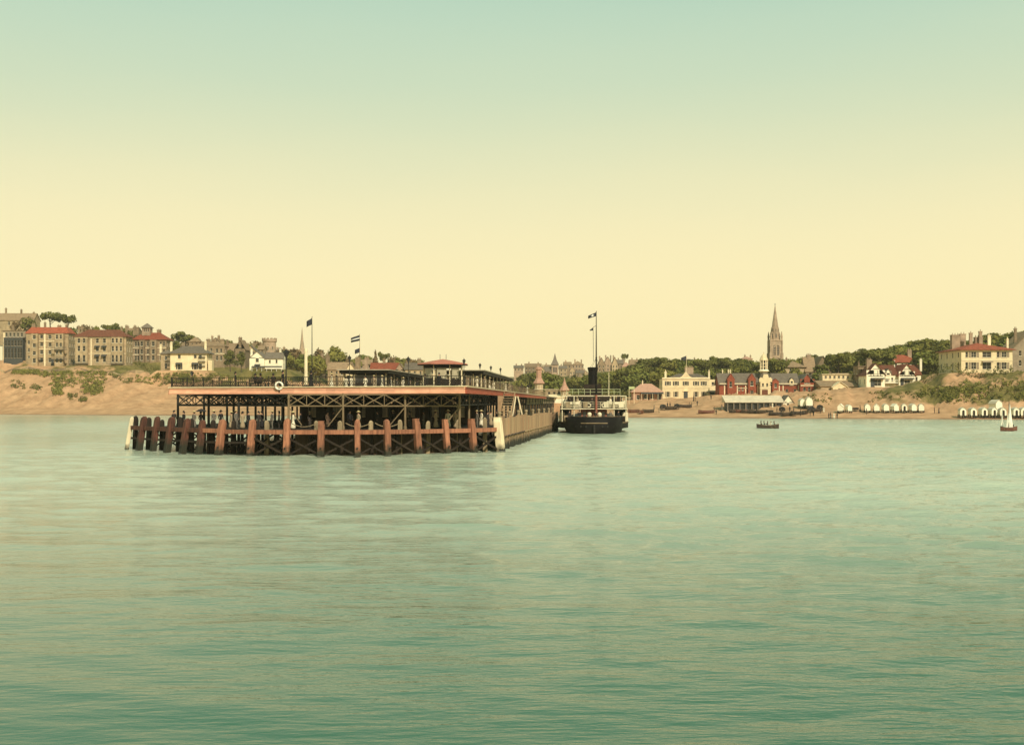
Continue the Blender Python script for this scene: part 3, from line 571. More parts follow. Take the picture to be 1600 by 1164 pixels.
# ---------------------------------------------------------------- flagpoles
DARKCLOTH = mat('dark_flag_cloth', (0.035, 0.035, 0.04), 0.9, 0.2, 2); WHITECLOTH = mat('white_flag_cloth', (0.75, 0.7, 0.55), 0.9)
def flag_mesh(w, h, droop, white=None, mats=None, taper=0.35):
    """cloth blown to the left of its pole, hanging in soft folds; a front and back sheet"""
    mb = MB(); nx, nz = 9, 6; vs = []
    for s_ in (0, 1):
        for i in range(nx):
            f = i / (nx - 1)
            for j in range(nz):
                g = j / (nz - 1); hh = h * (1 - taper * f); vs.append((-w * f, 0.12 * w * math.sin(f * 7 + g) * f + 0.02 * s_, -droop * f - hh * g - h * taper * 0.3 * f))
    fs = []; mi = []
    for s_ in (0, 1):
        for i in range(nx - 1):
            for j in range(nz - 1):
                k = s_ * nx * nz + i * nz + j; fs.append((k, k + nz, k + nz + 1, k + 1)); mi.append(1 if white and white(i / (nx - 2), j / (nz - 2)) else 0)
    n = nx * nz; rim = [i * nz for i in range(nx)] + [(nx - 1) * nz + j for j in range(1, nz)] + [i * nz + nz - 1 for i in range(nx - 2, -1, -1)] + [j for j in range(nz - 2, 0, -1)]
    for a, b in zip(rim, rim[1:] + rim[:1]): fs.append((a, b, n + b, n + a)); mi.append(0)
    mb.v = vs; mb.f = fs; mb.m = mi; return mb.mesh('flag', mats or [DARKCLOTH, WHITECLOTH], True)
def flagpole(label, px, z, zbase, ytop, r0, flags, m=CREAM):
    r = thing('flagpole', label, 'flagpole', (XP(px, z), z, zbase)); h = HZ(ytop, z) - zbase
    mb = MB(); mb.lathe([(r0, -0.3), (r0, 0.3), (r0 * 0.8, h * 0.5), (r0 * 0.4, h), (r0 * 0.9, h + 0.02), (0, h + 0.12)], 8); obj('pole', mb.mesh('pole', m), r)
    for me_, dz in flags: obj('flag', me_, r, (-r0 * 0.5, 0, h - dz))
    return r
bar_ = lambda f, g: 0.38 < g < 0.62
flagpole('tall slim dark flagpole on the pier deck with a small drooping flag', 487.5, 135, HD, 496, 0.07, [(flag_mesh(0.62, 0.75, 0.35, taper=0.1), 0.1)], DARKIRON)
flagpole('slim flagpole on the pier with a streaming dark and white banded flag', 562, 152, HD, 523, 0.05, [(flag_mesh(1.15, 0.75, 0.35, bar_, taper=0.2), 0.05), (flag_mesh(0.62, 0.6, 0.25, taper=0.1), 1.75)], IRON)
mb = MB(); p = thing('mooring_mast', 'stout cream post standing on the pier deck beside the dark flagpole', 'post', (XP(478, 128), 128, HD)); h = HZ(545, 128) - HD
obj('shaft', MB().lathe([(0.2, 0), (0.17, h * 0.9), (0.19, h * 0.92), (0.16, h)], 8).mesh('shaft', CREAM), p); obj('base', MB().lathe([(0.4, 0), (0.38, 0.25), (0.2, 0.35)], 8).mesh('base', DARKIRON), p)
# ---------------------------------------------------------------- lifebuoy on the front rail
lb = thing('lifebuoy', 'white ring lifebuoy hung on the salmon front edge of the pier', 'lifebuoy', (XP(433, 115.5), A.y + (B.y - A.y) * ((XP(433, 116.6) - A.x) / (B.x - A.x)) - 0.28, HD - 0.1))
mb = MB(); mb.torus((0, 0, 0.18), 0.36, 0.10); obj('ring', mb.mesh('ring', WHITE, True), lb)
mb = MB(); [mb.torus((0.36 * math.cos(a), 0, 0.18 + 0.36 * math.sin(a)), 0.115, 0.016, 'z' if abs(math.cos(a)) > .7 else 'x', 10, 5) for a in (0, math.pi/2, math.pi, -math.pi/2)]; obj('rope_band', mb.mesh('rope_band', POSTTAN), lb)
obj('bracket', MB().box(-0.06, 0.06, 0.05, 0.16, -0.5, 0.5).mesh('bracket', DARKIRON), lb)

# foam and slack water lapping at the timbers: small ragged flecks on the sea
rf_ = np.random.default_rng(9); mb = MB()
def fleck(x, y, r):
    n = 9; c = [(x + r * rf_.uniform(.5, 1.2) * math.cos(2 * math.pi * k / n) * 1.9, y + r * rf_.uniform(.5, 1.2) * math.sin(2 * math.pi * k / n) * .8, 0.09) for k in range(n)]; mb.add(c, [tuple(range(n))])
for p, nn in zip(PT, PTn):
    for _ in range(3): q = p + nn * (0.9 + rf_.uniform(-.2, .5)); fleck(q.x + rf_.normal(0, .5), q.y - .1, rf_.uniform(.05, .16))
for k in range(34): q = q0 + e * rf_.uniform(0, 1) + qn * rf_.uniform(.25, .7); fleck(q.x, q.y, rf_.uniform(.05, .2))
for k in range(10): q = PT[15] + Vector((rf_.uniform(0, 1.8), -rf_.uniform(.3, 1.4), 0)); fleck(q.x, q.y, rf_.uniform(.06, .2))
tag(mb.build('foam', FOAM), 'flecks of foam lapping at the pier timbers', None, None, 'stuff')
# ================================================================ buildings
STUCCO = mat('cream_stucco', (0.44, 0.31, 0.165), 0.85, 0.4, 0.5, 0.2)
STUCCO_BRIGHT = mat('bright_cream_stucco', (0.76, 0.59, 0.33), 0.8, 0.2, 0.5)
GREYSTUCCO = mat('grey_stucco', (0.30, 0.225, 0.14), 0.9, 0.3, 0.5)
STONE = mat('tan_stone', (0.28, 0.19, 0.105), 0.9, 0.4, 0.7, 0.2)
PINKSTONE = mat('pinkish_stone', (0.40, 0.27, 0.165), 0.9, 0.35, 0.6)
WHITEWASH = mat('whitewash', (0.85, 0.74, 0.50), 0.75, 0.15, 0.6)
BRICK = mat('red_brick', (0.27, 0.062, 0.028), 0.9, 0.35, 1.2, 0.2)
TILE_RED = mat('red_tiles', (0.30, 0.070, 0.030), 0.85, 0.5, 1.0, 0.3, (1, 1, 5))
TILE_BROWN = mat('brown_tiles', (0.155, 0.048, 0.022), 0.85, 0.4, 1.0, 0.3, (1, 1, 5))
TILE_PINK = mat('pink_tiles', (0.45, 0.245, 0.155), 0.85, 0.25, 1.0, 0.3, (1, 1, 5))
SLATE = mat('grey_slates', (0.165, 0.125, 0.085), 0.75, 0.4, 0.9, 0.2, (1, 1, 5))
TANROOF = mat('tan_tiles', (0.28, 0.18, 0.095), 0.85, 0.4, 0.9, 0.2, (1, 1, 5))
DARKPAINT = mat('dark_joinery', (0.05, 0.05, 0.045), 0.6, 0.2, 2)
FRAME = mat('window_paint', (0.72, 0.62, 0.42), 0.6)
FARGLASS = mat('distant_glass', (0.030, 0.024, 0.016), 0.35, 0.3, 0.5, spec=0.25)

_win = {}
def win_meshes(w, h, fm, pm):
    k = (round(w, 2), round(h, 2), fm.name, pm.name)
    if k not in _win:
        w, h = k[0], k[1]; t = min(0.065, w * 0.06); a = MB()
        a.box(-w/2, -w/2 + t, 0, 0.08, 0, h).box(w/2 - t, w/2, 0, 0.08, 0, h).box(-w/2 + t, w/2 - t, 0, 0.08, 0, t).box(-w/2 + t, w/2 - t, 0, 0.08, h - t, h)
        a.box(-w/2 + t, w/2 - t, 0.01, 0.07, h*0.5 - t*0.4, h*0.5 + t*0.4)
        if w > 1.5: a.box(-t*0.4, t*0.4, 0.012, 0.068, t, h - t)
        a.box(-w/2 - 0.1, w/2 + 0.1, -0.26, -0.01, -0.13, -0.005)
        p = MB().box(-w/2 + t*0.5, w/2 - t*0.5, 0.085, 0.11, t*0.5, h - t*0.5)
        _win[k] = (a.mesh('window', fm), p.mesh('pane', pm))
    return _win[k]

def facade(mb, w, h, ops, place, depth=0.18):
    """wall sheet of w x h with real openings (x0,x1,z0,z1) and their reveals; place maps (x, out, z) to the building"""
    xs = sorted({0, w, *[o[0] for o in ops], *[o[1] for o in ops]}); zs = sorted({0, h, *[o[2] for o in ops], *[o[3] for o in ops]})
    for i in range(len(xs) - 1):
        for j in range(len(zs) - 1):
            cx, cz = (xs[i] + xs[i+1]) / 2, (zs[j] + zs[j+1]) / 2
            if any(o[0] < cx < o[1] and o[2] < cz < o[3] for o in ops): continue
            mb.add([place(xs[i], 0, zs[j]), place(xs[i+1], 0, zs[j]), place(xs[i+1], 0, zs[j+1]), place(xs[i], 0, zs[j+1])], [(0, 1, 2, 3)])
    for x0, x1, z0, z1 in ops:
        c = [(x0, z0), (x1, z0), (x1, z1), (x0, z1)]
        for a, b in zip(c, c[1:] + c[:1]): mb.add([place(a[0], 0, a[1]), place(b[0], 0, b[1]), place(b[0], depth, b[1]), place(a[0], depth, a[1])], [(0, 1, 2, 3)])

def roof_mesh(kind, w, d, h, ov, t=0.16):
    """roof standing on z=0 over the rectangle 0..w, 0..d; returns a closed MB"""
    mb = MB(); x0, x1, y0, y1 = -ov, w + ov, -ov, d + ov
    if kind in ('gx', 'gy'):                          # two pitched leaves, the gable left open for the wall
        s_ = w if kind == 'gy' else d; e_ = -ov * h / (s_ / 2); ch_ = [(-ov, e_), (s_ / 2, h), (s_ + ov, e_), (s_ + ov, e_ + t), (s_ / 2, h + t), (-ov, e_ + t)]
        a0, a1 = (y0, y1) if kind == 'gy' else (x0, x1)
        P = (lambda u, z, v: (u, v, z)) if kind == 'gy' else (lambda u, z, v: (v, u, z))
        vs = [P(u, z, a0) for u, z in ch_] + [P(u, z, a1) for u, z in ch_]
        return mb.add(vs, [(0, 1, 4, 5), (1, 2, 3, 4), (6, 11, 10, 7), (7, 10, 9, 8), (0, 6, 7, 1), (1, 7, 8, 2), (2, 8, 9, 3), (3, 9, 10, 4), (4, 10, 11, 5), (5, 11, 6, 0)])
    base = [(x0, y0), (x1, y0), (x1, y1), (x0, y1)]; vs = [(x, y, -t) for x, y in base] + [(x, y, 0.0) for x, y in base]
    fs = [(3, 2, 1, 0)] + [(i, (i+1) % 4, 4 + (i+1) % 4, 4 + i) for i in range(4)]
    if kind == 'hip':
        if w >= d: r = [(x0 + (d/2 + ov) * 0.95, d/2, h), (x1 - (d/2 + ov) * 0.95, d/2, h)]; fs += [(4, 5, 9, 8), (5, 6, 9), (6, 7, 8, 9), (7, 4, 8)]
        else: r = [(w/2, y0 + (w/2 + ov) * 0.95, h), (w/2, y1 - (w/2 + ov) * 0.95, h)]; fs += [(4, 5, 8), (5, 6, 9, 8), (6, 7, 9), (7, 4, 8, 9)]
        vs += r
    elif kind == 'lean': vs += [(x0, y1, h), (x1, y1, h)]; fs += [(4, 5, 9, 8), (5, 6, 9), (7, 4, 8), (6, 7, 8, 9)]
    elif kind == 'mansard':
        e = h * 0.8; vs += [(x0 + e, y0 + e, h), (x1 - e, y0 + e, h), (x1 - e, y1 - e, h), (x0 + e, y1 - e, h)]; fs += [(4,5,9,8),(5,6,10,9),(6,7,11,10),(7,4,8,11),(8,9,10,11)]
    else: fs += [(4, 5, 6, 7)]
    mb.add(vs, fs); return mb

class Bld:
    """a building placed by the column of its middle, the line of its base and its distance"""
    def __init__(s, name, label, cat, px, ybase, Z, group=None):
        s.Z = Z; s.k = Z / F; s.px = px; s.yb = ybase; s.root = thing(name, label, cat, (XP(px, Z), Z, HZ(ybase, Z)), group=group)
    def X(s, px): return (px - s.px) * s.k
    def H(s, py): return (s.yb - py) * s.k
    def vol(s, x0, x1, ytop, depth, wall, wins=(), dy=0.0, roof=None, ybot=None, side=None, found=3.0, frame=FRAME, pane=FARGLASS, gablewall=None, parts=True, wname='wall'):
        """one block: picture columns x0..x1, eaves line ytop; wins = (column, top, bottom, width) in picture px; roof = (kind, ridge line, material, overhang m)"""
        X0, X1 = s.X(x0), s.X(x1); zt = s.H(ytop); zb = (s.H(ybot) if ybot is not None else -found); w = X1 - X0; h = zt - zb; mb = MB(); ops = []; place_w = []
        for (c, a, b, ww) in wins:
            xc = s.X(c) - X0; hw = ww * s.k / 2; z0 = s.H(b) - zb; z1 = s.H(a) - zb
            ops.append((xc - hw, xc + hw, z0, z1)); place_w.append((s.X(c), z0 + zb, hw * 2, z1 - z0))
        facade(mb, w, h, ops, lambda x, o, z: (X0 + x, dy + o, zb + z))
        for sgn in (-1, 1):
            so = []
            if side:
                n, rows = side
                for r_ in rows:
                    for k in range(n): yc = depth * (k + 0.5) / n; hw = min(0.55, depth / n * 0.3); so.append((yc - hw, yc + hw, s.H(r_[1]) - zb, s.H(r_[0]) - zb))
            xx = X0 if sgn < 0 else X1
            facade(mb, depth, h, so, (lambda x, o, z: (X0 + o, dy + x, zb + z)) if sgn < 0 else (lambda x, o, z: (X1 - o, dy + x, zb + z)))
            for (a, b, c, e) in so:
                fm, pm = win_meshes(b - a, e - c, frame, pane); rz = math.pi / 2 if sgn > 0 else -math.pi / 2
                o = obj('window', fm, s.root, (X1 - 0.1 if sgn > 0 else X0 + 0.1, dy + (a + b) / 2, zb + c), rz); obj('pane', pm, o)
        mb.add([(X0, dy + depth, zb), (X1, dy + depth, zb), (X1, dy + depth, zt), (X0, dy + depth, zt)], [(0, 1, 2, 3)])
        mb.add([(X0, dy, zt), (X1, dy, zt), (X1, dy + depth, zt), (X0, dy + depth, zt)], [(0, 1, 2, 3)])
        if roof and roof[0] in ('gx', 'gy'):
            rh = s.H(roof[1]) - zt - 0.05
            if roof[0] == 'gy':
                for y in (dy, dy + depth): mb.add([(X0, y, zt), (X1, y, zt), ((X0 + X1) / 2, y, zt + rh)], [(0, 1, 2)])
            else:
                for x in (X0, X1): mb.add([(x, dy, zt), (x, dy + depth, zt), (x, dy + depth / 2, zt + rh)], [(0, 1, 2)])
        o = obj(wname, mb.mesh(wname, wall), s.root)
        for (xc, zc, ww, hh) in place_w:
            fm, pm = win_meshes(ww, hh, frame, pane); wo = obj('window', fm, s.root, (xc, dy + 0.1, zc)); obj('pane', pm, wo)
        if roof:
            kind, yr, rm, ov = roof; rm_ = roof_mesh(kind, w, depth, s.H(yr) - zt, ov); s.roof = obj('roof', rm_.mesh('roof', rm), s.root, (X0, dy, zt + (0.17 if kind not in ('gy', 'gx') else 0.02)))
        return o
    def chim(s, px, ytop, wpx, dy, m=None, ybot=None, dpt=None, pots=2):
        m = m or STONE; Zd = s.Z + dy; z1 = HZ(ytop, Zd) - s.root.location.z; z0 = s.H(ybot) if ybot else z1 - 4.0; z0 = min(z0, z1 - 1.5); w = wpx * s.k; dpt = dpt or w * 0.7; x = XP(px, Zd) - s.root.location.x; mb = MB()
        mb.box(x - w/2, x + w/2, dy, dy + dpt, z0, z1 - 0.35).box(x - w/2 - 0.1, x + w/2 + 0.1, dy - 0.1, dy + dpt + 0.1, z1 - 0.35, z1 - 0.12)
        for i in range(pots): xx = x + (i - (pots - 1) / 2) * w / max(pots, 1); mb.lathe([(0.16, z1 - 0.12), (0.12, z1 + 0.5)], 6, (xx, dy + dpt / 2, 0))
        o = bpy.data.objects.new('chimney', mb.mesh('chimney', m)); COL.objects.link(o); par = getattr(s, 'roof', None) or s.root; o.parent = par; o.location = -Vector(par.location) if par is not s.root else (0, 0, 0)
    def band(s, x0, x1, y, t=0.25, out=0.12, dy=0, m=None, name='string_course'):
        mb = MB().box(s.X(x0), s.X(x1), dy - out, dy + 0.05, s.H(y) - t / 2, s.H(y) + t / 2); return obj(name, mb.mesh(name, m or CREAM), s.root)
    def balcony(s, x0, x1, y, dy=0, out=1.2, m=None, canopy=False):
        m = m or DARKPAINT; mb = MB(); X0, X1, z = s.X(x0), s.X(x1), s.H(y); mb.box(X0, X1, dy - out, dy - 0.02, z - 0.18, z)
        mb.box(X0, X1, dy - out, dy - out + 0.06, z + 0.85, z + 0.95)
        n = max(3, int((X1 - X0) / 0.35))
        for k in range(n + 1): x = X0 + (X1 - X0 - 0.05) * k / n; mb.box(x, x + 0.05, dy - out + 0.01, dy - out + 0.05, z, z + 0.85)
        return obj('balcony', mb.mesh('balcony', m), s.root)
    def awning(s, x0, x1, y0, y1, dy=0, out=1.3, m=None):
        X0, X1, za, zb = s.X(x0), s.X(x1), s.H(y0), s.H(y1); mb = MB(); mb.add([(X0, dy - .02, za), (X1, dy - .02, za), (X1, dy - out, zb), (X0, dy - out, zb), (X0, dy - .02, za - .12), (X1, dy - .02, za - .12), (X1, dy - out, zb - .12), (X0, dy - out, zb - .12)],
            [(0,1,2,3),(7,6,5,4),(0,3,7,4),(1,5,6,2),(3,2,6,7),(0,4,5,1)]); return obj('awning', mb.mesh('awning', m or DARKPAINT), s.root)
    def shutters(s, px, y0, y1, wpx, dy=0, m=None):
        for sg in (-1, 1):
            x = s.X(px + sg * wpx * 0.78); mb = MB().box(x - wpx * s.k * 0.22, x + wpx * s.k * 0.22, dy - 0.06, dy - 0.005, s.H(y1), s.H(y0)); obj('shutter', mb.mesh('shutter', m or DARKPAINT), s.root)
    def door(s, px, y0, y1, wpx, dy=0, m=None):
        x = s.X(px); w = wpx * s.k; mb = MB().box(x - w/2, x + w/2, dy - 0.06, dy - 0.004, s.H(y1), s.H(y0)); mb.box(x - w/2 - 0.12, x - w/2, dy - 0.12, dy - 0.003, s.H(y1), s.H(y0) + 0.12).box(x + w/2, x + w/2 + 0.12, dy - 0.12, dy - 0.003, s.H(y1), s.H(y0) + 0.12).box(x - w/2, x + w/2, dy - 0.12, dy - 0.003, s.H(y0), s.H(y0) + 0.12)
        obj('door', mb.mesh('door', m or DARKPAINT), s.root)
    def quoin(s, px, y0, y1, dy=0, wpx=1.6, m=None):
        x = s.X(px); w = wpx * s.k; mb = MB().box(x - w/2, x + w/2, dy - 0.10, dy + 0.02, s.H(y1), s.H(y0)); obj('pilaster', mb.mesh('pilaster', m or CREAM), s.root)
def rows(cols, spans, w): return [(c, a, b, w) for c in cols for a, b in spans]

# ---------------------------------------------------------------- left cliff top
b = Bld('hotel', 'tall cream cliff top hotel with red hipped roof and dark balconies', 'hotel', 75, 572, 520)
b.vol(41, 107, 521, 8, STUCCO, rows([45], [(532,538),(544,550),(556,560)], 3) + rows([65], [(523,529),(535,541),(547,553),(559,566)], 5) + rows([78], [(523.5,529.5),(535.5,541.5),(547.5,553.5),(559,566)], 5), roof=('mansard', 511.5, TILE_RED, 0.5), side=(3, [(524,530),(536,542),(548,554),(560,567)]))
b.vol(51.5, 61, 521.6, 2, STUCCO, rows([56], [(524,530),(537,543),(549,555),(560,567)], 5), dy=-1.8); b.vol(88, 101.5, 521.8, 2.2, STUCCO, rows([91.5, 97.5], [(523.5,530),(536,542),(548,554),(560,567)], 3.6), dy=-2.0)
for y in (533, 545.5): b.band(50, 102, y, dy=-0.05, out=0.1)
b.quoin(70, 521.5, 572, wpx=2.4)
for x0, x1, y in ((84, 108, 546.5), (84, 108, 561.5), (54, 68, 562.5)): b.balcony(x0, x1, y, dy=-2.0 if x0 > 70 else 0)
b.door(82, 562, 571.8, 3.4); b.chim(52, 506, 5, 3); b.chim(104, 507, 4, 3); b.chim(70, 504, 3, 5); b.chim(92, 508, 5, 5)
b = Bld('hotel', 'cream cliff top hotel with brown hipped roof beside the red roofed hotel', 'hotel', 157, 571, 512)
b.vol(117, 197, 526.5, 9, STUCCO, rows([125, 133], [(529,536),(540,549),(555,566)], 4.2) + rows([152, 163], [(529,536),(540,549),(555,566)], 4.6), roof=('hip', 515, TILE_BROWN, 0.9), side=(3, [(529,536),(541,549),(556,566)]))
b.vol(176, 194, 527.2, 2.2, STUCCO, rows([178.5, 184.5, 191], [(529,536),(541,549),(555,566)], 3.6), dy=-1.9); b.vol(119.5, 138.5, 527.2, 1.6, STUCCO, rows([125, 133], [(529,536),(540.5,549),(555,566)], 4.2), dy=-1.4)
b.band(117, 197, 552.5, out=0.15); b.band(117, 197, 527.8, t=0.4, out=0.3)
for c in (152, 163): b.awning(c - 4, c + 4, 540, 542); b.awning(c - 4, c + 4, 554, 556.5)
b.balcony(170, 197, 568.5, dy=-2); b.balcony(118, 141, 568, dy=-1.5); b.quoin(142.5, 527, 571, wpx=2)
for px, y in ((123, 510), (128, 509), (190, 511), (197, 509)): b.chim(px, y, 3, 4)
b = Bld('hotel', 'stone cliff top hotel with red roof and small rooftop turret', 'hotel', 235, 566, 535)
b.vol(207, 260, 531, 9, STONE, rows([212, 216, 231, 251, 256], [(534,541),(546,553),(556,563)], 3), roof=('hip', 519.5, TILE_RED, 0.7), side=(3, [(534,541),(546,553)]))
b.vol(219, 227, 531.5, 2, STONE, rows([223], [(534,541),(546,553),(556,563)], 4), dy=-1.6); b.vol(236, 246, 531.5, 2, STONE, rows([241], [(534,541),(546,553),(556,563)], 4.4), dy=-1.6)
b.vol(219.5, 232.5, 512, 3.6, PINKSTONE, rows([223, 226.2, 229.4], [(513,518)], 1.6), dy=2, ybot=524, roof=('hip', 505, SLATE, 0.5)); b.chim(212, 511, 9, 4, pots=4); b.chim(248, 515, 6, 5)
b.band(207, 260, 543.5); b.band(207, 260, 554.5)
b = Bld('villa', 'cream two storey villa with slate hipped roof and dark window hoods', 'house', 290, 579, 490)
b.vol(266, 323, 552.5, 9, STUCCO_BRIGHT, rows([280, 305, 313], [(554,560)], 4.6) + rows([280, 305, 313], [(568,577.5)], 5), roof=('hip', 540.5, SLATE, 1.0), side=(3, [(554,560),(568,577)]))
b.vol(250, 265.8, 553, 8, STUCCO, rows([258], [(556,562),(567,576)], 4), dy=1.0, roof=('hip', 547, SLATE, 0.6), side=(2, [(556,562)]))
for c in (280, 305): b.awning(c - 5, c + 5, 566.5, 569, m=DARKPAINT); b.shutters(c, 568.5, 577, 5)
for y in (558, 565, 572): b.balcony(310, 321, y, out=0.8)
for y in (560, 566, 572): b.balcony(259, 266, y, out=0.7)
for px, y in ((267.5, 535), (321, 534), (251, 539)): b.chim(px, y, 3.2, 3, CREAM, ybot=556)
b.vol(325, 331, 563, 3, STUCCO_BRIGHT, dy=0.2, found=3)
b = Bld('town_house', 'tan stone building with flat parapet behind the cream villa', 'house', 322, 575, 540)
b.vol(294, 351, 541, 9, STONE, rows([339, 345.5], [(545,551),(556,563)], 3.4) + rows([300, 308, 330], [(544,549)], 3), roof=('hip', 533.5, TANROOF, 0.3), side=(3, [(545,551),(556,563)])); b.band(294, 351, 553); b.vol(294, 310, 534, 6, STONE, rows([299, 305], [(536, 540)], 2.6), dy=1.5, ybot=545, roof=('hip', 526.5, TANROOF, 0.4))
for px, y in ((325, 530), (335, 531), (347, 530)): b.chim(px, y, 6, 4, pots=3)
b = Bld('gabled_house', 'tan stone house with a steep gable between the flat parapet building and the white house', 'house', 369, 573, 545)
b.vol(352, 368, 548, 9, STONE, rows([357, 364], [(551,557),(562,568)], 3), roof=('gx', 536, TANROOF, 0.4)); b.vol(368.2, 384, 545, 10, STONE, rows([376], [(538,543),(549,556),(561,568)], 4), dy=-1.2, roof=('gy', 531, TANROOF, 0.4)); b.chim(375, 527, 5, 4); b.chim(355, 532, 4, 3)
b = Bld('round_tower', 'round battlemented tan tower on the hill above the white gabled house', 'tower', 421, 562, 640)
k = 640 / F; mb = MB(); r_ = 10.3 * k; h = (562 - 531) * k
mb.lathe([(r_, -3), (r_, h * 0.86), (r_ * 1.12, h * 0.92), (r_ * 1.12, h)], 20); obj('wall', mb.mesh('wall', PINKSTONE), b.root)
for i in range(12):
    a = 2 * math.pi * i / 12; mb = MB(); mb.bar((r_ * 1.0 * math.cos(a), r_ * 1.0 * math.sin(a), h + 0.45), (r_ * 1.12 * math.cos(a), r_ * 1.12 * math.sin(a), h + 0.45), 1.1, 0.9); obj('merlon', mb.mesh('merlon', PINKSTONE), b.root)
for a in (-2.2, -1.57, -0.9):
    fm, pm = win_meshes(0.9, 1.7, FRAME, FARGLASS); o = obj('window', fm, b.root, (r_ * math.cos(a) * 1.02, r_ * math.sin(a) * 1.02, h * 0.5), a + math.pi / 2); obj('pane', pm, o)
b = Bld('white_house', 'white gabled house with dark slate roof on the cliff path', 'house', 417, 577, 487)
b.vol(414, 442, 560, 8, WHITEWASH, [(421.5, 562.5, 567.5, 3), (432, 562, 567.5, 3)], roof=('gx', 550.5, SLATE, 0.4), side=(2, [(562, 568)])); b.vol(391, 414.2, 560, 10, WHITEWASH, [(403, 559, 566, 5), (403, 571, 577, 4)], dy=-1.4, roof=('gy', 549.5, SLATE, 0.35))
b.awning(395, 442, 572, 574, dy=-1.4, out=1.6); b.awning(399, 408, 569, 571, dy=-1.4, out=0.8); b.chim(393, 547, 3, 4, WHITEWASH); b.chim(438, 546, 3, 4, WHITEWASH)
for i in range(7): obj('veranda_post', MB().box(-0.06, 0.06, -0.06, 0.06, -1, 0.9).mesh('veranda_post', WHITE), b.root, (b.X(396 + i * 7.6), -2.8, 0))
b = Bld('terrace_house', 'old brown roofed house behind trees at the edge of the cliff top', 'house', 28, 516, 610)
b.vol(-20, 52, 500, 9, STUCCO, rows([14, 22, 30, 40], [(502.5, 508)], 3), roof=('gx', 489, TANROOF, 0.4), found=8)
for px, y in ((33, 484), (52.5, 488), (9, 482)): b.chim(px, y, 2.6, 4)
b = Bld('glazed_villa', 'grey villa with a tall glazed veranda below the brown roofed house', 'house', 24, 563, 524)
b.vol(4, 40, 517, 8, GREYSTUCCO, rows([10, 16, 22, 28, 34], [(520, 526)], 3.6), roof=('flat', 514.5, TANROOF, 0.3)); b.vol(10, 39.5, 529, 3, DARKPAINT, rows([13, 18, 23, 28, 33, 37], [(532, 541), (544, 560)], 3.4), dy=-2.8, frame=GREYSTUCCO, roof=('lean', 527, SLATE, 0.2)); b.quoin(6.5, 520, 563, wpx=3, m=STUCCO_BRIGHT); b.chim(20, 509, 4, 4)
# back-row town houses packed behind the cliff hotels and villas
back = [(196, 214, 519, 512.5, 560, 575, 1, 1, 'gx'), (255, 272, 538, 531, 565, 575, 0, 0, 'gx'), (270, 296, 541, 534, 570, 600, 1, 1, 'hip'), (328, 345, 536, 528, 565, 610, 0, 1, 'gy'), (384, 399, 548, 540, 575, 580, 2, 0, 'gy'), (396, 412, 546, 540, 575, 600, 1, 1, 'gx'), (430, 447, 552, 546, 585, 560, 0, 0, 'gx'), (444, 462, 556, 549, 590, 545, 2, 1, 'gy'), (500, 514, 564, 556, 598, 500, 1, 1, 'gy'), (556, 580, 569, 562, 598, 505, 0, 1, 'gx'), (662, 684, 578, 571, 600, 480, 2, 0, 'gx')]
for i, (x0, x1, ye, yr, yb, z, wi, ri, kd) in enumerate(back):
    b = Bld('back_row_house', '%s house with %s in the cliff town back row, %s from the hotels' % (('pinkish', 'tan stone', 'cream')[wi], ('slate roof', 'tan roof')[ri], ORD[i]), 'house', (x0 + x1) / 2, yb, z, 'back row of the cliff town'); w = x1 - x0; n = max(2, int(w / 5)); hh = (yb - ye)
    b.vol(x0, x1, ye, 8, (PINKSTONE, STONE, STUCCO)[wi], rows([x0 + w * (q + .5) / n for q in range(n)], [(ye + 1.5, ye + 6)] + ([(ye + 9, ye + 14)] if hh > 18 else []), 2.6), roof=(kd, yr, (SLATE, TANROOF)[ri], 0.35), found=6, side=(2, [(ye + 1.5, ye + 6)])); b.chim(x0 + w * .2, yr - 3, 3, 3, PINKSTONE, pots=2); b.chim(x0 + w * .8, yr - 3.5, 3.4, 4, STONE, pots=2)
# low parapet wall along the left cliff path
pw = thing('cliff_wall', 'low tan wall along the path at the edge of the sandy cliff', 'wall', (XP(120, 505), 505, ground(XP(120, 505), 505)))
pts = []
for px in np.arange(-40, 236, 12.0):
    z = shore_px(px) + 66; x = XP(px, z); pts.append(Vector((x, z, ground(x, z))))
for i, (p, q) in enumerate(zip(pts, pts[1:])):
    mb = MB(); mb.bar((p.x, p.y, p.z - 0.1), (q.x, q.y, q.z - 0.1), 0.35, 2.2); mb.build('wall_section', STONE if i % 3 else STUCCO, pw)
# shore buildings glimpsed behind the pier deck
b = Bld('shore_house', 'pale gabled house with tan roof behind the pier, beside the round green trees', 'house', 533, 598, 470)
b.vol(512, 548, 577, 7, STUCCO, rows([518, 526, 534], [(580, 586)], 3), roof=('gx', 566, TANROOF, 0.4)); b.vol(541, 556, 578, 9, STUCCO_BRIGHT, [(548.5, 577, 583, 4)], dy=-1.2, roof=('gy', 567.5, TANROOF, 0.4)); b.chim(512, 556, 6, 3, pots=3); b.chim(559, 558, 8, 3, STONE, ybot=580, pots=3)
b = Bld('shore_house', 'long house with bright red tiled roof behind the pier shelter', 'house', 604, 598, 475)
b.vol(579, 622, 577, 7, PINKSTONE, rows([586, 596, 606, 616], [(580, 586)], 3), roof=('gx', 567, TILE_RED, 0.4)); b.vol(618, 632, 579, 9, PINKSTONE, [(625, 577.5, 584, 4)], dy=-1.2, roof=('gy', 568, TANROOF, 0.4)); b.chim(600, 561, 4, 3); b.chim(572, 559, 5, 3, PINKSTONE, ybot=585)
b = Bld('shore_house', 'cream house with dark slate roof beside the bandstand roof', 'house', 648, 598, 470)
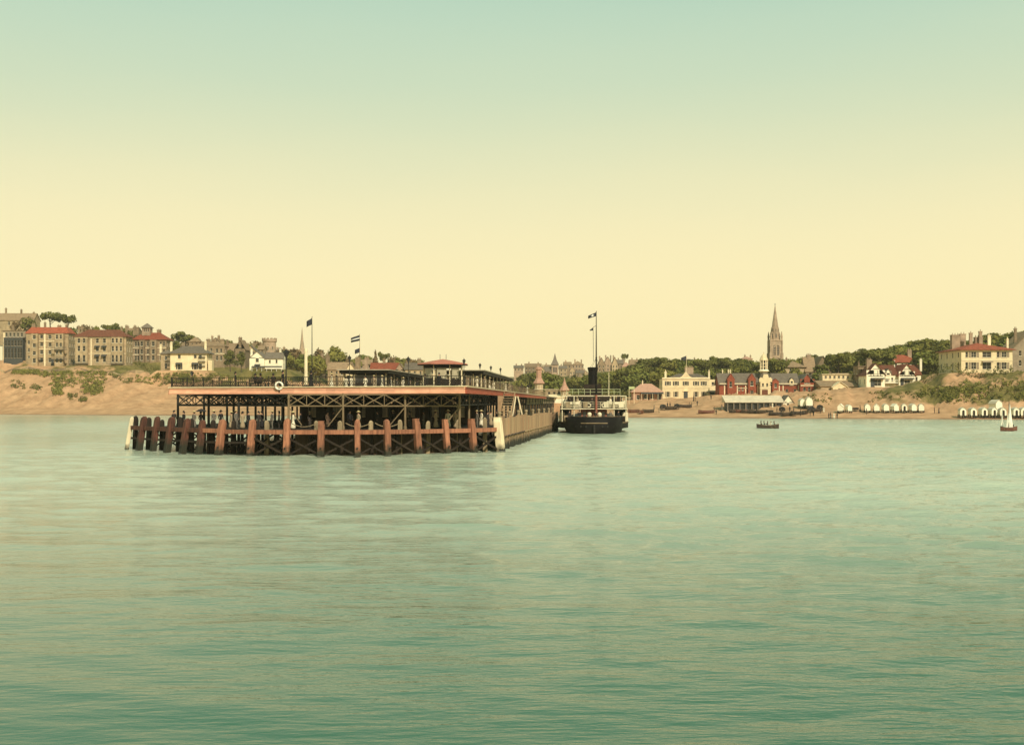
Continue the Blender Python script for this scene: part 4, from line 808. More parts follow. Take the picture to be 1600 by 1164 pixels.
b.vol(633, 664, 577, 7, STUCCO, rows([640, 648, 657], [(580, 586)], 3), roof=('gx', 567, SLATE, 0.4), side=(2, [(580, 586)])); b.chim(637, 560, 3, 3); b.chim(655, 561, 6, 3, pots=3)
# ---------------------------------------------------------------- valley mouth: pier gate kiosks
def kiosk(label, px, yb, Z, w, yeave, yneck, ytop, pointed):
    b = Bld('pier_kiosk', label, 'kiosk', px, yb, Z); k = b.k; r_ = w * k / 2; e = b.H(yeave)
    mb = MB(); mb.lathe([(r_ * 0.92, -2), (r_ * 0.92, e)], 8, ang=math.pi / 8); obj('wall', mb.mesh('wall', STUCCO), b.root)
    for a in (-2.35, -1.57, -0.79): fm, pm = win_meshes(1.1, max(1.2, e * 0.5), FRAME, FARGLASS); o = obj('window', fm, b.root, (r_ * 0.87 * math.cos(a), r_ * 0.87 * math.sin(a), e * 0.3), a + math.pi / 2); obj('pane', pm, o)
    prof = [(r_ * 1.25, e - 0.1), (r_ * 1.28, e + 0.1), (r_ * 1.02, e + 0.7), (r_ * 0.62, b.H(yneck))] + ([(r_ * 0.2, b.H(ytop) * 0.6 + b.H(yneck) * 0.4), (0.05, b.H(ytop))] if pointed else [(r_ * 0.60, b.H(yneck) + 0.6), (r_ * 0.56, b.H(ytop) - 1.3), (r_ * 0.72, b.H(ytop) - 1.0), (r_ * 0.66, b.H(ytop) - 0.3), (r_ * 0.3, b.H(ytop))])
    obj('roof', MB().lathe(prof, 8, ang=math.pi / 8).mesh('roof', TILE_PINK), b.root)
kiosk('pink pagoda roofed kiosk with tall neck at the landward end of the pier', 842, 612, 398, 15, 599, 591, 573, False)
kiosk('smaller pointed pink kiosk at the landward end of the pier near the steamer funnel', 882, 626, 392, 13, 610, 603, 590, True)
b = Bld('pier_gatehouse', 'low cream gatehouse between the two pink kiosks', 'house', 866, 628, 396)
b.vol(852, 880, 609, 5, STUCCO, [(858, 612, 622, 4), (866, 612, 622, 4), (873.5, 612, 622, 4)], roof=('flat', 607, CREAM, 0.4))
b.vol(858, 890, 622, 4, WHITEWASH, [(864, 626, 632, 3), (884, 626, 632, 3)], dy=-6, found=6, roof=('lean', 617, STUCCO_BRIGHT, 0.3))
b = Bld('tea_kiosk', 'pink roofed refreshment kiosk with dark veranda beside the white hotel', 'kiosk', 1012, 625, 412)
b.vol(989, 1034, 613, 7, TILE_PINK, [(997, 617, 624, 5), (1009, 616, 623, 5), (1019, 616, 623, 5)], roof=('hip', 600, TILE_PINK, 0.7)); b.awning(1001, 1036, 612.5, 615, out=2.2)
for i in range(5): obj('veranda_post', MB().box(-0.06, 0.06, -0.06, 0.06, -1, 2.3).mesh('veranda_post', CREAM), b.root, (b.X(1001.5 + i * 8.5), -2.1, 0))
b.door(1030, 615.5, 624.8, 5); b.chim(1004, 596, 1.6, 3, CREAM, pots=1)
sg = thing('beach_signboard', 'small pale signboard on two posts beside the pink kiosk', 'sign', W(987, 626, 405)); k = 405 / F
obj('board', MB().box(-4.5 * k, 4.5 * k, -0.05, 0.05, 18 * k, 22 * k).mesh('board', mat('pale_green_paint', (0.42, 0.45, 0.2), 0.7)), sg)
for s_ in (-4, 4): obj('post', MB().box(s_ * k - 0.07, s_ * k + 0.07, 0.06, 0.18, -2, 21.5 * k).mesh('post', CREAM), sg)
b = Bld('white_hotel', 'cream two storey hotel with curved central pediment and flag on the sea front', 'hotel', 1078, 622.5, 420)
up = [(c, 596, 602, 4.4) for c in (1043.5, 1056, 1071.5, 1087.5, 1099.5)]; lo = [(c, 612, 620, 4) for c in (1043.5, 1056, 1087.5, 1099.5)]
b.vol(1035, 1109, 592, 9, STUCCO_BRIGHT, up + lo, side=(2, [(596, 602), (612, 620)]))
b.vol(1109.2, 1121, 593, 7, STUCCO_BRIGHT, [(1115, 597, 602, 4)], dy=1.5); b.awning(1104, 1122, 610, 612.5, dy=1.5, out=3); b.door(1114, 613, 622, 6, dy=1.5)
b.band(1034.5, 1109.5, 591.2, t=0.45, out=0.3, name='cornice'); b.band(1035, 1109, 606, t=0.2); b.vol(1035.2, 1108.8, 589.8, 0.5, STUCCO_BRIGHT, ybot=591.5, dy=0.02)
for c in (1043.5, 1056, 1071.5, 1087.5, 1099.5): b.shutters(c, 596, 602.2, 4.6)
for c in (1043.5, 1056, 1087.5, 1099.5): b.shutters(c, 612, 620, 4, m=GREYSTUCCO)
b.roof = obj('roof', roof_mesh('hip', 64 * b.k, 8, 7 * b.k, 0).mesh('roof', SLATE), b.root, (b.X(1046), 0.6, b.H(590.3)))
k = b.k; X0 = b.X(1071.5); mb = MB(); poly = [(X0 + x * k, b.H(591) + z * k) for x, z in ((-11, 0), (-9, 1.5), (-6, 3), (-3.5, 6), (-1.5, 9), (0, 10), (1.5, 9), (3.5, 6), (6, 3), (9, 1.5), (11, 0))]; mb.prism(poly, -0.25, 0.4); obj('pediment', mb.mesh('pediment', STUCCO_BRIGHT), b.root)
b.door(1071.5, 612, 622.3, 5); mb = MB(); mb.prism([(X0 - 5 * k, b.H(611.5)), (X0 + 5 * k, b.H(611.5)), (X0 + 3 * k, b.H(607.5)), (X0, b.H(606.5)), (X0 - 3 * k, b.H(607.5))], -0.3, 0.0); obj('door_hood', mb.mesh('door_hood', STUCCO_BRIGHT), b.root)
b.chim(1040, 580, 3, 2, CREAM, pots=1); b.chim(1077, 573.5, 13, 4, PINKSTONE, pots=4); b.chim(1108, 579.5, 2.6, 2, CREAM, pots=1)
flagpole('short flagpole on the white hotel roof with a dark drooping flag', 1072.5, 422, HZ(583, 422), 555.5, 0.09, [(flag_mesh(1.9, 1.7, 0.5, taper=0.5), 0.1)])
# ---------------------------------------------------------------- red brick building with the clock lantern
b = Bld('red_brick_arcade', 'long red brick building with slate roof, gables and a white lantern turret', 'building', 1196, 617.5, 408)
b.vol(1124, 1206, 600, 8, BRICK, rows([1155, 1160.5, 1190], [(604, 610)], 2.6), roof=('gx', 583.5, SLATE, 0.4))
b.vol(1206.2, 1248, 600, 8, BRICK, rows([1229.5, 1242.5], [(608, 616)], 4.2), roof=('gx', 583.5, SLATE, 0.4))
b.vol(1248.2, 1270.5, 598, 11, BRICK, [(1259, 592.5, 599.5, 9), (1255, 605, 614, 4.2), (1262.5, 605, 614, 4.2)], dy=-1.8, roof=('gy', 585, SLATE, 0.3))
b.band(1249, 1270, 602.5, dy=-1.85, t=0.3)
b.vol(1136, 1147, 593, 3, BRICK, [(1141, 596, 605, 4)], dy=-0.9, roof=('gy', 584.5, BRICK, 0.12)); b.vol(1168.5, 1180, 593, 3, BRICK, [(1174, 595, 603, 5), (1174, 610, 616, 5)], dy=-0.9, roof=('gy', 584.5, BRICK, 0.12)); b.vol(1206, 1216, 596.5, 3, BRICK, [(1211, 599, 605.5, 4), (1211, 612, 617, 5)], dy=-0.9, roof=('gy', 592.5, BRICK, 0.12))
b.vol(1233.5, 1240, 594, 4, STUCCO_BRIGHT, [(1236.7, 595.5, 601, 3.6)], dy=-0.3, ybot=602.5, roof=('gy', 590.5, SLATE, 0.2))
for px in (1132, 1152, 1165, 1184, 1203.5, 1217.5, 1223.5, 1247.5, 1271): b.quoin(px, 599, 617.5, dy=-0.02, wpx=1.5)
b.band(1124, 1206, 599.6, t=0.3, out=0.2); b.band(1152, 1168, 606.5, t=0.2); b.band(1206, 1248, 599.6, t=0.3, out=0.2)
b.vol(1186, 1201, 596, 3.5, STUCCO_BRIGHT, [(1190, 599, 604, 3), (1196.5, 599, 604, 3)], dy=-2.2); b.door(1193, 609.5, 617.3, 8, dy=-2.2, m=TILE_BROWN); b.band(1185, 1202, 606.5, dy=-2.2, t=0.35)
k = b.k; xc, yc = b.X(1194.5), 1.2
mb = MB(); mb.prism([(xc - 10 * k, b.H(597)), (xc + 10 * k, b.H(597)), (xc + 10 * k, b.H(592)), (xc + 7.5 * k, b.H(589.5)), (xc + 5 * k, b.H(591)), (xc + 3 * k, b.H(585)), (xc - 3 * k, b.H(585)), (xc - 5 * k, b.H(591)), (xc - 7.5 * k, b.H(589.5)), (xc - 10 * k, b.H(592))], -2.0, -1.6); obj('scrolled_gable', mb.mesh('scrolled_gable', STUCCO_BRIGHT), b.root)
tr = thing('lantern_turret', None, None); tr.parent = b.root; tr.location = (xc, yc, 0)
def lat(name, prof, m, n=8): return obj(name, MB().lathe([(r * k, b.H(y)) for r, y in prof], n, ang=math.pi / 8).mesh(name, m), tr)
lat('turret_base', [(8.5, 597), (6, 585), (5.2, 581.5)], SLATE); lat('gallery', [(5.5, 582), (8.2, 580), (8.2, 579), (6.4, 577.5)], WHITEWASH); lat('lantern_core', [(3.4, 578), (3.4, 563.5)], DARKPAINT)
for i in range(8): a = i * math.pi / 4 + math.pi / 8; mb = MB(); mb.tube((5.6 * k * math.cos(a), 5.6 * k * math.sin(a), b.H(578)), (5.4 * k * math.cos(a), 5.4 * k * math.sin(a), b.H(563)), 0.2, n=6); obj('lantern_post', mb.mesh('lantern_post', CREAM), tr)
for y in (573, 568): lat('lantern_rail', [(5.6, y + .4), (5.6, y - .4)], CREAM)
lat('dome', [(6.6, 563.3), (6.6, 562), (5.8, 560), (4.4, 556.5), (2, 553.8), (0.7, 553), (0.6, 550.5), (0, 549.5)], STUCCO_BRIGHT)
for px in (1129, 1138, 1141): b.chim(px, 579, 1.4, 4, CREAM, pots=1)
# ---------------------------------------------------------------- beach shed with the pale lean-to roof
b = Bld('beach_shed', 'long low shed with pale roof and dark open front on the beach', 'shed', 1185, 640, 372)
b.vol(1136, 1222, 629, 5, DARKPAINT, rows([1142, 1152, 1162, 1172, 1182, 1192, 1202, 1212], [(630.5, 639.5)], 8), frame=DARKPAINT, roof=('lean', 618.5, mat('pale_shed_roof', (0.62, 0.50, 0.33), 0.8, 0.2, 0.6), 0.7), found=2)  # closed wall in dark colour stands in for the shade of the open front
for i in range(10): obj('post', MB().box(-0.09, 0.09, -0.09, 0.09, -1.5, b.H(630)).mesh('post', GREYSTUCCO), b.root, (b.X(1136.5 + i * 9.4), -0.65, 0))
b.vol(1223, 1240, 629.5, 7, WHITEWASH, [(1231, 628, 633.5, 4)], dy=-0.4, roof=('gy', 618, SLATE, 0.25), found=2); b.door(1236.5, 631, 640, 2.4, dy=-0.4)
# ---------------------------------------------------------------- behind and right of the red building
b = Bld('stone_villa', 'tan roofed stone villa with large gable behind the red brick building', 'house', 1262, 606, 440)
b.vol(1227, 1258, 574, 9, STUCCO, [(1238, 576, 583, 9), (1248, 577, 583, 4)], roof=('hip', 564.5, TANROOF, 0.7), found=4); b.vol(1258.2, 1274, 580, 8, STONE, [(1265, 583, 590, 5)], dy=-0.6, roof=('gx', 558, TANROOF, 0.3)); b.vol(1272, 1297, 577, 11, STONE, [(1280, 580, 588, 5), (1290, 580, 588, 5), (1281, 593, 601, 5)], dy=-1.6, roof=('gy', 557, TANROOF, 0.5))
b.chim(1264, 554, 7, 3, PINKSTONE, pots=3); b.chim(1229, 560, 2.5, 3)
b = Bld('bath_house', 'low cream building with small white pediment between the stone villa and the gabled house', 'house', 1311, 613, 400)
b.vol(1283, 1339, 604, 7, STUCCO, [(1288, 607, 612, 5), (1297, 607, 612, 5), (1329, 607, 612, 5)], roof=('lean', 594.5, TANROOF, 0.5)); b.vol(1299, 1322, 605, 3, STUCCO_BRIGHT, [(1310.5, 607, 612.5, 6)], dy=-1.8, roof=('gy', 597, CREAM, 0.4))
b.vol(1294, 1340, 584.5, 5, STUCCO_BRIGHT, rows([1299, 1306, 1313, 1320, 1327, 1334], [(586.5, 590.5)], 3.4), dy=7.2, roof=('flat', 582.5, CREAM, 0.4)); b.vol(1310, 1339, 582.2, 3, STUCCO, dy=8, ybot=584)
b = Bld('turret_house', 'narrow tan tower house beside the black and white gables', 'house', 1347, 607, 402)
b.vol(1341, 1352, 572.5, 6, STONE, [(1346.5, 577, 583, 3), (1346.5, 590, 597, 3)], roof=('flat', 570.5, STONE, 0.3), side=(2, [(578, 584), (591, 597)])); b.chim(1342, 566, 2, 2, pots=1)
TIMBER = mat('black_half_timber', (0.045, 0.03, 0.02), 0.8)
b = Bld('half_timbered_house', 'white half timbered house with two big gables and red roof on the cliff', 'house', 1396, 605, 394)
b.vol(1381, 1402, 585, 8, WHITEWASH, [(1387, 590, 596, 4), (1395, 590, 596, 3)], dy=0.6, roof=('gx', 570.5, TILE_BROWN, 0.3)); b.vol(1426, 1440, 585, 8, WHITEWASH, [(1433, 589, 597, 3.4)], dy=0.6, roof=('gx', 570.5, TILE_BROWN, 0.3))
b.vol(1352.5, 1381, 585, 10, WHITEWASH, [(1368, 578.5, 583.8, 9), (1370, 593, 603, 11)], dy=-1, roof=('gy', 568.5, TILE_BROWN, 0.45), side=(2, [(592, 600)])); b.vol(1403, 1428, 586, 10, WHITEWASH, [(1415.5, 580.5, 585.5, 8), (1416, 594, 603, 9)], dy=-1, roof=('gy', 569.5, TILE_RED, 0.45)); b.vol(1382.5, 1391.5, 583, 4, WHITEWASH, [(1387, 580, 586, 5)], dy=-0.6, ybot=592, roof=('gy', 576.5, SLATE, 0.25))
for c, z in ((1367, 570), (1415.5, 571)):
    for dx in (-7.5, -3.2, 3.2, 7.5): b.quoin(c + dx, 585 - (7.5 - abs(dx)) * 0.9 - 2, 588, dy=-1.0, wpx=0.8, m=TIMBER)
    b.band(c - 11.5, c + 11.5, 587.5, t=0.2, out=0.1, dy=-1, m=TIMBER); b.band(c - 4.5, c + 4.5, 577, t=0.16, out=0.1, dy=-1, m=TIMBER)
b.awning(1359, 1380, 590.5, 592, dy=-1, out=1.2, m=DARKPAINT); b.awning(1406, 1426, 590.5, 592, dy=-1, out=1.2, m=DARKPAINT); b.balcony(1382, 1402, 598, dy=0.5, m=WHITE)
b.door(1362, 592.5, 604.8, 5, dy=-1); b.door(1408, 592.5, 604.8, 4, dy=-1); b.chim(1358.5, 561.5, 8, 3, PINKSTONE, pots=3); b.chim(1439, 562, 3.4, 2, WHITEWASH)
b = Bld('upper_villa', 'white house with bright red roof rising behind the half timbered house', 'house', 1405, 585, 425)
b.vol(1384, 1437, 566.5, 9, WHITEWASH, rows([1400, 1410, 1420, 1430], [(568, 573)], 3), roof=('hip', 554.5, TILE_RED, 0.6), found=4); b.vol(1374, 1396, 566.5, 7, WHITEWASH, [(1387, 563.5, 569, 7)], dy=-1.8, roof=('gy', 556.5, TILE_RED, 0.4), found=4)
b.chim(1421.5, 546.5, 6, 4, PINKSTONE, pots=2); b.chim(1375.5, 553, 2.6, 2, CREAM, ybot=573, pots=1); b.chim(1386, 551, 5, 4, PINKSTONE)
b = Bld('seaside_mansion', 'large cream mansion with wide red hipped roof and shuttered windows on the right cliff', 'house', 1542, 583, 378)
g1 = (549.5, 558.5); g2 = (566, 577)
b.vol(1502, 1582, 547, 20, STUCCO_BRIGHT, [(c, a, bb, w) for a, bb in (g1, g2) for c, w in ((1510.5, 4), (1521.5, 8), (1542, 14), (1559.5, 4.2), (1569, 8))], roof=('hip', 535, TILE_RED, 0.9), side=(4, [(550, 558.5), (566, 577)]))
for c, w in ((1521.5, 8), (1569, 8)):
    for g in (g1, g2): b.shutters(c, g[0], g[1], w, m=GREYSTUCCO)
b.band(1502, 1582, 563, t=0.25); b.awning(1534, 1550, 563.5, 566, out=1.2, m=GREYSTUCCO)
for px, y, w, dy in ((1494, 522.5, 13, 12), (1505, 521, 9, 14), (1517.5, 519.5, 5, 10), (1530, 526, 12, 13), (1532.5, 517, 5, 12), (1546, 523, 4.6, 5), (1574.5, 529, 3, 5)): b.chim(px, y, w, dy, PINKSTONE if w > 4.8 else CREAM, ybot=543, pots=max(1, int(w / 4)))
b = Bld('gable_end_house', 'tall grey gabled house at the edge of the picture beside the mansion', 'house', 1610, 586, 395)
b.vol(1582, 1640, 545, 10, GREYSTUCCO, rows([1594, 1606], [(548, 556), (563, 572)], 4), roof=('gy', 517, TANROOF, 0.6), side=(3, [(549, 556), (564, 572)])); b.chim(1587, 513, 4, 3, ybot=545)
# ---------------------------------------------------------------- church with the tall stone spire
SPIRE = mat('pale_spire_stone', (0.42, 0.29, 0.175), 0.9, 0.35, 0.4, 0.2)
Zc = 650; k = Zc / F; ch = thing('church_spire', 'tall pale stone church tower and spire above the trees', 'church', W(1211, 578, Zc)); Hc = lambda y: (578 - y) * k
tw = 9.0 * k
mb = MB(); ops = [(tw - 4.6 * k, tw - 1.0 * k, Hc(556) + 4, Hc(540) + 4), (tw + 1.0 * k, tw + 4.6 * k, Hc(556) + 4, Hc(540) + 4)]
for rz in range(4):
    M = Matrix.Rotation(rz * math.pi / 2, 3, 'Z'); facade(mb, 2 * tw, Hc(532) + 4, ops, lambda x, o, z, M=M: tuple(M @ Vector((x - tw, -tw + o, z - 4))), 0.5)
obj('tower', mb.mesh('tower', SPIRE), ch)
for rz in range(4):
    for sx in (-2.8, 2.8):
        M = Matrix.Rotation(rz * math.pi / 2, 3, 'Z'); p = M @ Vector((sx * k, -tw + 0.35, 0)); w_ = MB(); w_.prism([(-1.8 * k, Hc(556)), (1.8 * k, Hc(556)), (1.8 * k, Hc(543)), (0, Hc(540)), (-1.8 * k, Hc(543))], 0, 0.1); o = obj('window', w_.mesh('window', SPIRE), ch, p, rz * math.pi / 2)
        pn = MB()
        for j in range(5): pn.box(-1.6 * k, 1.6 * k, -0.12, -0.02, Hc(555 - j * 2.6), Hc(553.6 - j * 2.6))
        obj('louvre', pn.mesh('louvre', DARKPAINT), o)
for sx in (-1, 1):
    for sy in (-1, 1):
        mb = MB(); cx, cy = sx * tw, sy * tw; mb.box(cx - 1.7 * k, cx + 1.7 * k, cy - 1.7 * k, cy + 1.7 * k, -4, Hc(552)); mb.box(cx - .9 * k, cx + .9 * k, cy - .9 * k, cy + .9 * k, Hc(552), Hc(532)); obj('buttress', mb.mesh('buttress', SPIRE), ch)
        mb = MB(); mb.lathe([(1.5 * k, Hc(532)), (1.5 * k, Hc(527)), (1.9 * k, Hc(526.5)), (0.1, Hc(518))], 6, (cx * 0.93, cy * 0.93, 0)); obj('pinnacle', mb.mesh('pinnacle', SPIRE), ch)
mb = MB(); mb.box(-tw - .25, tw + .25, -tw - .25, tw + .25, Hc(533), Hc(531.5)); obj('cornice', mb.mesh('cornice', SPIRE), ch)
sp_ = obj('spire', MB().lathe([(8.2 * k, Hc(531.6)), (6.8 * k, Hc(522)), (4.2 * k, Hc(504)), (2.0 * k, Hc(489)), (0.6 * k, Hc(479)), (0.1, Hc(477.5))], 8, ang=math.pi / 8).mesh('spire', SPIRE), ch)
for i in range(8):
    a = i * math.pi / 4 + math.pi / 2
    for y0, y1, r_, w_ in ((529, 519, 7.7, 2.4), (518, 512, 6.2, 1.6)):
        mb = MB(); mb.prism([(-w_ / 2 * k, Hc(y0)), (w_ / 2 * k, Hc(y0)), (w_ / 2 * k, Hc(y1 + 3)), (0, Hc(y1)), (-w_ / 2 * k, Hc(y1 + 3))], -r_ * k, -(r_ - 2.5) * k); o = obj('lucarne', mb.mesh('lucarne', SPIRE), sp_, rz=a)
        mb = MB(); mb.box(-w_ * 0.3 * k, w_ * 0.3 * k, -r_ * k - 0.06, -r_ * k - 0.01, Hc(y0 - 1), Hc(y1 + 3)); 
        o2 = obj('lucarne_opening', mb.mesh('lucarne_opening', DARKPAINT), sp_, rz=a)
obj('finial', MB().box(-0.08, 0.08, -0.08, 0.08, Hc(477.6), Hc(474)).box(-0.5, 0.5, -0.07, 0.07, Hc(476), Hc(475.5)).mesh('finial', DARKIRON), sp_)
# far church with slate steeple above the valley, and the slim grey spire behind the cliff houses
Zf = 830; k = Zf / F; ch = thing('distant_church', 'small distant church with pointed steeple among the hillside houses', 'church', W(867, 590, Zf)); Hc = lambda y: (590 - y) * k
mb = MB(); tw = 5.2 * k; ops = [(tw - 2.6 * k, tw - 0.6 * k, Hc(582) + 3, Hc(574) + 3), (tw + 0.6 * k, tw + 2.6 * k, Hc(582) + 3, Hc(574) + 3)]
for rz in range(4): M = Matrix.Rotation(rz * math.pi / 2, 3, 'Z'); facade(mb, 2 * tw, Hc(570) + 3, ops if rz == 0 else [], lambda x, o, z, M=M: tuple(M @ Vector((x - tw, -tw + o, z - 3))), 0.5)
obj('tower', mb.mesh('tower', PINKSTONE), ch)
for sx in (-1.6, 1.6): obj('louvre', MB().box(sx * k - k, sx * k + k, -tw + 0.4, -tw + 0.5, Hc(582), Hc(574)).mesh('louvre', DARKPAINT), ch)
obj('steeple', MB().lathe([(9 * k, Hc(570.2)), (8.4 * k, Hc(569.4)), (3.8 * k, Hc(562)), (0.1, Hc(552))], 4, ang=math.pi / 4).mesh('steeple', SLATE), ch)
mb = roof_mesh('gx', 16 * k, 8, 7 * k, 0.4); obj('nave_roof', mb.mesh('nave_roof', SLATE), ch, (-21.5 * k, -2, Hc(580))); obj('nave_wall', MB().box(-21.5 * k, -5.5 * k, -2, 6, -3, Hc(580) - 0.2).mesh('nave_wall', PINKSTONE), ch)
Zf = 900; k = Zf / F; ch = thing('slender_spire', 'slender grey church spire rising behind the green mound by the flagpole', 'church', W(472, 575, Zf)); Hc = lambda y: (575 - y) * k
obj('tower', MB().box(-4 * k, 4 * k, -4 * k, 4 * k, -6, Hc(546)).mesh('tower', PINKSTONE), ch); obj('spire', MB().lathe([(4 * k, Hc(546)), (1.6 * k, Hc(528)), (0.08, Hc(511))], 8, ang=math.pi / 8).mesh('spire', SPIRE), ch)
# ---------------------------------------------------------------- houses on the far hillside
far = [  # column range, eaves, ridge, base, distance, wall, roof, kind
 (803, 818, 575, 571, 583, 800, 0, 0, 'gx'), (820, 846, 573.5, 568, 586, 850, 1, 1, 'gx'), (838, 851, 578, 572, 588, 800, 2, 0, 'gy'), (851, 861, 576, 570, 590, 860, 0, 1, 'gx'),
 (874, 886, 576, 571.5, 590, 840, 2, 0, 'gx'), (881, 893, 570, 565.5, 585, 880, 1, 1, 'gx'), (890, 899, 580, 573.5, 594, 800, 2, 2, 'gy'), (894, 912, 570, 564, 586, 890, 0, 1, 'hip'), (900, 913, 583, 578, 596, 790, 1, 0, 'gx'), (911, 920, 585, 579, 597, 790, 2, 1, 'gy'),
 (934, 946, 570, 559, 590, 850, 1, 1, 'gy'), (943, 957, 569, 557.5, 590, 852, 0, 0, 'gy'), (956, 966, 570, 558, 590, 850, 2, 1, 'gy'), (963, 976, 568, 562, 588, 870, 1, 0, 'gx'), (972, 986, 573, 566, 588, 830, 2, 2, 'hip'), (984, 998, 569, 562, 584, 860, 0, 1, 'gx'), (996, 1012, 570, 564, 584, 860, 1, 0, 'gx'), (1010, 1022, 572, 566.5, 584, 830, 2, 2, 'gy'),
 (1066, 1090, 564, 561, 575, 760, 1, 0, 'hip'), (1160, 1176, 561, 557, 575, 700, 2, 2, 'hip')]
wallm = (PINKSTONE, STONE, STUCCO); roofm = (SLATE, TANROOF, TILE_PINK); FARPAD = []
wn = ('pinkish', 'tan stone', 'cream'); rn = ('slate roof', 'tan roof', 'pink roof')
for i, (x0, x1, ye, yr, yb, z, wi, ri, kd) in enumerate(far):
    where = 'near the pointed steeple, %s along the slope' % ORD[i] if i < 10 else ('above the steamer bridge, %s in the row' % ORD[i - 10] if i < 18 else ('among trees above the white hotel' if i == 18 else 'among trees left of the tall spire'))
    b = Bld('hillside_house', 'distant %s house with %s %s' % (wn[wi], rn[ri], where), 'house', (x0 + x1) / 2, yb, z, 'houses on the far hillside'); w = x1 - x0
    n = max(2, int(w / 4.5)); cs = [x0 + w * (q + 0.5) / n for q in range(n)]; hh = yb - ye; sp2 = [(ye + 1.2, ye + 1.2 + 3.4)] + ([(ye + 7, ye + 10.5)] if hh > 11 else [])
    b.vol(x0, x1, ye, 9, wallm[wi], rows(cs, sp2, 2.0), roof=(kd, yr, roofm[ri], 0.3), found=8); b.chim(x0 + w * 0.25, yr - 2.5, 2.2, 4, wallm[0], pots=1)
    if w > 12: b.chim(x0 + w * 0.8, yr - 2, 2, 4, wallm[1], pots=1)
# ================================================================ trees and scrub
def leafmat(name, c, c2): return mat(name, c, 0.9, 0.0, 0.35, 0, col2=c2, spec=0.1)
LEAF = [leafmat('olive_foliage', (0.26, 0.225, 0.050), (0.105, 0.098, 0.020)), leafmat('dark_foliage', (0.17, 0.155, 0.034), (0.068, 0.068, 0.016)), leafmat('green_foliage', (0.215, 0.212, 0.045), (0.082, 0.086, 0.018)), leafmat('russet_foliage', (0.24, 0.15, 0.065), (0.13, 0.085, 0.04))]
BARK = mat('bark', (0.09, 0.06, 0.04), 0.95, 0.3, 3)
def leaf_cloud(rng, clumps, per, size, jitter=0.35):
    """leaf-sized faces spread over many uneven clumps (cx,cy,cz,rx,rz)"""
    V = []; n = 0
    for cx, cy, cz, rx, rz in clumps:
        m_ = int(per * rx * rx); d = rng.normal(size=(m_, 3)); d /= np.linalg.norm(d, axis=1)[:, None]; rad = rng.uniform(0.45, 1.0, m_) ** 0.5 * (1 + rng.normal(0, 0.10, m_))
        c = np.array([cx, cy, cz]) + d * rad[:, None] * np.array([rx, rx, rz]); a = rng.normal(size=(m_, 3)); a = a - 0.5 * d * (a * d).sum(1)[:, None]; a /= np.linalg.norm(a, axis=1)[:, None]
        b = np.cross(d + rng.normal(0, jitter, (m_, 3)), a); b /= np.linalg.norm(b, axis=1)[:, None]; s = size * rng.uniform(0.6, 1.35, m_)[:, None]
        V.append(np.stack([c - a * s, c - b * s * 0.62, c + a * s, c + b * s * 0.62], 1))
    return np.concatenate(V).reshape(-1, 3)
def cloud_mesh(name, V, m):
    n = len(V) // 4; me = bpy.data.meshes.new(name); me.vertices.add(len(V)); me.vertices.foreach_set('co', V.astype(np.float32).ravel()); me.loops.add(len(V)); me.loops.foreach_set('vertex_index', np.arange(len(V), dtype=np.int32))
    me.polygons.add(n); me.polygons.foreach_set('loop_start', (np.arange(n) * 4).astype(np.int32)); me.update(); me.materials.append(m); return me
def trunk_mesh(rng, h, r, crown_h, spread, limbs=6):
    mb = MB(); p = Vector((0, 0, -0.6)); top = Vector((rng.normal(0, 0.25), rng.normal(0, 0.25), h)); mb.tube(p, top, r, r * 0.6, 7)
    for i in range(limbs):
        a = 2 * math.pi * i / limbs + rng.uniform(-.4, .4); z = h * rng.uniform(0.65, 1.0); q = Vector((0, 0, 0)).lerp(top, z / h); e = Vector((math.cos(a) * spread * rng.uniform(.5, .9), math.sin(a) * spread * rng.uniform(.5, .9), z + crown_h * rng.uniform(.25, .6)))
        mid = q.lerp(e, 0.5) + Vector((0, 0, -0.2)); mb.tube(q, mid, r * 0.42, r * 0.28, 5); mb.tube(mid, e, r * 0.28, r * 0.08, 5)
    mb.tube(top, top + Vector((0, 0, crown_h * 0.5)), r * 0.6, r * 0.1, 6); return mb.mesh('trunk', BARK)
def crown_clumps(rng, kind):
    c = []
    if kind == 'broad':
        for i in range(15):
            a = rng.uniform(0, 6.28); rr = rng.uniform(0.3, 3.0); z = 5.6 + rng.uniform(-2.2, 2.4) - rr * 0.35; s = rng.uniform(0.9, 1.7); c.append((rr * math.cos(a), rr * math.sin(a), z, s, s * 0.8))
        c.append((0, 0, 6.2, 2.0, 2.2))
    elif kind == 'pine':
        for i in range(13):
            a = rng.uniform(0, 6.28); rr = rng.uniform(0.4, 3.6); z = 7.6 + rng.uniform(-.8, .8) - rr * 0.12; s = rng.uniform(0.9, 1.5); c.append((rr * math.cos(a), rr * math.sin(a), z, s, s * 0.68))
    elif kind == 'round':
        for i in range(24):
            d = rng.normal(size=3); d /= np.linalg.norm(d); s = rng.uniform(1.0, 1.5); c.append((d[0] * 2.4, d[1] * 2.4, 4.6 + abs(d[2]) * 2.6 - (0.9 if d[2] < 0 else 0), s, s * 0.85))
        c.append((0, 0, 4.6, 2.4, 2.4))
    elif kind == 'conifer':
        for i in range(10):
            f = i / 9; rr = 2.0 * (1 - f) + 0.25; z = 1.8 + f * 7.2
            for k in range(4 if f < 0.7 else 2): a = rng.uniform(0, 6.28); c.append((rr * 0.55 * math.cos(a), rr * 0.55 * math.sin(a), z, rr * 0.62 + 0.2, 0.6))
    return c
TREES = {}
rt = np.random.default_rng(3)
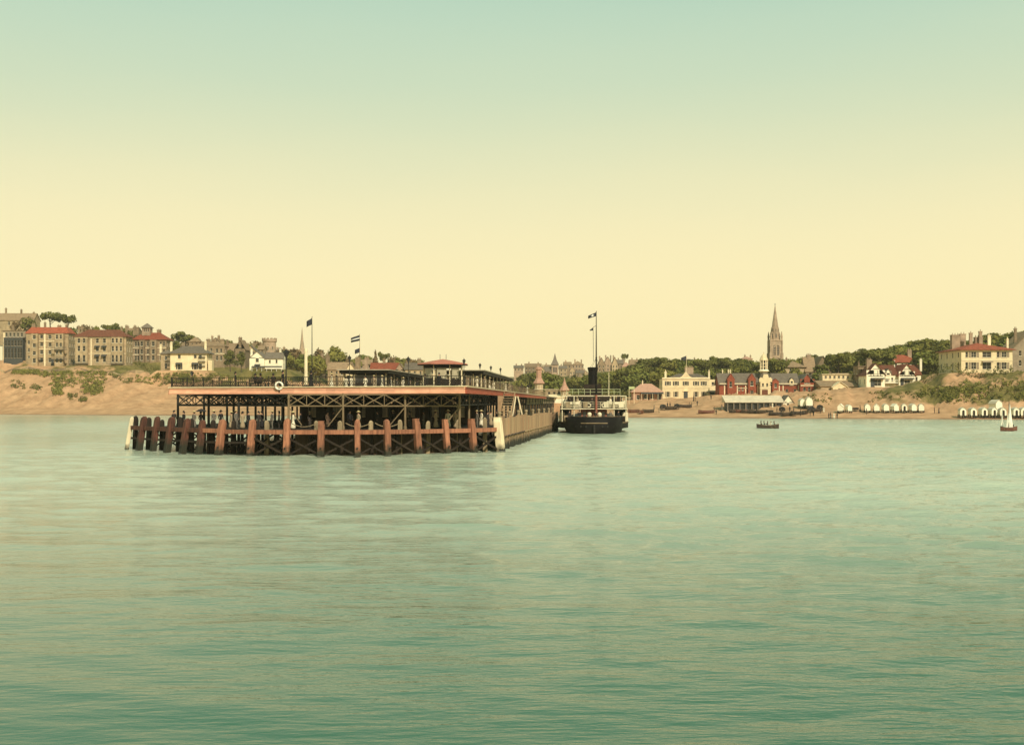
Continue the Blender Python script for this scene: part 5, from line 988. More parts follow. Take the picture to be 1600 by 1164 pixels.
for kind, nvar, mats_ in (('broad', 4, (0, 1, 2, 0)), ('pine', 3, (1, 1, 0)), ('round', 2, (0, 2)), ('conifer', 2, (1, 3))):
    for v in range(nvar):
        cl = crown_clumps(rt, kind); V = leaf_cloud(rt, cl, 44 if kind != 'conifer' else 50, 0.40)
        tr_ = trunk_mesh(rt, {'broad': 4.2, 'pine': 6.2, 'round': 3.2, 'conifer': 3.0}[kind], 0.26, 3.0, 2.6 if kind != 'conifer' else 1.0)
        for lm in range(4): TREES[(kind, v, lm)] = (None, V, tr_)
def tree_mesh(kind, v, lm):
    me_, V, tr_ = TREES[(kind, v, lm)]
    if me_ is None: me_ = cloud_mesh('crown', V, LEAF[lm]); TREES[(kind, v, lm)] = (me_, V, tr_)
    return me_, tr_
NAMES = {'broad': 'broadleaf_tree', 'pine': 'pine_tree', 'round': 'round_tree', 'conifer': 'conifer_tree'}
def tree(label, kind, v, x, y, h, wide=1.0, lm=None, group=None, z=None):
    base_h = {'broad': 8.6, 'pine': 8.6, 'round': 8.0, 'conifer': 9.4}[kind]; s = h / base_h; z = ground(x, y) if z is None else z
    me_, tr_ = tree_mesh(kind, v, {'broad': (0, 1, 2, 0)[v % 4], 'pine': 1, 'round': (0, 2)[v % 2], 'conifer': (1, 3)[v % 2]}[kind] if lm is None else lm)
    r = thing(NAMES[kind], label, 'tree', (x, y, z - 0.1), random.uniform(0, 6.28), group); r.scale = (s * wide, s * wide, s)
    obj('trunk', tr_, r); obj('crown', me_, r); return r
def ptree(label, kind, v, px, ytop, ybase, Z, wide=1.0, lm=None):
    h = HZ(ytop, Z) - HZ(ybase, Z); return tree(label, kind, v, XP(px, Z), Z, h, wide, lm, z=HZ(ybase, Z))
# single trees one can point to
ptree('wide dark pine standing behind the red roofed cliff hotel', 'pine', 0, 80, 488, 530, 570, 1.0); ptree('smaller pine leaning out beside the wide dark pine', 'pine', 1, 104, 492, 530, 575, 0.95); ptree('bushy dark tree between the brown roofed house and the wide pine', 'broad', 1, 46, 494, 530, 560, 0.9)
ptree('bush tree growing in front of the old brown roofed house', 'broad', 3, 24, 502, 525, 552, 1.0, 3); ptree('dark pine behind the brown roofed cliff hotel', 'pine', 2, 172, 506, 545, 560, 0.8); ptree('small tree behind the gap between the two cliff hotels', 'broad', 2, 133, 506, 545, 565, 0.9, 3)
ptree('tall dark pine on the slope behind the cream villa chimney', 'pine', 1, 289, 520, 565, 570, 0.85); ptree('dark leaning tree right behind the cream villa roof', 'broad', 1, 272, 530, 570, 560, 0.85)
ptree('bushy grey green tree in front of the steep gabled stone house', 'broad', 1, 360, 545, 578, 520, 0.9); ptree('dark ivy covered tree before the stone gable', 'broad', 3, 377, 549, 580, 510, 0.7, 1); ptree('russet leafed tree on the rise beside the round tower', 'broad', 2, 397, 531, 570, 620, 1.05, 3)
ptree('russet tree on the slope behind the gas lamp', 'broad', 0, 459, 541, 590, 540, 0.9, 3); ptree('dark green mound of a tree behind the cream post', 'round', 1, 478, 552, 598, 470, 1.0); ptree('green tree on the mound beside the dark flagpole', 'round', 0, 494, 556, 600, 465, 0.9); ptree('pale russet tree behind the flagpole mound', 'broad', 1, 498, 543, 590, 560, 0.8, 3)
ptree('dark bushy tree behind the chimney of the pale gabled house', 'broad', 1, 508, 556, 596, 490, 0.9, 1); ptree('olive tree filling the gap between the two shore house gables', 'broad', 0, 553, 558, 596, 500, 0.9, 0); ptree('russet tree behind the red roofed shore house chimney', 'broad', 3, 612, 556, 595, 540, 0.85, 3); ptree('small dark tree beyond the slate roofed shore house', 'broad', 2, 668, 566, 595, 500, 0.8, 1)
ptree('large round olive tree behind the pale gabled shore house', 'round', 0, 525, 541.5, 590, 520, 0.95); ptree('lower round olive tree beside the large round one', 'round', 1, 566, 553, 595, 520, 1.0); ptree('russet pointed conifer behind the shore houses', 'conifer', 1, 586, 547, 592, 520, 0.75); ptree('dark top heavy pine behind the long red roof', 'pine', 2, 600, 551, 592, 520, 0.55); ptree('russet bushy tree behind the slate roofed shore house', 'broad', 0, 640, 558, 592, 520, 0.9, 3); ptree('low dark tree beside the bandstand roof', 'broad', 2, 655, 560, 592, 510, 0.8, 1)
ptree('dark wind bent pine on the skyline of the far hillside', 'pine', 0, 976, 553, 578, 880, 0.6); ptree('tall tree on the skyline beside the grey gable end house', 'broad', 1, 1582, 517, 560, 430, 0.8)
# back rows of the cliff town
for i, (px, yt, yb, z, kd, v, lm) in enumerate([(112, 509, 545, 575, 'broad', 0, 1), (150, 508, 545, 575, 'broad', 1, 0), (184, 509, 545, 572, 'round', 0, 1), (204, 515, 550, 570, 'broad', 2, 1), (258, 528, 560, 560, 'broad', 3, 1), (304, 524, 560, 600, 'broad', 0, 3), (352, 530, 565, 590, 'round', 1, 1), (388, 536, 570, 590, 'broad', 2, 0), (437, 543, 580, 560, 'broad', 1, 3), (446, 548, 585, 530, 'round', 0, 0), (536, 552, 590, 560, 'broad', 2, 3), (578, 556, 592, 560, 'broad', 0, 1), (626, 558, 592, 540, 'round', 1, 0), (650, 561, 592, 540, 'broad', 3, 3)]):
    ptree('%s tree in the back row of the cliff town, %s counting from the hotels' % (('olive', 'dark', 'green', 'russet')[lm], ORD[i]), kd, v, px, yt, yb, z, 0.95, lm)
# the wood on the hill: many alike trees
ridge = [(800, 600), (830, 582), (852, 580), (870, 588), (900, 589), (925, 585), (950, 580), (985, 574), (1010, 562), (1030, 559), (1065, 562), (1100, 562), (1118, 558), (1140, 560), (1165, 561), (1185, 566), (1240, 560), (1265, 556), (1290, 557), (1330, 551), (1365, 545), (1400, 540), (1425, 535), (1450, 529), (1478, 533), (1520, 530), (1560, 522), (1600, 518), (1680, 512)]
rx_, ry_ = zip(*ridge); cnt = 0; rw = np.random.default_rng(21)
cands = []
for px in np.arange(806, 1640, 4.0):
    top = np.interp(px, rx_, ry_)
    for lay in range(3):
        ppx = px + rw.uniform(-4, 4)
        if lay == 0: y = top + rw.uniform(-1.5, 2.5)
        else: y = top + rw.uniform(3, 34 if ppx > 1000 else 22) * (1 if lay == 1 else 1)
        if rw.random() < (0.12 if lay == 0 else 0.25): continue
        cands.append((ppx, y, lay))
LAB = {'broad': 'bushy broadleaf tree in the dense wood on the hill behind the beach', 'pine': 'flat topped pine in the dense wood on the hill behind the beach', 'round': 'rounded olive green tree in the dense wood on the hill behind the beach'}
rays_t = np.concatenate([np.arange(78, 330, 6.0)])
for ppx, y, lay in cands:
    if cnt >= 296: break
    h = rw.uniform(7.5, 12.5); u = (ppx - HX) / F; Y = shore_px(ppx) + rays_t; hh = land(u * Y, Y); ys = HY - F * (hh + h - CAMH) / Y
    i = int(np.argmin(np.abs(ys - y)))
    if abs(ys[i] - y) > 4: continue
    z = float(Y[i]); x = u * z
    if any(abs(x - a) < b_ + 3 and -4 < z - c < d_ * 2.2 for a, c, _, b_, d_ in PADW): continue
    kind = rw.choice(['broad', 'broad', 'round', 'pine'])
    spot = next(t_ for lim, t_ in ((930, 'on the slope behind the pier kiosks'), (1036, 'on the rise behind the pink roofed kiosk'), (1125, 'above the white hotel roof'), (1200, 'between the hotel and the tall spire'), (1292, 'beside the tall spire and stone villa'), (1368, 'above the low cream bath house'), (1448, 'behind the half timbered house'), (9999, 'around the large mansion')) if ppx < lim)
    LABK = {'broad': 'bushy tree', 'pine': 'flat topped pine', 'round': 'rounded olive tree'}[kind] + (' on the wooded skyline ' if lay == 0 else ' within the wood ') + spot
    tree(LABK, kind, int(rw.integers(0, {'broad': 4, 'pine': 3, 'round': 2}[kind])), x, z, h, rw.uniform(0.95, 1.35), None, 'trees of the hillside wood'); cnt += 1
print('wood trees', cnt, 'of', len(cands))
# undergrowth between the trunks of the wood, one mass
cl = []
for _ in range(1500):
    px = rw.uniform(800, 1660); z = shore_px(px) + rw.uniform(84, 330); x = XP(px, z)
    if 840 < px < 1010 and z - shore_px(px) > 230: continue
    if any(abs(x - a) < b_ + 2 and -5 < z - c < d_ * 2.2 for a, c, _, b_, d_ in PADW): continue
    s = rw.uniform(1.3, 2.6); cl.append((x, z, ground(x, z) + s * 0.4, s, s * 0.8))
V = leaf_cloud(rw, cl, 12, 0.55); tag(obj('undergrowth', cloud_mesh('undergrowth', V, LEAF[1])), 'dark undergrowth filling the hillside wood', None, None, 'stuff')
def scrub(name, label, spots, n, m, smin=0.5, smax=1.3, per=26, size=0.30):
    cl = []
    for (px0, px1, y0, y1, t0, t1) in spots:
        for _ in range(n):
            px = rw.uniform(px0, px1); Y = shore_px(px) + np.arange(t0, t1, 0.8); u = (px - HX) / F; hh = land(u * Y, Y); ys = HY - F * (hh - CAMH) / Y; y = rw.triangular(y0, (y0 * 2 + y1) / 3, y1); i = int(np.argmin(np.abs(ys - y)))
            if abs(ys[i] - y) > 1.5: continue
            s = rw.uniform(smin, smax); cl.append((u * Y[i], Y[i], hh[i] + s * 0.2, s, s * 0.6))
    V = leaf_cloud(rw, cl, per, size); tag(obj(name, cloud_mesh(name, V, m)), label, None, None, 'stuff')
scrub('cliff_scrub', 'olive green gorse spreading down the sandy cliff below the hotels', [(64, 166, 579, 590, 15, 66), (80, 166, 588, 606, 15, 66), (84, 98, 600, 620, 15, 60), (128, 160, 600, 618, 15, 60), (20, 60, 578, 586, 15, 66)], 190, LEAF[0])
scrub('cliff_shrubs', 'scattered dark shrubs on the bare sandy cliff', [(20, 38, 595, 612, 12, 62), (106, 120, 615, 626, 12, 62), (124, 134, 620, 628, 12, 62), (172, 185, 580, 592, 12, 64), (186, 208, 588, 602, 12, 64), (48, 62, 600, 618, 12, 62), (56, 64, 580, 586, 12, 62)], 16, LEAF[1])
scrub('slope_scrub', 'green brown scrub on the slope below the cream villa and white house', [(212, 300, 583, 600, 15, 68), (235, 330, 580, 604, 15, 74), (330, 470, 582, 602, 15, 74)], 130, LEAF[0])
scrub('bank_scrub', 'patchy green scrub on the bank below the mansion', [(1548, 1640, 588, 632, 8, 50), (1470, 1500, 612, 632, 8, 50), (1480, 1530, 604, 615, 8, 50), (1440, 1500, 603, 625, 8, 50), (1500, 1550, 596, 630, 8, 50)], 190, LEAF[0], 0.3, 0.85)
scrub('bank_shrubs', 'dark shrubs dotted over the sandy bank above the bathing huts', [(1360, 1395, 610, 628, 8, 44), (1400, 1440, 610, 625, 8, 44), (1436, 1446, 612, 622, 8, 44), (1474, 1490, 616, 626, 8, 44), (1256, 1300, 616, 636, 6, 44), (1550, 1600, 600, 625, 8, 44)], 26, LEAF[1], 0.3, 0.9)
def hedge(label, px0, px1, Z0, Z1, h, w, m, ydrop=0):
    cl = []; n = int(abs(XP(px1, Z1) - XP(px0, Z0)) / 0.5)
    for k in range(n):
        f = (k + .5) / n; z = Z0 + (Z1 - Z0) * f; x = XP(px0 + (px1 - px0) * f, z); g = ground(x, z)
        for _ in range(2): s = rw.uniform(.5, .8); cl.append((x + rw.normal(0, .2), z + rw.normal(0, w * .3), g + rw.uniform(.1, h), s, s))
    p = Vector((XP((px0 + px1) / 2, (Z0 + Z1) / 2), (Z0 + Z1) / 2, 0)); p.z = ground(p.x, p.y); V = leaf_cloud(rw, cl, 36, 0.22) - np.array(p); o = obj('hedge', cloud_mesh('hedge', V, m), None, p); tag(o, label, 'hedge')
hedge('dark hedge in front of the cream villa', 252, 330, 484, 482, 1.6, 1.0, LEAF[1]); hedge('dark hedge below the large mansion', 1500, 1583, 371, 370, 2.0, 1.4, LEAF[1]); hedge('dark shrubbery hedge between the half timbered house and the mansion', 1441, 1500, 384, 376, 3.0, 2.0, LEAF[1]); hedge('dark garden hedge under the stone hotel with rooftop turret', 210, 250, 522, 520, 2.6, 1.5, LEAF[1])
# ================================================================ people
SKINM = mat('skin', (0.50, 0.27, 0.16), 0.7); HAIR = mat('brown_hair', (0.05, 0.03, 0.02), 0.8)
CLOTH = {k: mat(k + '_cloth', c, 0.95, 0.15, 4) for k, c in {'black': (0.018, 0.016, 0.015), 'dark': (0.045, 0.035, 0.028), 'grey': (0.16, 0.135, 0.10), 'tan': (0.36, 0.26, 0.15), 'white': (0.72, 0.62, 0.42), 'brown': (0.10, 0.06, 0.035)}.items()}
STRAW = mat('straw_hat', (0.55, 0.42, 0.2), 0.9); FELT = mat('black_felt', (0.02, 0.018, 0.016), 0.9)
def skinned(verts, edges):
    me = bpy.data.meshes.new('tmp'); me.from_pydata([v[:3] for v in verts], edges, []); o = bpy.data.objects.new('tmp', me); COL.objects.link(o)
    o.modifiers.new('s', 'SKIN'); o.modifiers.new('d', 'SUBSURF').levels = 1
    for i, v in enumerate(verts): me.skin_vertices[0].data[i].radius = (v[3], v[4] if len(v) > 4 else v[3])
    me.skin_vertices[0].data[0].use_root = True
    dg = bpy.context.evaluated_depsgraph_get(); dg.update(); r = bpy.data.meshes.new_from_object(o.evaluated_get(dg)); bpy.data.objects.remove(o); return r
def body_plan(kind):
    """joints (x, y, z, radius[, depth]) and bones; y- is forward"""
    if kind in ('man', 'woman', 'walk'):
        v = [(0, 0, .94, .15, .12), (0, 0, 1.16, .145, .11), (0, .01, 1.36, .17, .12), (0, .01, 1.50, .065), (0, -.01, 1.60, .088, .10), (0, 0, 1.70, .075, .085)]; e = [(0, 1), (1, 2), (2, 3), (3, 4), (4, 5)]; n = 6
        for s in (-1, 1):
            v += [(s * .19, .01, 1.40, .075), (s * .25, .03, 1.14, .056), (s * .24, -.07, .92, .042), (s * .235, -.10, .83, .045)]; e += [(2, n), (n, n + 1), (n + 1, n + 2), (n + 2, n + 3)]; n += 4
        if kind == 'woman':
            v += [(0, 0, .70, .22, .20), (0, 0, .40, .28, .26), (0, 0, .06, .35, .33)]; e += [(0, n), (n, n + 1), (n + 1, n + 2)]
        else:
            for s in (-1, 1):
                st = .20 * s if kind == 'walk' else 0
                v += [(s * .09, 0, .88, .105), (s * .10, -.03 - st * .6, .50, .078), (s * .10, .03 - st, .10, .056), (s * .105, -.13 - st, .05, .05)]; e += [(0, n), (n, n + 1), (n + 1, n + 2), (n + 2, n + 3)]; n += 4
    else:                                             # seated, seat surface at z = 0.45
        v = [(0, 0, .55, .16, .14), (0, .02, .78, .145, .11), (0, 0, .98, .17, .12), (0, 0, 1.12, .065), (0, -.02, 1.22, .088, .10), (0, -.01, 1.32, .075, .085)]; e = [(0, 1), (1, 2), (2, 3), (3, 4), (4, 5)]; n = 6
        fw = -.42 if kind == 'rower' else -.25
        for s in (-1, 1):
            v += [(s * .19, 0, 1.02, .075), (s * .25, fw * .5, .82, .056), (s * .16, fw, .74, .042), (s * .14, fw - .07, .72, .045)]; e += [(2, n), (n, n + 1), (n + 1, n + 2), (n + 2, n + 3)]; n += 4
        for s in (-1, 1):
            v += [(s * .10, -.06, .54, .11), (s * .11, -.44, .54, .08), (s * .11, -.44, .10, .056), (s * .11, -.58, .05, .05)]; e += [(0, n), (n, n + 1), (n + 1, n + 2), (n + 2, n + 3)]; n += 4
    return v, e
BODY = {}
def body(kind, cloth):
    if (kind, cloth) not in BODY:
        if kind not in BODY: BODY[kind] = skinned(*body_plan(kind))
        me = BODY[kind].copy(); me.materials.clear(); me.materials.append(CLOTH[cloth]); me.materials.append(SKINM); top = 1.49 if kind in ('man', 'woman', 'walk') else 1.11
        hz_ = .90 if top > 1.3 else .78
        for p in me.polygons:
            c = p.center
            hand = (abs(c.x) > .20 and c.z < .885 and c.z > .75) if top > 1.3 else (c.y < -.26 and .66 < c.z < .80 and abs(c.x) < .22)
            p.material_index = 1 if c.z > top or (hand and not (kind == 'woman' and abs(c.x) < .2)) else 0
            p.use_smooth = True
        me.name = 'person'; BODY[(kind, cloth)] = me
    return BODY[(kind, cloth)]
HATS = {'bowler': (MB().lathe([(.15, 0), (.155, .015), (.10, .03), (.10, .09), (.06, .13), (.01, .14)], 10).mesh('hat', FELT, True)), 'boater': MB().lathe([(.18, 0), (.18, .015), (.10, .02), (.10, .09), (.01, .095)], 10).mesh('hat', STRAW),
        'bonnet': MB().lathe([(.21, 0), (.22, .02), (.12, .04), (.10, .13), (.03, .17)], 10).mesh('hat', FELT, True), 'wide': MB().lathe([(.26, 0), (.26, .02), (.12, .04), (.11, .12), (.03, .14)], 10).mesh('hat', STRAW)}
HAIRM = MB().lathe([(.075, -.17), (.108, -.10), (.112, -.04), (.09, .02), (.03, .05)], 10, (0, .025, 0)).mesh('hair', HAIR, True)
def person(label, kind, cloth, hat, x, y, z, rz, group=None, s=1.0):
    o = obj('person', body(kind, cloth), None, (x, y, z), rz, (s, s, s)); tag(o, label, 'person', group); hz_ = 1.70 if kind in ('man', 'woman', 'walk') else 1.32
    obj('hair', HAIRM, o, (0, 0.01, hz_)); 
    if hat: obj('hat', HATS[hat], o, (0, 0, hz_ + 0.01), rot=(R(-5), 0, 0))
    return o
def who(kind, cloth): return {'man': 'man', 'walk': 'man', 'woman': 'woman', 'sit': 'person', 'rower': 'man'}[kind]
rp = np.random.default_rng(77)
CW = {'black': 'black', 'dark': 'dark brown', 'grey': 'grey', 'tan': 'tan', 'white': 'white', 'brown': 'brown'}
def dress(kind, cloth): return ('woman in a %s dress' if kind == 'woman' else 'man in a %s suit') % CW[cloth]
# crowd on the landing stage behind the fender posts
crowd = [(272, 120, 'man', 'dark', 'bowler'), (287, 119, 'man', 'black', 'bowler'), (303, 117, 'woman', 'grey', 'wide'), (314, 118, 'woman', 'black', 'bonnet'), (334, 116, 'woman', 'grey', 'wide'), (345, 119, 'woman', 'black', 'bonnet'), (361, 114, 'woman', 'tan', 'wide'), (369, 117, 'man', 'grey', 'boater'), (379, 113, 'woman', 'tan', 'bonnet'), (388, 116, 'man', 'black', 'bowler'),
         (404, 115, 'man', 'dark', 'bowler'), (409, 118, 'woman', 'black', 'bonnet'), (425, 113, 'man', 'grey', 'boater'), (436, 117, 'man', 'dark', 'bowler'), (458, 110.6, 'woman', 'white', 'wide'), (470, 116, 'man', 'black', 'bowler'), (484, 118, 'man', 'dark', 'boater'), (512, 117, 'woman', 'brown', 'bonnet'), (521, 119, 'man', 'dark', 'bowler'), (547, 116, 'man', 'black', 'bowler'),
         (560, 111, 'woman', 'tan', 'wide'), (590, 117, 'man', 'dark', 'bowler'), (614, 118, 'man', 'black', 'boater'), (640, 116, 'woman', 'dark', 'bonnet'), (662, 118, 'man', 'grey', 'bowler'), (681, 116, 'woman', 'tan', 'wide'), (700, 117, 'woman', 'white', 'wide'), (712, 116, 'woman', 'tan', 'bonnet'), (745, 118, 'man', 'grey', 'boater'), (752, 122, 'woman', 'white', 'wide'), (762, 120, 'man', 'dark', 'bowler'), (767, 126, 'woman', 'tan', 'bonnet'), (776, 122, 'man', 'black', 'bowler')]
tp = [t_[0] for t_ in tops]; used = {}
for px, z, kd, cl, ht in crowd:
    i = sum(1 for t_ in tp if t_ < px); lab = '%s on the landing stage after the %s fender post' % (dress(kd, cl), ORD[i - 1])
    kz = used.get(lab, 0); used[lab] = kz + 1
    if kz: lab = lab.replace('on the landing stage', 'farther back on the stage')
    person(lab, kd, cl, ht, XP(px, z), z, ZL, rp.uniform(-1.5, 1.5), 'crowd on the landing stage', rp.uniform(.94, 1.05))
# parasol held by the grey woman, umbrella-dark
pa = thing('parasol', 'dark open parasol held up on the landing stage near the sixth fender post', 'parasol', (XP(314.5, 117.6), 117.6, ZL)); 
mb = MB(); mb.lathe([(.55, 1.72), (.50, 1.80), (.32, 1.92), (.05, 2.0)], 10); obj('canopy', mb.mesh('canopy', FELT), pa); mb = MB(); mb.tube((0, 0, .85), (0, 0, 2.08), .015, n=5); obj('shaft', mb.mesh('shaft', BARK), pa)
# people on the upper deck
deckp = [(399, 121, 'sit', 'black', 'bowler', 'seated at the front rail between the lifebuoy and the corner'), (407, 121, 'sit', 'dark', 'bonnet', 'seated second along the front rail before the lifebuoy'), (427, 120, 'sit', 'black', 'bowler', 'seated at the front rail just before the lifebuoy'),
         (442, 121, 'man', 'black', 'bowler', 'standing beside the dark gas lamp on the pier deck'), (486, 126, 'woman', 'black', 'bonnet', 'standing at the foot of the dark flagpole'), (368, 124, 'man', 'black', 'bowler', 'standing alone by the corner of the deck rail'),
         (518, 132, 'woman', 'white', 'wide', 'walking on the deck before the long shelter'), (526, 138, 'man', 'tan', 'boater', 'standing at the end of the long shelter'), (549, 146, 'woman', 'white', 'wide', 'standing first before the long shelter'), (571, 147, 'woman', 'white', 'bonnet', 'standing second before the long shelter'), (584, 147, 'woman', 'tan', 'wide', 'standing third before the long shelter'), (597, 148, 'woman', 'white', 'wide', 'standing at the near corner of the long shelter'),
         (611, 152, 'woman', 'white', 'wide', 'walking first along the side of the long shelter'), (620, 158, 'man', 'grey', 'boater', 'walking second along the side of the long shelter'), (630, 160, 'woman', 'white', 'wide', 'walking third along the side of the long shelter'), (641, 166, 'woman', 'tan', 'bonnet', 'walking fourth along the side of the long shelter'), (652, 172, 'man', 'black', 'bowler', 'walking fifth along the side of the long shelter'),
         (664, 136, 'man', 'dark', 'bowler', 'standing beside the bandstand steps'), (686, 135, 'man', 'black', 'bowler', 'standing before the bandstand'), (706, 146, 'woman', 'tan', 'wide', 'standing first before the corner shelter'), (716, 146, 'woman', 'white', 'wide', 'standing second before the corner shelter'), (731, 146, 'woman', 'tan', 'bonnet', 'standing third before the corner shelter'), (745, 148, 'woman', 'white', 'wide', 'standing fourth before the corner shelter'),
         (757, 152, 'man', 'grey', 'boater', 'standing at the near corner of the corner shelter'), (765, 160, 'woman', 'white', 'wide', 'walking first beside the corner shelter'), (771, 170, 'woman', 'white', 'bonnet', 'walking second beside the corner shelter'), (781, 178, 'man', 'dark', 'bowler', 'walking third beside the corner shelter'), (790, 186, 'woman', 'white', 'wide', 'walking fourth beside the corner shelter'), (796, 192, 'man', 'tan', 'boater', 'walking fifth beside the corner shelter')]
for px, z, kd, cl, ht, lab in deckp:
    l0 = ('person in %s ' % CW[cl] if kd == 'sit' else dress(kd, cl) + ' ') + lab
    person(l0, kd, cl, ht, XP(px, z), z, HD - 0.02, rp.uniform(-2.6, 2.6) if kd != 'sit' else rp.uniform(2.6, 3.6), 'people on the pier deck', rp.uniform(.94, 1.04))
bench_i = 0
for px, z in ((403, 121), (427, 120)):
    bn = thing('deck_bench', 'dark slatted bench at the front rail %s the lifebuoy' % ('well before' if bench_i == 0 else 'just beside'), 'bench', (XP(px, z), z, HD - .02)); bench_i += 1
    for k in range(3): obj('seat_slat', MB().box(-.9, .9, -.22 + k * .15, -.10 + k * .15, .38, .42).mesh('seat_slat', DARKTIMBER), bn)
    for k in range(2): obj('back_slat', MB().box(-.9, .9, -.32, -.28, .58 + k * .17, .70 + k * .17).mesh('back_slat', DARKTIMBER), bn)
    for s_ in (-.8, .8): obj('leg', MB().box(s_ - .04, s_ + .04, -.3, .2, 0, .38).box(s_ - .04, s_ + .04, -.34, -.30, .0, .9).mesh('leg', DARKIRON), bn)
for i, (px, z) in enumerate(((541, 149), (556, 152), (563, 156), (577, 153), (590, 158), (604, 163), (616, 170), (625, 178), (702, 149), (712, 153), (723, 155), (738, 152), (749, 158), (760, 168), (768, 178), (776, 186), (786, 196), (793, 203))):
    kd = 'woman' if i % 3 != 1 else 'man'; cl = ['white', 'dark', 'tan', 'black', 'white', 'grey'][i % 6]
    person('%s in the shade, %s inside the %s shelter' % (dress(kd, cl), ORD[i if i < 8 else i - 8], 'long' if i < 8 else 'corner'), kd, cl, 'wide' if kd == 'woman' else 'bowler', XP(px, z), z, HD - .02, rp.uniform(-3, 3), 'people under the deck shelters')
# crowd and flower tubs far down the neck of the pier
for i in range(14):
    z = 214 + i * 6.0; x = side(z) - rp.uniform(0.9, 4.5); kd = 'woman' if i % 3 else 'man'; cl = ['black', 'dark', 'brown', 'black', 'white'][i % 5]
    person('person in dark clothes strolling on the neck of the pier' if cl != 'white' else 'person in white strolling on the neck of the pier', kd, cl, 'bonnet' if kd == 'woman' else 'bowler', x, z, HD - .02, rp.uniform(-3, 3), 'strollers on the pier neck')
# ================================================================ paddle steamer
sx, sy = XP(928, 186), 186.0; yaw = -math.atan(0.06)
ss = thing('paddle_steamer', 'black hulled paddle steamer with tall black funnel and mast moored at the quay', 'steamer', (sx, sy, 0), yaw)
HULL = mat('black_hull', (0.010, 0.008, 0.007), 0.6, 0.3, 0.6, 0.1, spec=0.08); STRAKE = mat('dull_ochre_strake', (0.28, 0.19, 0.10), 0.7, 0.2, 1); DECKH = mat('red_brown_deckhouse', (0.30, 0.10, 0.06), 0.7, 0.2, 1); SHIPWHITE = mat('ship_white', (0.72, 0.60, 0.38), 0.6, 0.1, 1)
def hull_mesh(stations, prof):
    """stations: (y, half beam, sheer); prof: (share of beam, share of height from -1.2 to sheer)"""
    mb = MB(); vs = []; n = len(prof)
    for y, hb, sh in stations:
        for s in (-1, 1):
            for a, f in (prof if s > 0 else prof[::-1]): vs.append((s * hb * a, y, -1.2 + f * (sh + 1.2)))
    m_ = 2 * n; fs = []
    for i in range(len(stations) - 1):
        for j in range(m_ - 1): fs.append((i*m_ + j, i*m_ + j + 1, (i+1)*m_ + j + 1, (i+1)*m_ + j))
        fs.append((i*m_ + m_ - 1, i*m_, (i+1)*m_, (i+1)*m_ + m_ - 1))
    fs.append(tuple(range(m_ - 1, -1, -1))); fs.append(tuple(range((len(stations)-1)*m_, len(stations)*m_))); mb.add(vs, fs); return mb
st_ = [(-6, 1.3, 2.72), (-5.5, 2.7, 2.68), (-4.2, 3.7, 2.63), (-1, 4.6, 2.55), (4, 5.0, 2.5), (10, 5.0, 2.5), (26, 3.9, 2.6), (38, 2.2, 3.0), (46, 0.25, 3.5)]
obj('hull', hull_mesh(st_, [(0.25, 0), (0.84, 0.22), (0.97, 0.55), (1, 1)]).mesh('hull', HULL, True), ss)
mb = MB(); mb.slab([(-5.95, 6), (-5.3, 2.2), (-3.9, -2.6), (3.9, -2.6), (5.1, 2.2), (5.75, 6), (5.75, 18), (3.6, 26), (-3.6, 26), (-5.75, 18)], 0.75, 1.6); obj('sponson', mb.mesh('sponson', HULL), ss)
mb = MB(); mb.slab([(-5.85, 5.9), (-5.2, 2.1), (-3.75, -2.7), (-2.5, -5.5), (-1.2, -6.15), (1.2, -6.15), (2.5, -5.5), (3.75, -2.7), (5.2, 2.1), (5.85, 5.9), (5.85, 18), (-5.85, 18)], 1.62, 1.74); obj('rubbing_strake', mb.mesh('rubbing_strake', STRAKE), ss)
mb = MB(); bw = [(-5.7, 6), (-5.05, 2.2), (-3.65, -2.6), (-2.4, -5.3), (-1.1, -5.95), (1.1, -5.95), (2.4, -5.3), (3.65, -2.6), (5.05, 2.2), (5.7, 6)]
for a_, c_ in zip(bw, bw[1:]): mb.bar((*a_, 2.2), (*c_, 2.2), .08, .92)
obj('bulwark', mb.mesh('bulwark', HULL), ss)
mb = MB(); [mb.bar((*a_, 2.70), (*c_, 2.70), .14, .08) for a_, c_ in zip(bw, bw[1:])]; obj('bulwark_rail', mb.mesh('bulwark_rail', STRAKE), ss)
mb = MB(); mb.slab(bw + [(5.6, 17.8), (-5.6, 17.8)], 1.75, 1.85); obj('main_deck', mb.mesh('main_deck', DECKWOOD), ss)
for s_ in (-1, 1):                                    # paddle boxes
    mb = MB(); pr = [(-4.2 + 8.4 * k / 10, 1.85 + 2.5 * math.sin(math.pi * (0.06 + 0.88 * k / 10))) for k in range(11)]; vs = []; 
    for x in (s_ * 3.75, s_ * 5.65): vs += [(x, 12 + a_, z_) for a_, z_ in pr] + [(x, 16.2, 1.2), (x, 7.8, 1.2)]
    n = 13; fs = [tuple(range(n)), tuple(range(2*n - 1, n - 1, -1))] + [(i, n + i, n + (i+1) % n, (i+1) % n) for i in range(n)]; mb.add(vs, fs); obj('paddle_box', mb.mesh('paddle_box', HULL), ss)
    mb = MB(); mb.box(s_ * 5.15 - .45, s_ * 5.15 + .45, 2.4, 2.5, 1.85, 3.3); obj('white_screen', mb.mesh('white_screen', SHIPWHITE), ss)
obj('upper_saloon', MB().box(-4.3, 4.3, 2.2, 8.6, 3.98, 5.9).mesh('upper_saloon', DARKTIMBER), ss)
obj('deck_saloon', MB().box(-2.1, 2.1, -0.6, 9.5, 1.85, 3.75).mesh('deck_saloon', DECKH), ss)
for x in (-1.5, -0.75, 0.75, 1.5): obj('saloon_window', MB().box(x - .25, x + .25, -.66, -.61, 2.7, 3.4).mesh('saloon_window', GLASS), ss)
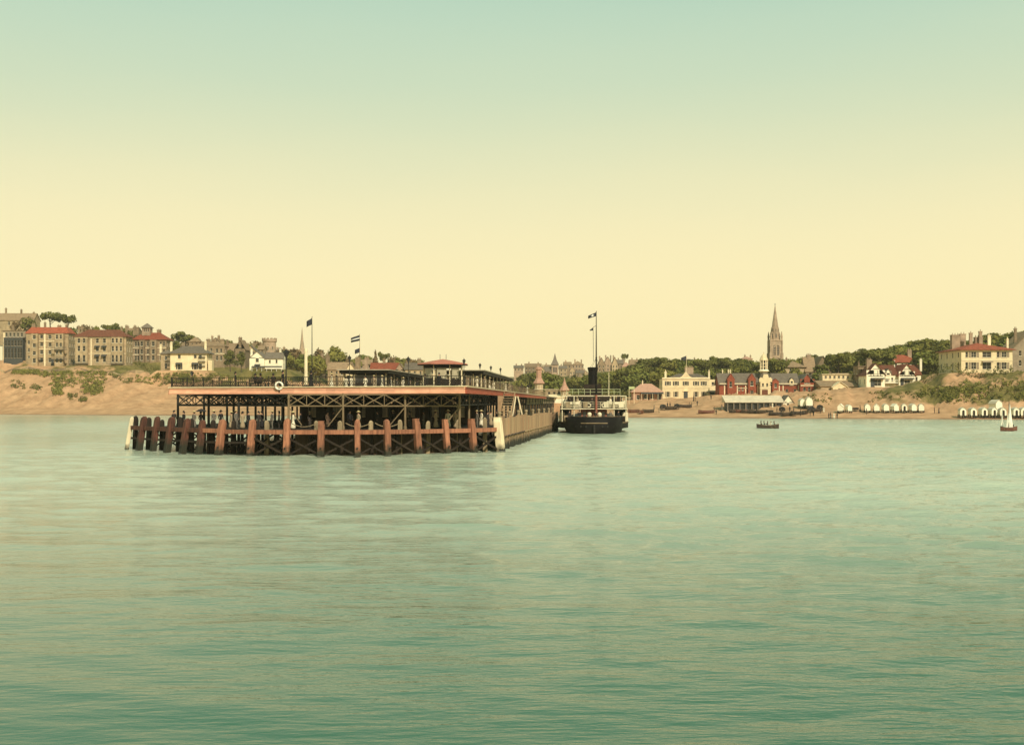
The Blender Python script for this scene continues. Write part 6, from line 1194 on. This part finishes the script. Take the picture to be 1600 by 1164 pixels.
obj('saloon_door', MB().box(-.4, .4, -.66, -.61, 1.9, 3.4).mesh('saloon_door', DECKH), ss)
mb = MB().box(-5.3, 5.3, -1.6, 16, 3.85, 3.97); obj('promenade_deck', mb.mesh('promenade_deck', DARKTIMBER), ss); obj('deck_edge', MB().box(-5.35, 5.35, -1.68, -1.61, 3.84, 3.98).mesh('deck_edge', SHIPWHITE), ss)
def rail(y, x0, x1, z0, z1, n, m, bars=3, parts='rail'):
    mb = MB()
    for k in range(n + 1): x = x0 + (x1 - x0) * k / n; mb.tube((x, y, z0), (x, y, z1), .04, n=5)
    for k in range(bars): z = z0 + (z1 - z0) * (k + 1) / bars; mb.tube((x0, y, z), (x1, y, z), .032, n=5)
    obj(parts, mb.mesh(parts, m), ss)
rail(-1.5, -5.2, 5.2, 3.97, 5.0, 10, SHIPWHITE)
for s_ in (-5.2, 5.2):
    mb = MB(); [mb.tube((s_, y, 3.97), (s_, y, 5.0), .04, n=5) for y in np.arange(-1.5, 16, 1.8)]; [mb.tube((s_, -1.5, z), (s_, 16, z), .032, n=5) for z in (4.3, 4.65, 5.0)]; obj('rail', mb.mesh('rail', SHIPWHITE), ss)
for x in (-5.1, -3.2, 3.2, 5.1):
    mb = MB(); mb.tube((x, -1.4, 1.85), (x, -1.4, 5.95), .085, n=6); obj('awning_post', mb.mesh('awning_post', SHIPWHITE), ss)
mb = MB(); [mb.bar((-5.1, y, 5.95), (5.1, y, 5.95), .12) for y in (-1.4, 5)]; [mb.bar((x, -1.4, 5.95), (x, 8, 5.95), .1) for x in (-5.1, 5.1)]; obj('awning_frame', mb.mesh('awning_frame', SHIPWHITE), ss)
obj('bridge_deck', MB().box(-4.6, 4.6, 9.0, 12.0, 6.05, 6.17).mesh('bridge_deck', DECKWOOD), ss); rail(9.05, -4.5, 4.5, 6.17, 7.15, 9, mat('pale_green_rail', (0.55, 0.55, 0.28), 0.6), 2, 'bridge_rail')
obj('bridge_screen', MB().box(-4.5, 4.5, 9.6, 9.7, 3.97, 6.0).mesh('bridge_screen', DARKTIMBER), ss)
for x in (-4.4, 4.4): mb = MB(); mb.tube((x, 9.1, 3.97), (x, 9.1, 6.05), .07, n=6); obj('bridge_post', mb.mesh('bridge_post', SHIPWHITE), ss)
fz = MB().lathe([(1.0, 3.5), (1.0, 4.4), (.76, 4.5), (.78, 10.5), (.88, 10.55), (.90, 10.95), (.78, 11.0), (.70, 10.95), (.68, 9.5)], 20); fo = obj('funnel', fz.mesh('funnel', HULL, True), ss, (-.05, 13.5, 0)); fo.data.shade_flat() if hasattr(fo.data, 'shade_flat') else None
obj('steam_pipe', MB().lathe([(.09, 3.97), (.09, 9.6)], 6).mesh('steam_pipe', STRAKE), ss, (.55, 12.7, 0))
mb = MB(); mb.lathe([(.19, 1.85), (.17, 6.0), (.16, 6.1)], 10); obj('mast_foot', mb.mesh('mast_foot', DECKH), ss, (.35, -1.9, 0)); mb = MB(); mb.lathe([(.155, 6.1), (.12, 12), (.16, 12.05), (.10, 12.2), (.05, 19.4), (.07, 19.45), (0, 19.55)], 8); ms = obj('mast', mb.mesh('mast', HULL), ss, (.35, -1.9, 0))
dia = lambda f, g: abs(f - .42) * 1.5 + abs(g - .5) < .36
obj('burgee', flag_mesh(1.25, .62, .5, dia, taper=.25), ms, (-.05, 0, 19.3)); obj('pennant', flag_mesh(.55, .5, .3, taper=.8), ms, (-.5, 0, 16.9))
mb = MB(); mb.tube((-.5, 0, 16.9), (-.45, 0, 11.5), .035, n=5); mb.tube((-.5, 0, 16.9), (0, 0, 17.2), .03, n=5); obj('halyard', mb.mesh('halyard', HULL), ms)
mb = MB(); [mb.tube((.35, -1.9, 12), q, .02, n=4) for q in ((-5, 6, 4), (5.4, 6, 4), (-4, -4, 2.6), (4, -4, 2.6))]; obj('stay', mb.mesh('stay', HULL), ss)
mb = MB(); mb.lathe([(.06, 3.97), (.05, 9.8), (0, 9.9)], 6); obj('ensign_staff', mb.mesh('ensign_staff', CREAM), ss, (2.5, 4, 0))
for s_ in (-1, 1):                                    # ship's boats in davits
    bt = obj('lifeboat', hull_mesh([(-2.0, .08, 1.9), (-1.5, .5, 1.72), (0, .75, 1.65), (1.5, .5, 1.72), (2.0, .08, 1.9)], [(0.1, .55), (0.7, .68), (0.95, .85), (1, 1)]).mesh('lifeboat', SHIPWHITE, True), ss, (s_ * 3.55, -.2, 3.35), R(90 + 12 * s_)); bt.scale = (1.1, .75, 1)
    mb = MB()
    for y in (-.9, .9): mb.tube((s_ * 3.55 + y * 1.1, -.2, 3.97), (s_ * 3.55 + y * 1.1, -.2, 5.6), .06, n=5); mb.tube((s_ * 3.55 + y * 1.1, -.2, 5.6), (s_ * 3.55 + y * 1.1, -.9, 5.6), .05, n=5)
    obj('davit', mb.mesh('davit', SHIPWHITE), ss)
for x in (-.85, 1.55):
    mb = MB(); mb.torus((x, -1.66, 4.45), .30, .09); obj('lifebuoy', mb.mesh('lifebuoy', SHIPWHITE, True), ss)
for x in (-2.9, -2.1, -1.3, 1.3, 2.1, 2.9):
    mb = MB(); yy = -6.0 + (abs(x) - 1.2) * .55 if abs(x) < 2.6 else -5.2 + (abs(x) - 2.6) * 1.2; mb.tube((x, yy - .25, 1.15), (x, yy + .5, 1.15), .13, n=10); obj('porthole', mb.mesh('porthole', DARKIRON), ss)
mb = MB(); mb.box(-.12, .12, -6.55, -6.1, -1, 1.4); obj('rudder', mb.mesh('rudder', DARKIRON), ss)
for x in (-.75, .85):                                 # cowl ventilators
    mb = MB(); mb.lathe([(.2, 1.85), (.2, 2.6), (.34, 2.85), (.36, 3.1), (.24, 3.3), (.02, 3.36)], 10); obj('ventilator', mb.mesh('ventilator', SHIPWHITE, True), ss, (x, -3.0, 0))
mb = MB()
for k in range(9): mb.box(-2.7, -1.9, -1.2 + k * .22, -.98 + k * .22, 1.9 + k * .22, 1.95 + k * .22)
obj('companion_ladder', mb.mesh('companion_ladder', STRAKE), ss)
for i, (x, y) in enumerate(((-3.1, -3.0), (3.2, -3.0), (-4.3, -.9), (4.4, -.6), (0.1, -4.3))):
    obj('deck_locker', MB().box(x - .55, x + .55, y - .3, y + .3, 1.86, 2.55 + .15 * (i % 3)).mesh('deck_locker', DARKTIMBER if i % 2 else STRAKE), ss)
for x in (-4.2, -1.4, 1.9, 4.3): mb = MB(); mb.bar((x, -1.75, 5.0), (x + .05, -1.75, 4.1), .75, .04); obj('dodger', mb.mesh('dodger', SHIPWHITE if x > 0 else POSTTAN), ss)
obj('wheelhouse', MB().box(-1.6, 1.4, 10.0, 11.8, 6.18, 8.0).mesh('wheelhouse', DARKTIMBER), ss)
for i, (x, y, z, kd, cl, ht, lab) in enumerate([(-4.6, .3, 3.97, 'man', 'black', 'bowler', 'man in black at the quay side rail of the steamer promenade deck'), (-.3, .4, 3.97, 'woman', 'dark', 'bonnet', 'woman in dark dress by the steamer mast'), (.9, -.5, 3.97, 'man', 'dark', 'bowler', 'man between the two white rings on the steamer rail'), (4.5, .4, 3.97, 'man', 'black', 'bowler', 'man in black at the seaward rail of the steamer promenade deck'), (3.6, 1.6, 3.97, 'woman', 'brown', 'wide', 'woman in brown behind the seaward lifeboat'), (-2.7, 1.4, 3.97, 'woman', 'tan', 'wide', 'woman in tan before the steamer upper saloon'), (.2, -3.9, 1.85, 'man', 'dark', 'bowler', 'man between the cowls on the steamer stern deck'), (-3.9, -2.6, 1.85, 'man', 'dark', 'bowler', 'man in dark suit on the steamer stern deck beside the ladder'), (-2.3, -3.4, 1.85, 'man', 'black', 'bowler', 'man in black at the steamer stern rail near the quay'), (2.6, -3.3, 1.85, 'man', 'grey', 'boater', 'man in grey with straw hat at the steamer stern rail'), (3.9, -1.9, 1.85, 'woman', 'black', 'bonnet', 'woman in black under the steamer promenade deck'),
        (-1.9, -.7, 3.97, 'man', 'black', 'bowler', 'man in black on the steamer promenade deck beside a white ring'), (2.7, .5, 3.97, 'woman', 'white', 'wide', 'woman in white on the steamer promenade deck'), (-3.9, 1.9, 3.97, 'man', 'dark', 'bowler', 'man behind the quayside lifeboat of the steamer'), (1.2, 10.3, 6.17, 'man', 'black', 'bowler', 'man in black standing on the steamer bridge')]):
    M = Matrix.Rotation(yaw, 3, 'Z') @ Vector((x, y, z)); person(lab, kd, cl, ht, sx + M.x, sy + M.y, M.z, rp.uniform(-1.5, 1.5), 'people aboard the steamer')
# ================================================================ small boats
BOATDARK = mat('dark_boat_planks', (0.05, 0.032, 0.02), 0.7, 0.3, 2); BOATRED = mat('red_brown_boat', (0.16, 0.06, 0.035), 0.6, 0.25, 2)
def boat_parts(par, Lb, bm2, dpt, m, thw=3):
    """open boat, bow to +x: planked shell, gunwale, thwarts"""
    n = 11; vs = []; fs = []; k = 7
    for i in range(n):
        f = i / (n - 1); x = (f - .5) * Lb; hb = bm2 * (math.sin(math.pi * min(1, (f * .86 + .14))) ** .6 if f < 1 else 0) * (1 if f > .2 else .8 + f); hb = max(hb, .02); sh = dpt * (1 + .35 * (2 * f - 1) ** 2)
        for layer, sc_ in ((0, 1.0), (1, .93)):
            for j in range(k): a = math.pi * j / (k - 1); vs.append((x * (1 if layer == 0 else .98), -hb * sc_ * math.cos(a), sh - (sh + (0 if layer == 0 else -.05)) * math.sin(a) ** .7))
    st = 2 * k
    for i in range(n - 1):
        for layer in (0, 1):
            for j in range(k - 1): q = i * st + layer * k + j; fs.append((q, q + 1, q + st + 1, q + st))
        for j in (0, k - 1): fs.append((i*st + j, i*st + k + j, (i+1)*st + k + j, (i+1)*st + j))
    for i in (0, n - 1):
        for j in range(k - 1): fs.append((i*st + j, i*st + j + 1, i*st + k + j + 1, i*st + k + j))
    mb = MB(); mb.add(vs, fs); obj('hull', mb.mesh('hull', m), par)
    for s_ in (-1, 1):
        mb = MB()
        for i in range(n - 1):
            a_ = vs[i * st + (0 if s_ < 0 else k - 1)]; c_ = vs[(i + 1) * st + (0 if s_ < 0 else k - 1)]; mb.bar(a_, c_, .06, .05)
        obj('gunwale', mb.mesh('gunwale', STRAKE), par)
    for q in range(thw): x = (-.28 + .56 * q / max(1, thw - 1)) * Lb; obj('thwart', MB().box(x - .11, x + .11, -bm2 * .85, bm2 * .85, dpt * .62, dpt * .69).mesh('thwart', POSTTAN), par)
def small_boat(name, label, px, py, Z, Lb, rz, m, z=None, group=None, tilt=0):
    x = XP(px, Z); r = thing(name, label, 'boat', (x, Z, (ground(x, Z) - .03) if z is None else z), rz, group); r.rotation_euler = (tilt, 0, rz); boat_parts(r, Lb, Lb * .17, .74, m); return r
rb = small_boat('rowing_boat', 'dark rowing boat full of people out on the open water', 1200, 669, 219, 4.3, R(6), BOATDARK, -.16)
for i, (dx, kd, cl, ht, lab) in enumerate([(-1.35, 'sit', 'black', 'bonnet', 'person in black seated in the stern of the crowded rowing boat'), (-.75, 'sit', 'dark', 'bowler', 'person in dark clothes second from the stern of the rowing boat'), (-.1, 'rower', 'black', 'bowler', 'rower in black at the oars of the crowded rowing boat'), (.55, 'rower', 'white', 'boater', 'rower in white shirt amidships in the rowing boat'), (1.2, 'sit', 'grey', 'bowler', 'person in grey seated near the bow of the rowing boat')]):
    person(lab, kd, cl, ht, rb.location.x + dx, 219 + dx * .1, .04, R(-90) if kd == 'rower' else R(90), 'people in the rowing boat', .92)
for s_ in (-1, 1):
    oar = thing('oar', 'long oar reaching %s from the rowing boat' % ('towards the viewer' if s_ < 0 else 'towards the beach'), 'oar', (rb.location.x + .2, 219 + s_ * .65, .38)); mb = MB(); mb.tube((0, -s_ * .4, .08), (.35, s_ * 1.7, -.42), .03, n=6); obj('loom', mb.mesh('loom', POSTTAN), oar); mb = MB(); mb.bar((.35, s_ * 1.7, -.42), (.47, s_ * 2.3, -.55), .14, .03); obj('blade', mb.mesh('blade', POSTTAN), oar)
sb = small_boat('sailing_boat', 'small red brown sailing boat with two white sails near the bathing huts', 1576, 674, 197, 2.7, R(168), BOATRED, -.12)
SAIL = mat('sail_cloth', (0.84, 0.78, 0.60), 0.9, 0.08, 1); k = 197 / F
def sail(pts, name):
    mb = MB(); c = sum((Vector(p) for p in pts), Vector()) / len(pts); n = len(pts); vs = [Vector(p) for p in pts] + [c + Vector((0, .12, 0))] + [Vector(p) + Vector((0, .02, 0)) for p in pts] + [c + Vector((0, .14, 0))]
    fs = [(i, (i+1) % n, n) for i in range(n)] + [(n + 1 + (i+1) % n, n + 1 + i, 2*n + 1) for i in range(n)] + [(i, n + 1 + i, n + 1 + (i+1) % n, (i+1) % n) for i in range(n)]; mb.add(vs, fs); return obj(name, mb.mesh(name, SAIL), sb)
sail([(.42, 0, .75), (-.72, 0, .62), (-.16, 0, 5.2)], 'mainsail'); sail([(1.28, 0, 1.15), (.86, 0, 1.15), (.98, 0, 3.85)], 'foresail')
mb = MB(); mb.lathe([(.05, .1), (.03, 5.35)], 6, (.0, .06, 0)); mb.tube((0, .06, .1), (-.17, .06, 5.3), .03, n=5); obj('mast', mb.mesh('mast', BARK), sb); mb = MB(); mb.lathe([(.035, .3), (.02, 3.95)], 6, (.96, .06, 0)); obj('foremast', mb.mesh('foremast', BARK), sb); mb = MB(); mb.tube((.5, .05, .66), (-.85, .05, .58), .03, n=5); obj('boom', mb.mesh('boom', BARK), sb)
person('man in dark clothes steering the small sailing boat', 'sit', 'dark', 'bowler', sb.location.x + .95, 197.25, -.2, R(100), None, .9)
# boats drawn up on the beach
bb = [(991, 403 - 37, 'leaning against'), (1000, 366, ''), (1012, 364, '')]
beach_boats = [(990, 645, 20, 'first of two dark boats on the sand beside the steamer'), (1002, 646, 70, 'second of two dark boats on the sand beside the steamer'), (1013, 645, 10, 'dark boat on the sand in front of the pink kiosk'), (1048, 640, 5, 'dark boat high on the sand before the white hotel left windows'), (1069, 637, 0, 'long dark boat high on the sand before the white hotel door'), (1104, 646, 0, 'long dark boat lying on the sand between the white hotel and the shed'),
               (1148, 645, 15, 'first boat in the row before the beach shed'), (1158, 645, -20, 'second boat in the row before the beach shed'), (1168, 645, 10, 'third boat in the row before the beach shed'), (1180, 646, -5, 'fourth boat in the row before the beach shed'), (1190, 646, 15, 'fifth boat in the row before the beach shed'), (1211, 649, -15, 'dark boat near the water right of the beach shed'), (1229, 650, 20, 'boat by the landing plank before the white gable end'), (1246, 648, -10, 'dark boat below the pair of white huts'), (1258, 647, 60, 'upended looking dark boat under the pair of white huts'), (1276, 643, 10, 'dark boat right of the pair of white huts')]
def beach_pos(px, py):
    Y = shore_px(px) + np.arange(0.5, 60, .4); u = (px - HX) / F; ys = HY - F * (land(u * Y, Y) - CAMH) / Y; i = int(np.argmin(np.abs(ys - py))); return u * Y[i], float(Y[i])
for px, py, rz, lab in beach_boats:
    x, y = beach_pos(px, py); r = thing('beached_boat', lab, 'boat', (x, y, ground(x, y) + .02), R(rz), 'boats drawn up on the beach'); r.rotation_euler = (R(14 if rz > 0 else -12), 0, R(rz)); boat_parts(r, 5.2 if 'long' in lab else 3.9, .8, .85, BOATDARK if px % 3 else BOATRED, 2)
# two wheeled carts on the beach
cart_wheel = MB(); cart_wheel.torus((0, 0, 0), .55, .05, 'y', 14, 5)
for k_ in range(6): cart_wheel.bar((0, 0, 0), (.54 * math.cos(k_ * math.pi / 3), 0, .54 * math.sin(k_ * math.pi / 3)), .05)
CARTW = cart_wheel.mesh('wheel', DARKTIMBER); CARTT = MB().box(-.95, .95, -.55, .55, .55, .63).box(-.95, .95, -.55, -.49, .63, 1.25).box(-.95, .95, .49, .55, .63, 1.25).box(-.95, -.89, -.49, .49, .63, 1.25).box(.89, .95, -.49, .49, .63, 1.25).mesh('tray', BOATDARK)
CARTH = MB().prism([(-.95, 1.25), (.95, 1.25), (.7, 1.75), (0, 1.95), (-.7, 1.75)], -.53, .53).mesh('hood', BLACK); sh_ = MB(); sh_.bar((.9, .4, .6), (2.3, .35, .35), .07); sh_.bar((.9, -.4, .6), (2.3, -.35, .35), .07); CARTS = sh_.mesh('shafts', BOATDARK)
for i, (px, py, rz, hood, lab) in enumerate([(1036, 641, 20, True, 'hooded dark cart on the sand left of the white hotel boats'), (1058, 640, -15, True, 'hooded dark cart on the sand before the white hotel'), (1203, 647, 10, False, 'open cart on the sand at the right end of the shed'), (1222, 645, 160, True, 'hooded cart in front of the white gable end'), (1240, 650, 30, False, 'open cart near the water below the white huts'), (1268, 645, 0, True, 'hooded cart right of the touching white huts'), (1281, 642, 170, True, 'hooded cart at the foot of the bare bank'), (1336, 643, 5, False, 'open cart beside the plain white hut row')]):
    x, y = beach_pos(px, py); r = thing('beach_cart', lab, 'cart', (x, y, ground(x, y)), R(rz), 'carts on the beach'); obj('tray', CARTT, r); obj('shafts', CARTS, r)
    for yy in (-.64, .64): obj('wheel', CARTW, r, (0, yy, .58))
    if hood: obj('hood', CARTH, r)
# people on the beach
bp_ = [(1006, 622, 'man', 'dark', 'bowler', 'standing before the pink kiosk posts'), (1013.5, 625, 'woman', 'black', 'bonnet', 'walking out from the pink kiosk'), (1084, 627, 'woman', 'black', 'bonnet', 'standing before the white hotel door'), (1087, 627, 'man', 'dark', 'bowler', 'beside the woman at the white hotel door'), (1111, 625, 'man', 'black', 'bowler', 'under the white hotel side veranda'), (1089.5, 634, 'man', 'dark', 'bowler', 'alone on the sand below the white hotel'), (1034, 640, 'man', 'black', 'bowler', 'upright on the sand left of the beached boats'), (1022, 640, 'woman', 'grey', 'wide', 'walking on the sand in front of the kiosk'), (1030, 645, 'woman', 'tan', 'wide', 'near the water in front of the kiosk'), (1043, 637, 'woman', 'black', 'bonnet', 'in the knot of people before the hotel, first'), (1047, 637, 'man', 'dark', 'bowler', 'in the knot of people before the hotel, second'), (1054, 638, 'man', 'grey', 'boater', 'in the knot of people before the hotel, third'), (1077, 637, 'man', 'grey', 'bowler', 'beside the boat before the hotel door'), (1081, 636, 'woman', 'tan', 'wide', 'standing after the boat before the hotel door'),
       (1119, 648, 'man', 'black', 'bowler', 'tall by the water left of the shed'), (1116, 645, 'man', 'dark', 'bowler', 'at the end of the long beached boat'), (1128, 641, 'woman', 'grey', 'bonnet', 'at the left end of the beach shed'), (1144, 639, 'woman', 'dark', 'bonnet', 'in the left bay of the beach shed'), (1158, 638, 'woman', 'white', 'wide', 'with white dress in the beach shed opening'), (1173, 638, 'man', 'grey', 'boater', 'in the middle of the beach shed opening'), (1207, 638, 'woman', 'white', 'wide', 'near the right end of the beach shed'), (1266, 651, 'man', 'dark', 'bowler', 'near the water right of the white gable end'), (1271, 650, 'man', 'black', 'bowler', 'second by the water right of the white gable end'), (1240, 646, 'man', 'brown', 'bowler', 'by the boats below the pair of white huts'), (1295, 654, 'man', 'black', 'bowler', 'tall at the edge of the water before the bank'), (1298, 654, 'woman', 'grey', 'bonnet', 'beside the tall man at the water'), (1303, 654, 'woman', 'white', 'wide', 'at the edge of the water in pale dress'), (1308, 654, 'man', 'dark', 'bowler', 'last of the group at the edge of the water'), (1214, 645, 'man', 'dark', 'bowler', 'beside the boat right of the shed'), (1221, 648, 'woman', 'black', 'bonnet', 'between the boats below the white gable end'), (1234, 644, 'man', 'black', 'bowler', 'under the white gable end of the shed'), (1251, 650, 'man', 'dark', 'bowler', 'at the bow of the boat below the huts'), (1262, 643, 'woman', 'brown', 'bonnet', 'just below the touching pair of huts'), (1282, 646, 'man', 'dark', 'bowler', 'past the last boat below the bank'), (1287, 645, 'woman', 'white', 'wide', 'at the foot of the bare bank'), (1344, 643, 'woman', 'dark', 'bonnet', 'in the gap of the plain hut row'), (1354, 648, 'man', 'dark', 'bowler', 'alone below the row of plain white huts'), (1460, 646, 'man', 'black', 'bowler', 'first of the pair between the two rows of huts'), (1467, 646, 'woman', 'dark', 'bonnet', 'second of the pair between the two rows of huts')]
for px, py, kd, cl, ht, lab in bp_:
    if len((dress(kd, cl) + ' ' + lab).split()) > 16: print('LONG', lab)
    x, y = beach_pos(px, py); person(dress(kd, cl) + ' ' + lab, kd, cl, ht, x, y, ground(x, y) + .0, rp.uniform(-3, 3), 'people on the beach', rp.uniform(.95, 1.08))
# ================================================================ bathing machines
HUTW = mat('hut_white', (0.86, 0.76, 0.53), 0.7, 0.08, 1)
whl = MB()
whl.torus((0, 0, 0), .42, .05, 'y', 16, 6)
for k_ in range(8): a = k_ * math.pi / 4; whl.bar((0, 0, 0), (.40 * math.cos(a), 0, .40 * math.sin(a)), .04)
whl.tube((0, -.1, 0), (0, .1, 0), .07, n=8); WHEEL = whl.mesh('wheel', DARKTIMBER)
def hut_parts(kind):
    w, h = .88, 2.35; P = {}
    prof = [(-w, .62), (w, .62), (w, 1.9)] + ([(w * .72, 2.28), (0, 2.62), (-w * .72, 2.28)] if kind == 'round' else [(0, 2.62)]) + [(-w, 1.9)]
    P['body'] = MB().prism(prof, -1.0, 1.2).mesh('body', HUTW)
    rr = [(-w - .1, 1.86), (-w * .74, 2.32), (0, 2.68), (w * .74, 2.32), (w + .1, 1.86)] if kind == 'round' else [(-w - .12, 1.85), (0, 2.69), (w + .12, 1.85)]
    P['roof'] = MB().prism(rr + [(a, b + .07) for a, b in rr[::-1]], -1.12, 1.3).mesh('roof', mat('pale_hut_roof', (0.62, 0.52, 0.36), 0.8) if kind == 'round' else HUTW)
    P['chassis'] = MB().box(-w + .05, w - .05, -1.1, 1.2, .50, .60).mesh('chassis', DARKTIMBER)
    P['steps'] = MB().box(-.35, .35, -1.55, -1.3, .12, .18).box(-.35, .35, -1.35, -1.1, .34, .40).box(-.38, -.34, -1.55, -1.1, -.05, .5).box(.34, .38, -1.55, -1.1, -.05, .5).mesh('steps', DARKTIMBER)
    P['door'] = MB().prism([(-.36, .66), (.36, .66), (.36, 1.75), (.18, 2.0), (-.18, 2.0), (-.36, 1.75)], -1.05, -1.01).mesh('door', DARKTIMBER)
    P['louvre'] = MB().prism([(-.62, 1.0), (.62, 1.0), (.62, 1.8), (.35, 2.08), (-.35, 2.08), (-.62, 1.8)], -1.035, -1.004).mesh('louvre', SHEET)
    P['arch_trim'] = MB().prism([(-.46, .66), (-.36, .66), (-.36, 1.75), (-.18, 2.0), (.18, 2.0), (.36, 1.75), (.36, .66), (.46, .66), (.46, 1.8), (.22, 2.12), (-.22, 2.12), (-.46, 1.8)], -1.07, -1.0).mesh('arch_trim', HUTW); return P
HP = {k: hut_parts(k) for k in ('round', 'gable')}
def hut(label, px, py, kind, door, s, rz=0, group='bathing huts along the beach'):
    x, y = beach_pos(px, py); r = thing('bathing_machine', label, 'bathing machine', (x, y, ground(x, y)), rz, group); r.scale = (s * .86, s, s); P = HP[kind]
    for n_ in ('body', 'roof', 'chassis', 'steps'): obj(n_, P[n_], r)
    if door:
        d_ = obj('door', P['door'], r); obj('arch_trim', P['arch_trim'], d_)
    for sx_ in (-.93, .93):
        for yy in (-.65, .8): obj('wheel', WHEEL, r, (sx_, yy, .45), R(90))
n1 = [1313.5, 1326, 1355, 1369.5, 1383.5, 1398, 1412.5, 1426, 1439]
for i, px in enumerate(n1):
    hut('plain white bathing hut on wheels, %s in the row below the half timbered house' % ORD[i], px, 645, 'gable' if i in (0, 3, 5) else 'round', i == 6, 1.02 if i != 1 else .92, R(-25) if i == 0 else rp.uniform(-.22, .22))
n2_ = [1503.5, 1519.5, 1536, 1551, 1566, 1586, 1598]
for i, px in enumerate(n2_):
    hut('white bathing hut with dark arched door, %s in the row by the sailing boat' % ORD[i], px, 653, 'round', True, 1.12, rp.uniform(-.12, .12), 'arched door huts below the mansion')
hut('larger white hut with pale roof standing behind the arched door row', 1556, 646, 'round', False, 1.45, R(15), 'bathing huts along the beach')
hut('left hut of the touching white pair above the boats', 1253, 638, 'round', False, 1.15, .05); hut('wider right hut of the touching white pair above the boats', 1263.5, 638, 'round', False, 1.32, -.05)
# ================================================================ sea air
hz = MB().box(-2400, 2400, -75, 1950, -8, 80).build('haze', []); hz.data.materials.clear()
m = bpy.data.materials.new('sea_haze'); m.use_nodes = True; t = m.node_tree; t.nodes.clear(); o = t.nodes.new('ShaderNodeOutputMaterial'); pv = t.nodes.new('ShaderNodeVolumePrincipled')
pv.inputs['Color'].default_value = (1.0, 0.92, 0.74, 1); pv.inputs['Density'].default_value = 0.0001; pv.inputs['Anisotropy'].default_value = 0.0; t.links.new(pv.outputs[0], o.inputs['Volume'])
hz.data.materials.append(m); tag(hz, 'thin pale haze over sea and shore', None, None, 'stuff')
